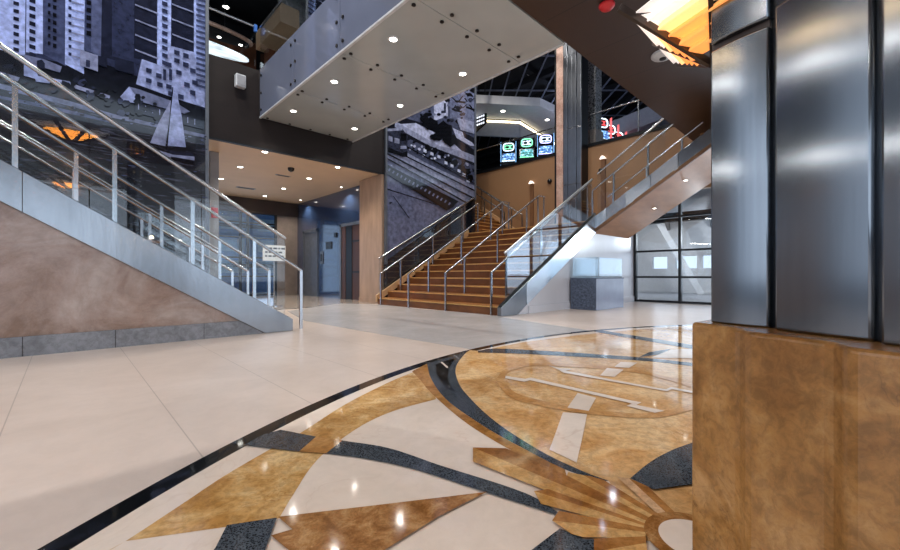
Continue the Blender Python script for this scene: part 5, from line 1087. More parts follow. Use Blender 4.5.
def copy_thing(r, loc, label):
    c = r.copy(); COL.objects.link(c); c.location = loc; c['label'] = label
    for ch in list(r.children):
        d = ch.copy(); COL.objects.link(d); d.parent = c
        for g in list(ch.children):
            e = g.copy(); COL.objects.link(e); e.parent = d
    return c

# ------------------------------------------------------------------ the floor with its inlaid medallion
names = ['floor','greyband','cream2','gold','gold2','black','jet','brown','ray_l','ray_d','ray_p','stone','lobbyfloor','goldy','gold3']
mb = MB()
mb.box((-9,-10,-.2), (12.4,9.42,0), 0)
mb.box((-9,9.42,-.2), (12.4,17,0), names.index('lobbyfloor'))
mb.box((2.3,9.36,-.1), (5.7,9.5,.0008), names.index('jet'))  # dark strip imitating the reflection of a dark base at the lobby edge
z = .0006
def circle(cx, cy, r, n=128): return [(cx+r*math.cos(2*PI*k/n), cy+r*math.sin(2*PI*k/n)) for k in range(n)]
for mat, poly in INLAY:
    z += .0003
    if mat == 'RING':
        mb.flat(circle(3.796,-3.362,6.34,256), z, names.index('jet')); z += .0003
        mb.flat(circle(3.796,-3.362,6.245,256), z, names.index('cream2'))
    elif mat == 'DISC':
        cx, cy = .733*.721+1.19*.693, 1.19*.721-.733*.693
        mb.flat(circle(cx,cy,.14,64), z, names.index('brown')); z += .0003
        mb.flat(circle(cx,cy,.1,64), z, names.index('cream2'))
    else: mb.flat(poly, z, names.index(mat))
struct('floor', mb, [M[n] for n in names])
mb = MB(); mb.box((-60,-60,-.4), (80,60,-.22)); struct('ground', mb, M['ground'])

# ------------------------------------------------------------------ room shell
XW, YW = 12.4, 4.88           # east wall / under-stair wall
mb = MB(); mb.box((-9,-10,4.314), (12.39,3.15,5.2)); struct('ceiling', mb, M['slab'])
mb = MB(); mb.box((-9,3.15,10.4), (27,24,10.6)); mb.box((-9,-10,10.4), (27,3.15,10.6)); struct('ceiling_high', mb, M['darkceil'])
mb = MB()
def diag(d, s, z_): return (.693*d+.721*s, .721*d-.693*s, z_)
for k in range(30): mb.bar(diag(10.5,-2+k*.65,9.5), diag(27,-2+k*.65,9.5), .05, .06)
for k in range(5): mb.bar(diag(13+k*3,-2,9.57), diag(13+k*3,16.5,9.57), .06, .06)
struct('trim_ceiling_grid', mb, M['grid'])
mb = MB()
for k in range(10): mb.bar((8.6+k*1.8,2,10.0), (8.6+k*1.8,22,10.0), .22, .3)
for k in range(5): mb.bar((8,4+k*3.4,10.25), (26,4+k*3.4,10.25), .3, .2)
struct('trim_ceiling_ducts', mb, M['darkceil'])
mb = MB()
for k in range(18): mb.bar((10.6+k*.9,23.7,5.1), (10.6+k*.9,23.7,10.3), .05)
for k in range(6): mb.bar((10.4,23.7,5.6+k*.9), (26.5,23.7,5.6+k*.9), .05)
struct('trim_casino_grid', mb, M['grid'])
mb = MB(); mb.box((-9,9.42,0), (2.12,9.7,10.4)); struct('wall_left', mb, M['fascia'])
mb = MB(); mb.box((6.75,9.42,0), (10.25,9.7,10.4)); struct('wall_center', mb, M['fascia'])
# plinth glass-dark strip below the second mural
mb = MB(); mb.prism([(6.46,0),(10.25,0),(10.25,3.46),(6.46,1.17)], 'y', 9.4, 9.42); struct('wall_dado', mb, M['darkglass'])
# lobby and the upper gallery over it
mb = MB(); mb.box((-4,9.42,3.655), (6.9,17,3.75), 1); mb.box((-4,9.53,3.75), (10.25,17,5.3), 0)
struct('ceiling_lobby', mb, [M['fascia'], M['lobbyceil']])
mb = MB(); mb.box((2.12,9.40,3.64), (6.46,9.52,5.37)); struct('wall_fascia', mb, M['fascia'])
mb = MB(); mb.box((2.12,9.39,3.63), (6.46,9.42,3.665)); struct('trim_fascia', mb, M['black_metal'])
mb = MB(); mb.box((6.75,9.95,0), (7.0,17,3.655)); struct('wall_elevator', mb, M['blue_lit_wall'])
mb = MB(); mb.box((5.95,15.9,0), (6.75,16.1,3.15)); struct('wall_pier', mb, M['greytrav'])
mb = MB(); mb.box((-14,24,-.2),(14,24.4,6),0)
for z_ in (.9,2.1,3.3,4.5):
    for k in range(14): mb.box((-13+k*1.9,23.95,z_),(-11.8+k*1.9,24.02,z_+.7),1)
struct('exterior_building', mb, [M['extwall'],M['extwin']])
mb = MB()
for x in (-3,-.5,1.8,3.3,4.4): mb.bar((x,18.5,0),(x,18.5,3.6),.14)
for z_ in (1.2,2.9): mb.bar((-6,18.5,z_),(8,18.5,z_),.1,.16)
struct('exterior_canopy', mb, M['black_metal'])
mb = MB(); mb.box((-4,15.85,3.12), (6.75,16.1,3.655)); struct('trim_lobby', mb, M['bronze'])
mb = MB(); mb.box((-4.2,9.7,0), (-4,17,3.655)); struct('wall_lobby', mb, M['travertine'])
# lobby front: black mullions, panes, blue daylight behind
g = thing('window_1', 'tall glazed lobby front with thin black mullions', 'window', (0,15.95,0)); g['kind'] = 'structure'
mb = MB()
for x in (-3.95,-2.6,-1.2,.2,1.6,2.9,3.9,4.65,4.9,5.92): mb.box((x-.035,15.92,0), (x+.035,16.04,3.12))
for z_ in (.04,.75,1.45,2.2,2.75): mb.box((-4,15.94,z_-.025), (5.95,16.02,z_+.025))
mb.build('window_frame', M['black_metal'], g)
mb = MB(); mb.box((-4,15.97,0), (5.95,15.985,3.12)); mb.build('window_pane', M['lobbyglass'], g)
# back of the upper gallery
mb = MB(); mb.box((-9,16.8,5.3), (10.25,17,10.4)); struct('wall_gallery', mb, M['darkceil'])
mb = MB(); mb.box((10.1,9.7,5.3), (10.25,17,10.4)); struct('wall_gallery_side', mb, M['darkceil'])
# east side: tan wall over the stair landing, casino floor behind it
mb = MB(); mb.box((XW,YW,0), (XW+.2,14.6,5.05)); mb.box((XW,-10,3.15), (XW+.2,YW,5.05))
struct('wall_right', mb, M['tan'])
mb = MB(); mb.box((XW-.03,3.15,5.0), (XW+.22,14.6,5.1)); struct('trim_balcony', mb, M['black_metal'])
mb = MB(); mb.box((XW+.2,3.15,4.85), (27,24,5.05)); struct('floor_casino', mb, M['darkceil'])
mb = MB(); mb.box((26.6,-2,5.05), (26.8,24,10.4)); mb.box((10.25,23.8,5.05), (26.8,24,10.4)); struct('wall_casino', mb, M['darkceil'])
# under-stair wall, white and polished
mb = MB(); mb.prism([(6.6,0),(XW,0),(XW,2.0),(9.9,2.0),(9.7,1.8)], 'y', YW, YW+.07); struct('wall_white', mb, M['white_wall'])
mb = MB(); mb.box((6.95,YW-.03,0), (XW,YW,.16)); struct('baseboard_white', mb, M['white_wall'])
# windows on the right
g = thing('window_2', 'floor to ceiling glazing with black mullions', 'window', (XW,3,0)); g['kind'] = 'structure'
mb = MB()
for y in (4.84,3.62,2.4,1.2,0,-1.2,-2.4,-3.6,-4.8,-6.0): mb.box((XW,y-.035,0), (XW+.12,y+.035,3.15))
for z_ in (.04,.74,1.5,2.45): mb.box((XW+.01,-6,z_-.028), (XW+.1,4.86,z_+.028))
mb.build('window_frame', M['black_metal'], g)
mb = MB(); mb.box((XW+.05,-6,0), (XW+.062,4.86,3.15)); mb.build('window_pane', M['winglass'], g)
# covered terrace beyond that glazing
mb = MB(); mb.box((12.6,-12,3.2), (22,10,3.35)); struct('ceiling_terrace', mb, M['greypaint'])
mb = MB()
for k in range(9): mb.bar((12.7,-6+k*1.7,3.0), (21.8,-3.4+k*1.7,3.0), .12, .3)
mb.bar((14.9,-11,2.75),(14.9,9.5,2.75), .25, .3)
struct('beam', mb, M['black_metal'])
mb = MB(); mb.box((20,-12,0), (20.2,12,.85)); mb.box((20,3.6,.85), (20.2,12,1.1)); mb.box((20,3.6,1.65), (20.2,12,3.2))
for y0, y1 in ((7.0,12),(6.0,6.35),(4.95,5.15)): mb.box((20,y0,1.1), (20.2,y1,1.65))
for y0, y1 in ((3.3,3.6),(1.9,2.1),(.2,.4),(-1.6,-1.4),(-4,-3.5)): mb.box((20,y0,.85), (20.2,y1,3.2))
struct('wall_terrace', mb, M['white'])
mb = MB(); mb.box((12.6,-12,-.2), (30,12,0)); struct('floor_terrace', mb, M['greypaint'])
mb = MB()
for y in (4.9,1.0,-3): mb.bar((18.9,y-.2,0), (18.4,y+1.35,3.2), .16, .24)
struct('column_terrace', mb, M['white'])
# glazed fronts behind the camera
for nm, pts in (('window_3', [(-9+i*1.75,-9.9) for i in range(13)]), ('window_4', [(-8.9,-9.9+i*1.7) for i in range(9)])):
    g = thing(nm, 'glazed entrance front behind the viewer' if nm == 'window_3' else 'glazed side front beside the viewer', 'window', (pts[0][0],pts[0][1],0)); g['kind'] = 'structure'
    mb = MB()
    for x, y in pts: mb.box((x-.05,y-.05,0), (x+.05,y+.05,4.31))
    for z_ in (.05,1.4,2.8,4.2):
        a, b = pts[0], pts[-1]; mb.bar((a[0],a[1],z_), (b[0],b[1],z_), .08, .08)
    mb.build('window_frame', M['black_metal'], g)

# ------------------------------------------------------------------ staircases
class Stair:
    def __init__(s, O, d, w, n, riser, tread, width):
        s.O, s.d, s.w = Vector(O), Vector(d), Vector(w)
        s.n, s.r, s.t, s.W = n, riser, tread, width; s.k = riser/tread
    def tf(s, p): return s.O+s.d*p.x+s.w*p.y+Vector((0,0,p.z))
    def P(s, a, b, c): return s.tf(Vector((a,b,c)))
    def nos(s, a): return s.r+s.k*a
    def steps(s, root, solid=.25):
        for i in range(s.n):
            mb = MB(s.tf); z1 = (i+1)*s.r; z0 = z1-s.r
            last = i == s.n-1
            a0 = i*s.t; a1 = a0+s.t+.03
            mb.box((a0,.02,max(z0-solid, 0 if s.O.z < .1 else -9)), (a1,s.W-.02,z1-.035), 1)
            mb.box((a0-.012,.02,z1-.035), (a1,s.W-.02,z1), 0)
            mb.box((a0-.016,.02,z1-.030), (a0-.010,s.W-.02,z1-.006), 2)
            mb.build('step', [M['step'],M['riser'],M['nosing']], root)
    def stringer(s, root, b0, b1, a0, a1, up, dn, mat, name='stringer', floor=True, seg=None):
        pts = [(a0, s.nos(a0)+up), (a1, s.nos(a1)+up), (a1, s.nos(a1)-dn)]
        if floor:
            ax = (dn-s.r)/s.k
            if ax > a0: pts += [(ax, 0), (a0, 0)]
            else: pts += [(a0, s.nos(a0)-dn)]
        else: pts += [(a0, s.nos(a0)-dn)]
        mb = MB(s.tf); mb.prism(pts, 'y', b0, b1)
        o = mb.build(name, mat, root, bevel=.006)
        if seg:                                           # thin open joints between the sheets
            for a in seg:
                j = MB(s.tf); j.prism([(a,s.nos(a)+up+.001),(a+.006,s.nos(a)+up+.001),(a+.006,s.nos(a)-dn),(a,s.nos(a)-dn)], 'y', min(b0,b1)-.002, min(b0,b1)+.01)
                j.build('sheet_joint', M['bolt'], o)
        return o
    def guard(s, root, b, a0, a1, up, cap, panels, gmat, capmat):
        g = MB(s.tf)
        L = (a1-a0)/panels
        first = None
        for i in range(panels):
            x0, x1 = a0+i*L+.006, a0+(i+1)*L-.006
            mb = MB(s.tf); mb.prism([(x0,s.nos(x0)+up),(x1,s.nos(x1)+up),(x1,s.nos(x1)+cap),(x0,s.nos(x0)+cap)], 'y', b-.006, b+.006)
            mb.build('glass_panel', gmat, root)
        mb = MB(s.tf); mb.tube([(a0,b,s.nos(a0)+cap),(a1,b,s.nos(a1)+cap)], .024, 10); mb.build('cap_rail', capmat, root, smooth=True)
    def rail(s, root, b, a0, a1, h0, h1, posts, flat=.0, newel=True, base=None, r=.022):
        H = lambda a: h0+(h1-h0)*(a-max(a0,0))/max(a1-a0,.1)
        pts = [(a0,b,s.nos(a0)+H(a0)), (a1,b,s.nos(a1)+H(a1))]
        if flat:
            top = s.nos(a1)+H(a1)
            pts += [(a1+.08,b,top+.02), (a1+flat,b,top+.02)]
        mb = MB(s.tf); mb.tube(pts, r, 10)
        o = mb.build('handrail', M['rail'], root, smooth=True)
        for a in posts:
            if a <= 0: zb = 0 if newel else s.nos(a)-.05
            elif a >= (s.n-1)*s.t: zb = s.n*s.r
            else: zb = (math.floor(a/s.t)+1)*s.r
            zt = s.nos(min(a,a1))+H(min(a,a1))+(0.02 if a > a1 else 0)
            p = MB(s.tf); p.bar((a,b,zb), (a,b,zt), .042, .028)
            p.build('post', M['rail'], o)
        return o

# main flight, climbing away to the right
S = Stair((6.15,4.95,0), (1,0,0), (0,1,0), 12, .184, .325, 4.3)
t = thing('staircase', 'broad copper-brown staircase with four metal handrails at the far side of the hall', 'staircase', (6.15,7,0))
S.steps(t)
S.stringer(t, -.10, 0, -.12, .70, .06, .40, M['steel'])
S.stringer(t, -.115, 0, .705, 3.80, .06, .40, M['lit_steel'], floor=False)  # upper sheet paler, the windows' reflection is put into its colour
S.stringer(t, 4.27, 4.33, -.05, 3.60, .09, .10, M['sidetrim'], name='side_trim', floor=False)
mb = MB(S.tf); mb.prism([(-.12,S.nos(-.12)+.06),(3.8,S.nos(3.8)+.06),(3.8,S.nos(3.8)+.085),(-.12,S.nos(-.12)+.085)], 'y', -.08, -.02); mb.build('glass_channel', M['black_metal'], t)
S.guard(t, -.05, .05, 3.65, .07, 1.02, 3, M['stairglass'], M['caprail'])
S.guard(t, 4.39, .1, 4.0, .05, 1.02, 3, M['stairglass'], M['rail'])
S.rail(t, .20, -.06, 3.9, .70, .82, (-.06,.42,1.7,3.0,3.9))
S.rail(t, 1.52, -.06, 3.55, .70, .85, (-.06,.55,1.75,3.0,3.55,3.85), flat=.35)
S.rail(t, 2.80, -.10, 3.55, .70, .85, (-.10,.55,1.75,3.0,3.55,3.85), flat=.35)
S.rail(t, 4.05, -.06, 3.8, .70, .85, (-.06,.6,1.8,3.1,3.8))
# landing
mb = MB(); mb.box((9.735,4.96,1.98), (XW-.01,9.14,2.208), 0); mb.box((9.715,4.96,2.02), (9.74,9.3,2.2), 1)
mb.build('landing', [M['step'],M['riser']], t)

# left upper flight, behind the second mural
S2 = Stair((10.3,9.15,2.208), (0,1,0), (1,0,0), 16, .178, .288, 2.05)
t = thing('staircase', 'upper flight climbing to the left from the landing behind the railway mural', 'staircase', (11.3,9.2,2.208))
S2.steps(t)
S2.stringer(t, 1.99, 2.05, -.1, 4.3, .13, .05, M['sidetrim'], name='side_trim', floor=False)
S2.guard(t, 0.03, .3, 4.3, .07, .98, 3, M['glass'], M['rail'])
S2.rail(t, .95, -.25, 4.2, .80, .84, (-.25,.7,1.7,2.7,3.7))
S2.rail(t, 1.35, -.25, 4.2, .95, .99, (-.25,.7,1.7,2.7,3.7))
S2.rail(t, 1.93, -.3, 4.2, .84, .86, (-.3,.7,1.7,2.7,3.7))

# right upper flight, with its tan soffit
S3 = Stair((9.9,4.85,2.208), (0,-1,0), (1,0,0), 11, .184, .297, 2.1)
t = thing('staircase', 'upper flight crossing to the right from the landing with a tan underside', 'staircase', (10.9,4.85,2.208))
S3.steps(t, .1)
for q_, (a0, a1, o0, o1) in enumerate(((-.09,.30,-.075,-.035),(.305,.80,-.03,-.075),(.805,1.35,-.085,-.04),(1.355,1.95,-.035,-.075),(1.955,3.25,-.07,-.045))):
    lo, hi = (lambda a: S3.nos(a)-.43), (lambda a: S3.nos(a)-.075)
    mb = MB(S3.tf)
    mb.add([(a0,o0,lo(a0)),(a1,o1,lo(a1)),(a1,o1,hi(a1)),(a0,o0,hi(a0)),(a0,.02,lo(a0)),(a1,.02,lo(a1)),(a1,.02,hi(a1)),(a0,.02,hi(a0))],
           [(0,1,2,3),(7,6,5,4),(0,4,5,1),(1,5,6,2),(2,6,7,3),(3,7,4,0)])
    mb.build('stringer', M['lit_steel' if q_ in (1,3) else 'steel'], t, bevel=.004)  # every other sheet paler, reflections imitated by colour
mb = MB(S3.tf)
mb.prism([(-.03,-.33),(3.2,-.33+.62*3.23),(3.2,-.24+.62*3.23),(-.03,-.24)], 'y', -.07, -.02, 1)
mb.prism([(-.03,-.33),(3.2,-.33+.62*3.23),(3.2,-.2+.62*3.23),(-.03,-.2)], 'y', -.02, 2.12, 0)
so = mb.build('soffit', [M['tan_soffit'],M['trimwood']], t)
S3.stringer(t, 2.08, 2.14, -.09, 3.2, -.075, .43, M['steel'], floor=False)
S3.guard(t, -.02, .05, 1.68, -.07, .98, 2, M['glass'], M['rail'])
S3.rail(t, .12, -.15, 1.8, .72, .75, (-.15,.42,1.25), newel=True)
S3.rail(t, .03, .30, 2.4, .20, .22, (.45,1.25,2.0), newel=False, r=.016)
S3.rail(t, 2.0, -.1, 2.0, .72, .75, (-.1,.5,1.3), newel=True)

# left staircase in front of the skyline mural
S4 = Stair((2.3,5.80,0), (-1,0,0), (0,1,0), 12, .184, .297, 3.45)
t = thing('staircase', 'staircase climbing to the left with a brushed steel stringer and rose plaster side', 'staircase', (0,7,0))
S4.steps(t, .1)
S4.stringer(t, -.09, .02, -.06, 3.9, .02, .385, M['steel'], seg=(2.6,))
S4.stringer(t, 3.43, 3.5, -.02, 3.5, .02, .385, M['steel'])
mb = MB(S4.tf); mb.prism([(.33,0),(6,0),(6,2.0),(3.4,S4.nos(3.4)-.37),(.35,.02)], 'y', -.045, 0); mb.build('side_wall', M['plaster'], t)
mb = MB(S4.tf); mb.prism([(.335,0),(6,0),(6,.195),(.645,.195)], 'y', -.075, -.04); pl = mb.build('plinth', M['plinth'], t)
for a in (1.05,1.9,2.6,3.5):
    j = MB(S4.tf); j.box((a,-.077,0), (a+.005,-.07,.196)); j.build('joint', M['bolt'], pl)
mb = MB(S4.tf); mb.box((3.267,0,1.95), (6,3.45,2.208)); mb.build('landing', M['step'], t)
S4.guard(t, -.03, .03, 4.2, .02, 1.12, 4, M['glass'], M['rail'])
S4.guard(t, 3.44, .03, 4.2, .02, 1.12, 4, M['glass'], M['rail'])
S4.rail(t, .06, -.24, 3.9, .84, .88, (-.24,.42,1.15,1.9,2.66,3.5))
S4.rail(t, 1.25, -.2, 3.6, .82, .86, (-.2,.55,1.3,2.2,3.2))
S4.rail(t, 2.35, -.2, 3.6, .82, .86, (-.2,.55,1.3,2.2,3.2))
S4.rail(t, 3.32, -.2, 3.6, .82, .86, (-.2,.55,1.3,2.2,3.2))

# ------------------------------------------------------------------ footbridge
t = thing('footbridge', 'white-bellied glass footbridge spanning overhead from the dark fascia to the brown ceiling', 'footbridge', (4.3,6.3,4.314))
X0, X1 = 3.14, 5.46
cuts = [3.17, 3.97, 5.76, 7.56, 9.38]
core = MB().box((X0+.05,3.17,4.36), (X1-.05,9.39,5.25)); core.build('deck', M['white'], t)
for i in range(4):
    a, b = cuts[i]+.005, cuts[i+1]-.005
    p = MB().box((X0,a,4.314), (X1,b,4.345)).build('soffit_panel', M['bridge_soffit'], t, bevel=.003)
    ys = [y for y in (4.07,3.87,5.66,5.86,7.46,7.66,9.28) if a < y < b]
    for y in ys:
        for x in (3.26,3.76,4.26,4.76,5.25):
            MB().lathe([(.026,0),(.03,-.006),(.03,-.016),(.022,-.022)], 12, (x,y,4.314)).build('standoff_bolt', M['bolt'], p, smooth=True)
    for x, sx in ((X0,-1),(X1,1)):
        q = MB().box((x-.012,a,4.33), (x+.012,b,5.39)).build('side_panel', M['bridge_side'], t, bevel=.002)
        if sx < 0:
            for y in ys:
                for zz in (4.46,4.83,5.22):
                    mbb = MB(lambda p_, y=y, zz=zz: Vector((X0-.012-p_.z, y+p_.x, zz+p_.y)))
                    mbb.lathe([(.026,0),(.03,.006),(.03,.016),(.022,.022)], 12); mbb.build('standoff_bolt', M['bolt'], q, smooth=True)
        g = MB().box((x-.006,a,5.39), (x+.006,b,6.31)).build('guard_pane', M['glass'], t)
for x in (X0,X1):
    MB().tube([(x,3.17,6.33),(x,9.36,6.33)], .025, 10).build('handrail', M['rail'], t, smooth=True)
    MB().box((x-.02,3.17,4.30), (x+.02,9.39,4.33)).build('edge_strip', M['white_plastic'], t)

# ------------------------------------------------------------------ glass railings of the upper floors
def railing(label, p, q, z0, z1, panes, post=False, bracket=False, group=None):
    p, q = Vector(p), Vector(q)
    t = thing('glass_railing', label, 'railing', ((p+q)/2).to_tuple()[:2]+(z0,), group)
    for i in range(panes):
        a = p+(q-p)*((i+.01)/panes); b = p+(q-p)*((i+.99)/panes)
        MB().bar((a.x,a.y,(z0+z1)/2), (b.x,b.y,(z0+z1)/2), .012, z1-z0-.04).build('glass_pane', M['glass'], t)
        if post: MB().bar((a.x,a.y,z0), (a.x,a.y,z1), .03).build('post', M['rail'], t)
    MB().tube([(p.x,p.y,z1),(q.x,q.y,z1)], .025, 10).build('handrail', M['rail'], t, smooth=True)
    if bracket: MB().box((q.x-.03,q.y-.04,z1-.12), (q.x+.03,q.y+.02,z1+.03)).build('bracket', M['blueclip'], t)
    return t
M['blueclip'] = plain('blue_clip', srgb(60,110,190), .4)
railing('glass railing on top of the dark fascia, left of the footbridge', (2.14,9.46,0), (3.06,9.46,0), 5.37, 6.35, 1, bracket=True)
railing('glass railing on top of the dark fascia, right of the footbridge', (5.55,9.46,0), (6.44,9.46,0), 5.37, 6.35, 1)
railing('long glass railing along the tan balcony, left of the tall pink and steel column', (XW+.08,7.3,0), (XW+.08,12.9,0), 5.1, 6.02, 4)
railing('glass railing with thin post along the tan balcony, right of the tall column', (XW+.08,3.2,0), (XW+.08,6.3,0), 5.1, 6.08, 2, post=True)

# ------------------------------------------------------------------ murals
def mural(label, frame_pts, prims, tint, outline, loc):
    t = thing('wall_mural', label, 'mural', loc)
    tones = [print_mat(i, tint) for i in range(9)]+[water_mat()]
    mb = MB(); mb.prism(outline, 'y', 9.365, 9.40, 2)
    y = 9.364
    x0 = min(p[0] for p in outline); x1 = max(p[0] for p in outline)
    for c, poly in prims:
        y -= .00012
        q = clip(poly, outline)
        if len(q) > 2: mb.add([(x,y,z) for x,z in q], [tuple(range(len(q)))], 9 if c == 'w' else c)
    mb.build('print', tones, t)
    for a, b in frame_pts: MB().box((a[0]-.03,9.33,a[1]), (b[0]+.03,9.41,b[1])).build('frame_strip', M['mframe'], t)
    return t
def clip(poly, conv):
    """clip a polygon to a convex outline (Sutherland-Hodgman)"""
    area = sum(conv[i-1][0]*conv[i][1]-conv[i][0]*conv[i-1][1] for i in range(len(conv)))
    cv = conv if area > 0 else conv[::-1]
    out = list(poly)
    for i in range(len(cv)):
        a, b = cv[i-1], cv[i]; inp, out = out, []
        f = lambda p: (b[0]-a[0])*(p[1]-a[1])-(b[1]-a[1])*(p[0]-a[0])
        for j in range(len(inp)):
            p, q = inp[j-1], inp[j]; fp, fq = f(p), f(q)
            if (fp >= 0) != (fq >= 0):
                k = fp/(fp-fq); out.append((p[0]+(q[0]-p[0])*k, p[1]+(q[1]-p[1])*k))
            if fq >= 0: out.append(q)
        if not out: return []
    return out
mural('tall blue-grey mural of a city skyline with a sailing boat, behind the left staircase', [((2.09,.0),(2.09,8.4))], PRINT1, 'blue',
      [(-3.2,0.3),(2.09,.3),(2.09,8.4),(-3.2,8.4)], (0,9.38,.3))
mural('tall grey mural of railway tracks and a tramcar, beside the copper-brown stairs', [((6.5,1.1),(6.5,8.2)),((10.2,3.4),(10.2,8.2))], PRINT2, 'grey',
      [(6.5,1.2),(10.2,3.47),(10.2,8.2),(6.5,8.2)], (8.3,9.38,1.2))

# ------------------------------------------------------------------ the big fluted column in front
t = thing('column', 'huge fluted column, brushed steel above a golden stone base, close to the viewer', 'column', (1.45,-.1,0))
stone = [(1.252,.336),(1.221,.273),(1.191,.224),(1.178,.212),(1.160,.203),(1.143,.195),(1.131,.182),(1.099,.111),(1.075,.057),(1.062,.043),(1.040,.034),(1.021,.027),(1.010,.010),(1.0,-.03),(.985,-.09),(.975,-.105),(.95,-.12),(.935,-.14),(.92,-.24),(1.0,-.45),(1.25,-.62),(1.6,-.66),(1.9,-.5),(2.02,-.2),(1.95,.12),(1.75,.29)]
MB().prism(stone, 'z', 0, .6696).build('stone_base', M['stone'], t, bevel=.010, seg=3)
steel_p = [[(1.277,.296),(1.243,.165)], [(1.211,.151),(1.133,-.009)], [(1.106,-.019),(1.055,-.155)], [(1.03,-.165),(1.02,-.27)]]
core = [(1.30,.29),(1.262,.162),(1.225,.146),(1.148,-.012),(1.12,-.022),(1.07,-.16),(1.045,-.27),(1.1,-.42),(1.3,-.55),(1.6,-.58),(1.82,-.45),(1.93,-.18),(1.87,.1),(1.7,.25)]
MB().prism(core, 'z', .6696, 4.314).build('core', M['colsteel'], t)
for i, (a, b) in enumerate(steel_p):
    a, b = Vector(a+(0,)), Vector(b+(0,)); d = (b-a).normalized(); nrm = Vector((d.y,-d.x,0))
    if nrm.x > 0: nrm = -nrm
    bk = -nrm*.022
    tops = [(.6696,1.412),(1.432,4.31)] if i == 0 else [(.6696,1.435),(1.455,4.31)]
    for z0, z1 in tops:
        # gently bowed sheet
        mb = MB(); n = 28; fr = []; bkp = []
        for k in range(n+1):
            u = k/n; bow = .007*math.sin(PI*u)
            p = a+(b-a)*u+nrm*bow; fr.append((p.x,p.y)); q = a+(b-a)*u+bk; bkp.append((q.x,q.y))
        mb.prism(fr+bkp[::-1], 'z', z0, z1)
        mb.build('steel_sheet', M['colsteel'], t, bevel=.010, seg=3, smooth=True)
MB().prism([(1.29,.295),(1.255,.165),(1.27,.16),(1.31,.28)], 'z', 1.40, 1.44).build('shadow_gap', M['bronze'], t)

# ------------------------------------------------------------------ deco lamps
def translucent(name, col, em, white=False):
    m, nt, b = base_mat(name); out = nt.nodes['Material Output']
    tr = N(nt, 'ShaderNodeBsdfTranslucent'); tr.inputs[0].default_value = col
    b.inputs['Base Color'].default_value = col; b.inputs['Roughness'].default_value = .35
    b.inputs['Emission Color'].default_value = col; b.inputs['Emission Strength'].default_value = em
    mx = N(nt, 'ShaderNodeMixShader'); mx.inputs[0].default_value = .5
    nt.links.new(b.outputs[0], mx.inputs[1]); nt.links.new(tr.outputs[0], mx.inputs[2]); nt.links.new(mx.outputs[0], out.inputs[0])
    return m
M['lampglass'] = emit('lit_amber_glass', (1,.40,.06,1), 11)
M['orange'] = translucent('amber_glass', (.98,.56,.19,1), .7)
M['amber2'] = translucent('honey_glass', (1,.74,.42,1), .8)
M['opal'] = translucent('opal_glass', (.92,.88,.86,1), .55)
M['bulb'] = emit('bulb_glow', (1,.8,.5,1), 20)
def deco_lamp(name, label, cat, apex, rim, power, teeth=6, amp=.03, thick=.004, ribs=True, open_=None, bulb=None, ribw=.012, mats=None):
    A = Vector(apex); t = thing(name, label, cat, apex)
    rim = [Vector(r) for r in rim]; cen = sum(rim, Vector())/len(rim)
    for i in range(len(rim)-1):
        if open_ == i: continue
        R1, R2 = rim[i], rim[i+1]
        nrm = (R1-A).cross(R2-A).normalized()
        if nrm.dot((A+R1+R2)/3-(cen+Vector((0,0,.1)))) < 0: nrm = -nrm
        mb = MB(); z1 = []; z2 = []
        for k in range(teeth):
            ta = .14+.86*k/teeth; tb = .14+.86*(k+1)/teeth
            for zz, R in ((z1,R1),(z2,R2)):
                zz.append(A+(R-A)*ta+nrm*.002); zz.append(A+(R-A)*tb+nrm*amp*(.5+.7*tb))
        vs = z1+z2; n = len(z1)
        for k in range(n-1):
            tooth = k//2
            m_ = 0 if tooth < teeth*.34 else (1 if tooth < teeth*.6 else 2)
            mb.add([z1[k],z1[k+1],z2[k+1],z2[k]], [(0,1,2,3)], m_)
        o = mb.build('pleated_shade', mats or [M['orange'],M['amber2'],M['opal']], t)
        md = o.modifiers.new('thickness', 'SOLIDIFY'); md.thickness = thick
    if ribs:
        for R in rim:
            e = R+(R-A).normalized()*(R-A).length*.10
            off = ((R-cen)*Vector((1,1,0))).normalized()*.02-Vector((0,0,.012))
            MB().bar(A+off*.3, e+off*2.2, ribw, ribw*1.8).build('rib', M['bronze'], t)
    b = bulb or (A+(cen-A)*.7+Vector((0,0,.05)))
    MB().lathe([(.001,-.03),(.02,-.02),(.028,0),(.02,.02),(.001,.03)], 12, b).build('bulb', M['bulb'], t, smooth=True)
    point(name+'_light', (b[0],b[1],b[2]+.05), power, (1,.72,.4), .04)
    return t
deco_lamp('wall_sconce', 'fan-shaped amber and opal glass sconce with bronze ribs on the huge steel column', 'sconce',
          (1.456,.334,1.466), [(1.11,.16,1.62),(1.17,.285,1.62),(1.253,.468,1.62),(1.444,.469,1.62),(1.637,.467,1.62)], 3.0, teeth=6, amp=.035, bulb=(1.40,.40,1.60))
lp = deco_lamp('pendant_lamp', 'amber deco ceiling lamp under the brown ceiling, seen mirrored in the stair glass', 'lamp',
          (.1,-.6,3.72), [(-.56,-.5,4.06),(-.10,-.28,4.06),(.30,-.28,4.06),(.76,-.5,4.06)], 6, teeth=5, amp=.05, bulb=(.1,-.55,4.0), ribw=.05, mats=[M['lampglass'],M['lampglass'],M['opal']])
MB().box((-.65,-.75,4.1), (-.1,-.45,4.14)).box((.3,-.75,4.1),(.85,-.45,4.14)).build('canopy_plate', M['mframe'], lp)
MB().bar((.1,-.6,3.75), (.1,-.6,4.314), .08).build('stem', M['bronze'], lp)

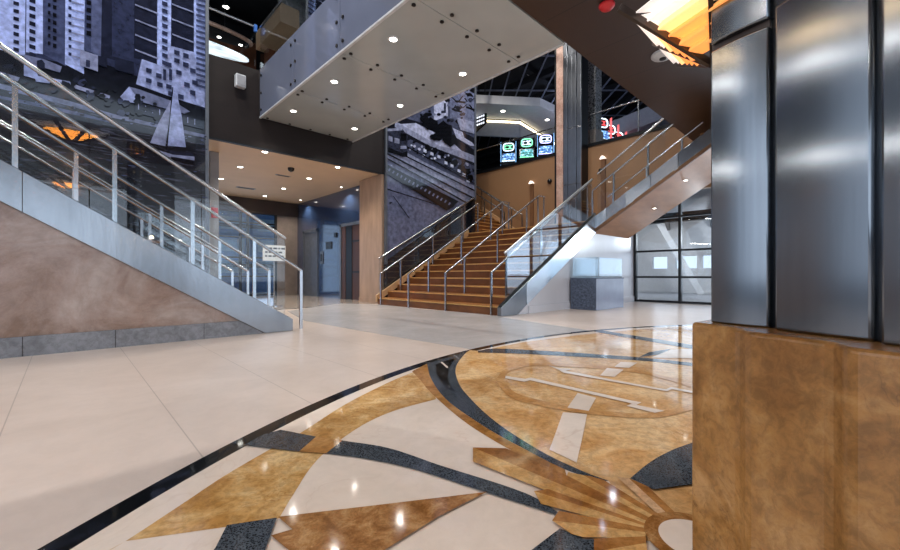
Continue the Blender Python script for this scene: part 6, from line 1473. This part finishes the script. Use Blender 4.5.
# ------------------------------------------------------------------ tall pink and steel column behind the landing
t = thing('column', 'tall column with a pink stone edge and steel flutes rising through the stair landing', 'column', (12.1,6.6,2.208))
MB().box((11.9,6.97,2.208), (12.38,7.22,10.4)).build('stone_edge', M['pinkstone'], t, bevel=.01)
MB().box((11.93,7.22,2.208), (12.38,7.30,10.4)).build('dark_reveal', M['black_metal'], t)
MB().box((11.98,6.33,2.208), (12.38,6.97,10.4)).build('core', M['black_metal'], t)
for k in range(4):
    y = 6.335+k*.159
    for z0, z1 in ((2.208,3.75),(3.76,5.6),(5.61,8.0),(8.01,10.4)):
        MB().box((11.92-.02*(k%2),y,z0), (11.99,y+.15,z1)).build('steel_flute', M['towersteel'], t, bevel=.012)
t = thing('column', 'dark mottled granite column on the balcony above the tan wall', 'column', (13.1,6.6,5.05))
MB().box((12.95,6.35,5.75), (13.4,7.0,10.4)).build('shaft', M['slabgranite'], t, bevel=.01)
MB().box((12.90,6.31,5.05), (13.45,7.04,5.75)).build('base', M['greygranite'], t, bevel=.01)
t = thing('pier', 'tan stone pier between the lobby opening and the railway mural', 'pier', (6.55,9.9,0))
MB().box((6.40,9.425,0), (6.745,10.6,3.64)).build('shaft', M['travertine'], t, bevel=.006)
MB().box((6.385,9.43,0), (6.74,10.61,.14)).build('base', M['travertine'], t, bevel=.004)

# ------------------------------------------------------------------ display plinth with glass case
t = thing('display_plinth', 'low granite-faced display plinth against the white wall under the stairs', 'plinth', (9.3,4.5,0))
MB().box((8.6,4.2,0), (10.06,4.82,.72)).build('body', M['plinthgrey'], t, bevel=.004)
MB().box((8.585,4.2,0), (8.6,4.82,.72)).build('end_panel', M['plinthgranite'], t)
MB().box((8.58,4.19,.715), (10.07,4.83,.735)).build('top', M['plinthgranite'], t, bevel=.003)
t = thing('display_case', 'empty clear glass display case standing on the granite plinth', 'display case', (9.3,4.5,.735))
for nm, a, b in (('glass_front',(8.62,4.22,.735),(10.03,4.23,1.2)),('glass_side',(8.62,4.23,.735),(8.63,4.78,1.2)),('glass_side',(10.02,4.23,.735),(10.03,4.78,1.2)),('glass_back',(8.62,4.78,.735),(10.03,4.79,1.2)),('glass_top',(8.62,4.22,1.2),(10.03,4.79,1.21))):
    MB().box(a, b).build(nm, M['glass'], t)

# ------------------------------------------------------------------ recessed ceiling lights
def downlight(label, x, y, z, group, power, color, r=.055, size=2.3):
    t = thing('downlight', label, 'ceiling light', (x,y,z), group)
    MB().lathe([(r*1.5,0),(r*1.5,-.006),(r*1.05,-.010),(r*1.0,-.004)], 20, (x,y,z)).build('trim_ring', M['white_plastic'], t, smooth=True)
    MB().lathe([(r,-.002),(r,-.008)], 20, (x,y,z)).build('lens', M['lamp'], t)
    if power: spot('downlight_beam', (x,y,z-(.14 if power < 10 else .03)), power, color, 1.5 if power < 10 else size)
yn = {4.88: 'farthest from the dark fascia', 6.69: 'in the middle of its row', 8.5: 'next to the dark fascia'}
for x, row in ((3.52,'left row'),(5.0,'right row')):
    for y in yn: downlight('recessed light in the white footbridge underside, %s, %s' % (row, yn[y]), x, y, 4.314, 'downlights under the footbridge', 40, (1,.93,.84))
rows = [(3.33, 'row nearest the skyline mural', (9.65,11.45,13.26)), (5.19, 'middle row', (9.69,11.4,13.31,15.04)), (6.45, 'row along the elevator wall', (11.8,14.9))]
nm = ['closest to the dark fascia', 'second from the dark fascia', 'third from the dark fascia', 'deepest in the lobby']
for x, row, ys in rows:
    for i, y in enumerate(ys):
        lab = 'recessed light in tan lobby ceiling, %s, %s' % (row, nm[i] if len(ys) > 2 else ('nearer the pier', 'deepest in the lobby')[i])
        downlight(lab, x, y, 3.655, 'downlights in the lobby ceiling', 70, (1,.86,.68), r=.06 if x < 6 else .035)
downlight('recessed light in the tan stair underside, nearer the window corner', 10.95, 3.78, 2.208-.33+.62*1.1-.035, 'downlights under the stair flight', 3, (1,.9,.8), .04)
downlight('recessed light in the tan stair underside, higher up by the steel column', 10.55, 2.95, 2.208-.33+.62*1.93-.035, 'downlights under the stair flight', 3, (1,.9,.8), .04)

# ------------------------------------------------------------------ casino floor above
mb = MB(); mb.prism([(11.0,12.40),(12.36,11.34),(14.575,9.626),(15.85,9.58),(19.33,11.68),(15.22,11.14),(13.54,12.43),(12.2,13.4)], 'z', 8.0, 8.35); struct('ceiling_cove', mb, M['white'])
back = [(12.2,13.4),(13.54,12.43),(15.22,11.14),(19.33,11.68)]
mb = MB()
for a, b in zip(back, back[1:]): mb.bar((a[0]+.12,a[1]+.12,7.55), (b[0]+.12,b[1]+.12,7.55), .1, .62)
struct('trim_cove', mb, M['greypaint'])
mb = MB()
for a, b in zip(back, back[1:]): mb.bar((a[0]+.08,a[1]+.08,7.93), (b[0]+.08,b[1]+.08,7.93), .06, .08)
tag(mb.build('cove_light', emit('cove_glow', (1,.84,.55,1), 3.2)), 'warm strip light glowing along the edge of the white casino ceiling', 'strip light')
mb = MB(); mb.bar((18,8.05,7.2), (18,4.6,7.62), 1.2, .72); struct('trim_bulkhead', mb, M['greypaint'])
downlight('bright recessed light in the white casino ceiling, near the hanging sign', 13.85, 11.05, 8.0, 'casino ceiling lights', 0, None, .09)
downlight('bright recessed light in the white casino ceiling, near the tall pink column', 16.1, 10.25, 8.0, 'casino ceiling lights', 0, None, .09)
downlight('bright round light in the black grid ceiling above the white cove', 16.0, 11.07, 10.39, 'casino ceiling lights', 0, None, .12)
downlight('bright round light above the row of red-edged slot machines', 14.08, 7.44, 7.0, 'casino ceiling lights', 0, None, .09)
MB().tube([(14.08,7.44,7.0),(14.08,7.44,10.42)], .015, 6).build('downlight_stem', M['black_metal'])
bpy.data.objects['downlight_stem'].parent = [o for o in bpy.data.objects if o.get('label','').startswith('bright round light above the row')][0]
bpy.data.objects['downlight_stem'].location = (-14.08,-7.44,-7.0)

def slot_machine(label, loc, rot, glow, edge, group):
    t = thing('slot_machine', label, 'slot machine', (0,0,0), group)
    MB().prism([(-.30,0),(.32,0),(.32,1.45),(-.02,1.45),(-.10,1.05),(-.36,.92),(-.36,.78),(-.30,.74)], 'x', -.33, .33).build('cabinet', M['black_plastic'], t, bevel=.015)
    MB().prism([(-.045,1.40),(-.12,1.06),(-.135,1.06),(-.06,1.40)], 'x', -.28, .28).build('reel_screen', glow[0], t)
    MB().prism([(-.315,.16),(-.315,.70),(-.305,.70),(-.305,.16)], 'x', -.27, .27).build('belly_glass', glow[1], t)
    p = MB().box((-.36,-.06,1.45), (.36,.16,1.92)).build('topper', M['black_plastic'], t, bevel=.05)
    rg = [(.24*math.copysign(abs(math.cos(2*PI*k/24))**.6, math.cos(2*PI*k/24)), -.08, 1.69+.17*math.copysign(abs(math.sin(2*PI*k/24))**.6, math.sin(2*PI*k/24))) for k in range(25)]
    MB().tube(rg, .022, 8).build('topper_ring', glow[2], p)
    mb = MB()
    for k in range(3):                                  # unreadable lit figures on the topper
        x = -.13+k*.13
        mb.box((x-.05,-.09,1.60),(x+.05,-.074,1.63)); mb.box((x-.05,-.09,1.74),(x+.05,-.074,1.77)); mb.box((x-.05+.08*(k%2),-.09,1.60),(x-.025+.08*(k%2),-.074,1.77))
    mb.build('topper_figures', glow[3], p)
    MB().prism([(-.075,1.05),(-.16,1.05),(-.16,1.02),(-.075,1.02)], 'x', -.3, .3).build('glow_bar', glow[2], t)
    MB().box((-.355,-.2,.05),(-.335,-.1,1.9)).build('light_edge', edge, t); MB().box((.335,-.2,.05),(.355,-.1,1.9)).build('light_edge', edge, t)
    MB().prism([(-.50,.80),(-.30,.80),(-.30,.93),(-.50,.90)], 'x', -.33, .33).build('button_deck', M['black_plastic'], t)
    t.location = loc; t.rotation_euler = (0,0,rot)
    return t
def game(name, a, c, d):
    m, nt, b = base_mat(name)
    f = noise(nt, coords(nt, (1,1,1.3)), 9, 4, .7)
    nt.links.new(ramp(nt, f, [(.36, a), (.5, c), (.6, d), (.66, (1,1,1,1))]), b.inputs['Emission Color']); b.inputs['Emission Strength'].default_value = 1.6
    b.inputs['Base Color'].default_value = (.02,.02,.03,1)
    return m
gb = game('game_screen_blue', (.01,.02,.06,1), (.05,.16,.5,1), (.3,.65,1,1)); gw = emit('sign_white', (.75,.9,1,1), 2.4); gg = emit('sign_green', (.25,.9,.45,1), 2.0)
gv = emit('sign_violet', (.55,.5,1,1), 2.4); gr = emit('sign_red', (1,.15,.15,1), .8); gd = emit('figures_dark', (.5,.6,1,1), 1.5); gc = game('game_screen_green', (.01,.03,.03,1), (.03,.22,.2,1), (.2,.7,.9,1)); gk = emit('edge_cyan', (.25,.55,1,1), 1.2)
edark = M['black_plastic']
G1 = 'slot machines behind the balcony glass, left of the tall column'
slot_machine('blue-lit slot machine, leftmost of three left of the tall column', (14.9,11.55,5.05), -PI/3.2, [gb,gw,gw,gg], gk, G1)
slot_machine('green-lit slot machine, in the middle of three left of the tall column', (15.0,10.6,5.05), -PI/3.2, [gc,gb,gg,gw], edark, G1)
slot_machine('violet-lit slot machine beside the tall pink and steel column', (15.2,9.75,5.05), -PI/3.2, [gb,gc,gv,gw], gk, G1)
G2 = 'red-edged slot machines right of the granite column'
for k, (x, y) in enumerate([(15.15,7.2),(16.07,7.31),(17.1,7.42),(18.1,7.55)]):
    slot_machine('red-edged slot machine, %s from the granite column' % ['first','second','third','fourth'][k], (x,y,5.05), -PI/7.5, [gb,gb,gw,gr], gr, G2)

t = thing('hanging_sign', 'black hanging sign with white lettering beside the railway mural', 'sign', (13.5,12.1,7.3))
MB().prism([(11.7,7.56),(12.6,7.2),(12.6,8.06),(11.7,8.06)], 'x', 13.47, 13.53).build('board', M['black_plastic'], t)
mb = MB()
for r_ in range(3):
    for c_ in range(6):
        y = 11.80+c_*.12; z_ = 7.94-r_*.16
        if random.random() < .85: mb.box((13.455,y,z_-.05), (13.468,y+.08,z_+.02))
mb.build('lettering', emit('lit_letters', (.85,.9,1,1), 1.2), t)
for y in (11.79,12.15): MB().bar((13.5,y,8.05), (13.5,y,10.4), .03).build('rod', M['black_metal'], t)

# ------------------------------------------------------------------ small fittings
def sconce_post(label, y, z0, z1):
    t = thing('wall_uplight', label, 'wall light', (12.36,y,z0))
    MB().box((12.34,y-.07,z0), (12.4,y+.07,z1)).build('post', M['trimwood'], t, bevel=.004)
    MB().prism([(y-.09,z1),(y+.09,z1),(y+.02,z1+.09),(y-.02,z1+.09)], 'x', 12.28, 12.4).build('cap', emit('cap_glow', (1,.9,.8,1), 1.1), t)
sconce_post('slim brown wall post with a glowing cap, left of the tall column', 8.52, 2.208, 4.16)
sconce_post('slim brown wall post with a glowing cap, above the right-hand flight', 5.81, 2.208, 4.5)
for y, z_, lab in ((7.78,4.13,'small black dome camera on the tan wall, left of the tall column'),(6.14-.25,4.145,'small black dome camera on the tan wall, right of the tall column')):
    mbb = MB(lambda p_, y=y, z_=z_: Vector((12.4-p_.z, y+p_.x, z_+p_.y)))
    mbb.lathe([(.09,0),(.09,.02),(.07,.06),(.03,.085)], 14); tag(mbb.build('dome_camera', M['black_plastic'], None, smooth=True), lab, 'camera')
tag(MB().lathe([(.085,0),(.085,-.03),(.07,-.075),(.03,-.1)], 16, (4.34,10.63,3.655)).build('dome_camera', M['black_plastic'], None, smooth=True), 'black dome camera hanging from the tan lobby ceiling', 'camera')
for x, y, sx, sy, lab in ((4.27,14.1,.28,.10,'dark slot vent in the lobby ceiling, deeper of the two'),(4.5,11.6,.2,.06,'small grey slot vent in the lobby ceiling, nearer the dome camera')):
    t = thing('ceiling_vent', lab, 'vent', (x,y,3.655))
    MB().box((x-sx,y-sy,3.645),(x+sx,y+sy,3.656)).build('frame', M['greypaint'], t); MB().box((x-sx*.85,y-sy*.6,3.64),(x+sx*.85,y+sy*.6,3.648)).build('grille', M['black_metal'], t)
t = thing('smoke_detector', 'round white smoke detector on the brown ceiling beside the amber sconce', 'smoke detector', (6.85,2.24,4.314))
MB().lathe([(.17,0),(.17,-.03),(.15,-.05),(.06,-.07)], 24, (6.85,2.24,4.314)).build('housing', M['pinkplastic'] if 'pinkplastic' in M else M['white_plastic'], t, smooth=True)
MB().lathe([(.05,-.055),(.05,-.085),(.02,-.09)], 12, (6.85,2.24,4.314)).build('sensor', M['bolt'], t)
t = thing('sprinkler_bell', 'red fire alarm bell on the brown ceiling at the top of the view', 'fire alarm', (5.04,2.32,4.314))
MB().lathe([(.05,0),(.05,-.02),(.10,-.025),(.10,-.045),(.07,-.08),(.02,-.09)], 20, (5.04,2.32,4.314)).build('bell', M['red'], t, smooth=True)
t = thing('wall_speaker', 'small white loudspeaker on the dark fascia beside the skyline mural', 'speaker', (2.70,9.32,4.95))
MB().box((2.6,9.22,4.81), (2.80,9.36,5.08)).build('case', M['white_plastic'], t, bevel=.02)
MB().box((2.62,9.212,4.84), (2.78,9.222,5.05)).build('grille', M['greypaint'], t)
MB().bar((2.62,9.30,5.06), (2.62,9.40,5.10), .03).build('bracket', M['black_metal'], t)

# lifts in the dark lobby wall
def lift(nm, y0, y1, label, inside):
    g = thing(nm, label, 'elevator', (6.74,(y0+y1)/2,0)); g['kind'] = 'structure'
    MB().box((6.70,y0-.09,0),(6.76,y0,2.5)).box((6.70,y1,0),(6.76,y1+.09,2.5)).box((6.70,y0-.09,2.42),(6.76,y1+.09,2.52)).build('door_frame', M['mframe'], g)
    m_ = (y0+y1)/2
    if inside:
        MB().box((6.745,y0,0),(6.755,m_,2.42)).build('car_interior', M['redbrown'], g)
        for z_ in (.9,1.9): MB().box((6.735,y0,z_-.03),(6.747,m_,z_+.03)).build('rail', M['black_metal'], g)
        MB().box((6.73,m_,0),(6.75,y1,2.42)).build('door_leaf', M['black_metal'], g)
        MB().box((6.72,y1-.28,0),(6.735,y1-.02,2.42)).build('door_leaf', M['redbrown'], g)
    else:
        MB().box((6.73,y0,0),(6.75,m_-.005,2.42)).build('door_leaf', M['mframe'], g); MB().box((6.73,m_+.005,0),(6.75,y1,2.42)).build('door_leaf', M['mframe'], g)
lift('door_1', 10.95, 12.28, 'open elevator with a brown panelled car', True)
lift('door_2', 14.15, 15.2, 'closed steel elevator door', False)
tag(MB().box((6.72,13.0,1.72),(6.75,13.42,1.98)).build('display_screen', M['black_plastic'], None, bevel=.01), 'small black screen on the dark wall between the elevators', 'screen')
t = thing('call_panel', 'tall steel call panel on the dark wall between the elevators', 'call panel', (6.74,13.75,1.28))
MB().box((6.72,13.64,1.2),(6.75,13.86,1.66)).build('plate', M['mframe'], t, bevel=.004)
MB().box((6.712,13.69,1.3),(6.722,13.81,1.56)).build('key_field', M['black_plastic'], t)
tag(MB().box((6.70,12.62,2.1),(6.75,12.78,2.26)).build('floor_indicator', M['black_plastic'], None, bevel=.01), 'tiny black floor indicator beside the open elevator', 'indicator')
# standing sign and exit sign in the lobby
t = thing('sign_stand', 'white notice on a slim steel stand in the lobby, behind the stair handrails', 'sign', (3.85,10.5,0))
MB().lathe([(.18,0),(.18,.015),(.02,.03)], 20, (3.85,10.5,0)).build('base', M['rail'], t, smooth=True)
MB().tube([(3.85,10.5,.02),(3.85,10.5,1.2)], .018, 8).build('pole', M['rail'], t)
MB().box((3.57,10.47,1.16),(4.13,10.5,1.56)).build('board', M['paper'], t)
mb = MB()
for r_ in range(3):
    x = 3.62
    while x < 4.05:
        ww = random.uniform(.04,.10); mb.box((x,10.462,1.46-r_*.1),(x+ww,10.472,1.50-r_*.1)); x += ww+.03
mb.build('writing', M['ink'], t)
tag(MB().box((2.42,10.44,2.12),(2.56,10.5,2.36)).build('alarm_box', M['red'], None, bevel=.01), 'small red alarm box at the lobby edge beside the skyline mural', 'alarm')
bpy.data.objects['alarm_box'].location = (0,0,0)
MB().box((2.40,10.46,0),(2.58,10.56,3.655)).build('wall_post', M['greypaint'])['kind'] = 'structure'

# upper gallery seen over the fascia
mb = MB(); mb.box((-3,14.9,5.3),(4.85,15.05,8.95)); struct('wall_gallery_panel', mb, M['brownwall'])
t = thing('oval_ceiling_light', 'large glowing oval ceiling light over the upper gallery', 'ceiling light', (3.0,13.5,7.9))
def glow_mat():
    m, nt, b = base_mat('oval_glow')
    f = noise(nt, coords(nt, (1,4,1)), 1.6, 4)
    c = ramp(nt, f, [(.35, (.30,.36,.40,1)), (.5, (.8,.9,.95,1)), (.7, (1,1,1,1))])
    nt.links.new(c, b.inputs['Emission Color']); b.inputs['Emission Strength'].default_value = 1.15
    return m
oval_glow = glow_mat()
def ell(cx, cy, a, b, n=48): return [(cx+a*math.cos(2*PI*k/n), cy+b*math.sin(2*PI*k/n)) for k in range(n)]
MB().prism(ell(2.9,14.25,1.5,.38), 'z', 7.9, 7.95).build('diffuser', oval_glow, t)
MB().prism(ell(2.9,13.55,1.30,.26), 'z', 8.0, 8.2).build('canopy', M['darkceil'], t)
MB().tube([(p[0],p[1],8.1) for p in ell(2.9,13.5,1.34,.34)+[ell(2.9,13.5,1.34,.34)[0]]], .06, 8).build('rim', M['pinkstone'], t, smooth=True)
for x, y in ((2.75,13.6),(3.5,13.5)): MB().bar((x,y,8.1),(x,y,10.4), .03).build('hanger', M['black_metal'], t)
mb = MB(); mb.box((4.42,11.6,8.05),(4.98,13.6,8.6)); struct('trim_gallery_bulkhead', mb, M['lobbyceil'])
t = thing('column', 'pale marbled column in the upper gallery behind the footbridge glass', 'column', (5.45,13.25,5.3))
MB().box((5.11,12.9,5.3),(5.8,13.6,10.4)).build('shaft', marble('gallery_marble', srgb(150,154,156), srgb(96,100,104), srgb(196,200,202), 1.6, .3), t, bevel=.01)
downlight('small round light in the dark gallery ceiling above the oval light', 4.14, 15.87, 10.39, 'gallery lights', 0, None, .09)
downlight('small spot beside the oval gallery light, nearer the mural', 3.35, 13.55, 7.995, 'gallery spots', 0, None, .05)
downlight('small spot beside the oval gallery light, nearer the footbridge', 3.95, 13.55, 7.995, 'gallery spots', 0, None, .05)
tag(MB().box((4.72,13.3,7.55),(4.76,13.5,7.75)).build('exit_light', emit('green_glow', (.1,.9,.3,1), 2.)), 'tiny green light on the gallery bulkhead', 'light')
tag(MB().box((4.66,13.25,5.3),(4.9,13.55,8.05)).build('wall_gallery_post', M['brownwall']), kind='structure')

# unseen glowing tubes over the left stair landing, added to streak the big column
for z_, r_, lab in ((4.55,.05,'upper unseen glowing tube over the left stair landing, warm, added for column streaks'),(4.10,.03,'middle unseen glowing tube over the left stair landing, added for column streaks'),(2.62,.025,'lower unseen glowing tube over the left stair landing, added for column streaks')):
    t = thing('streak_tube', lab, 'lamp', (-2.9,5.9,z_))
    a, b = (-4.6,4.7,z_), (-1.25,7.05,z_)
    MB().tube([a,b], r_, 10).build('tube', emit('linear_warm' if r_ == .05 else 'linear_white', (1,.72,.42,1) if r_ == .05 else (1,.97,.93,1), 11 if r_ == .05 else 24), t, smooth=True)
    for k in (.15,.85): MB().bar((a[0]+(b[0]-a[0])*k,a[1]+(b[1]-a[1])*k,z_), (a[0]+(b[0]-a[0])*k,a[1]+(b[1]-a[1])*k,10.39 if z_ > 3 else 2.21), .02).build('rod', M['black_metal'], t)
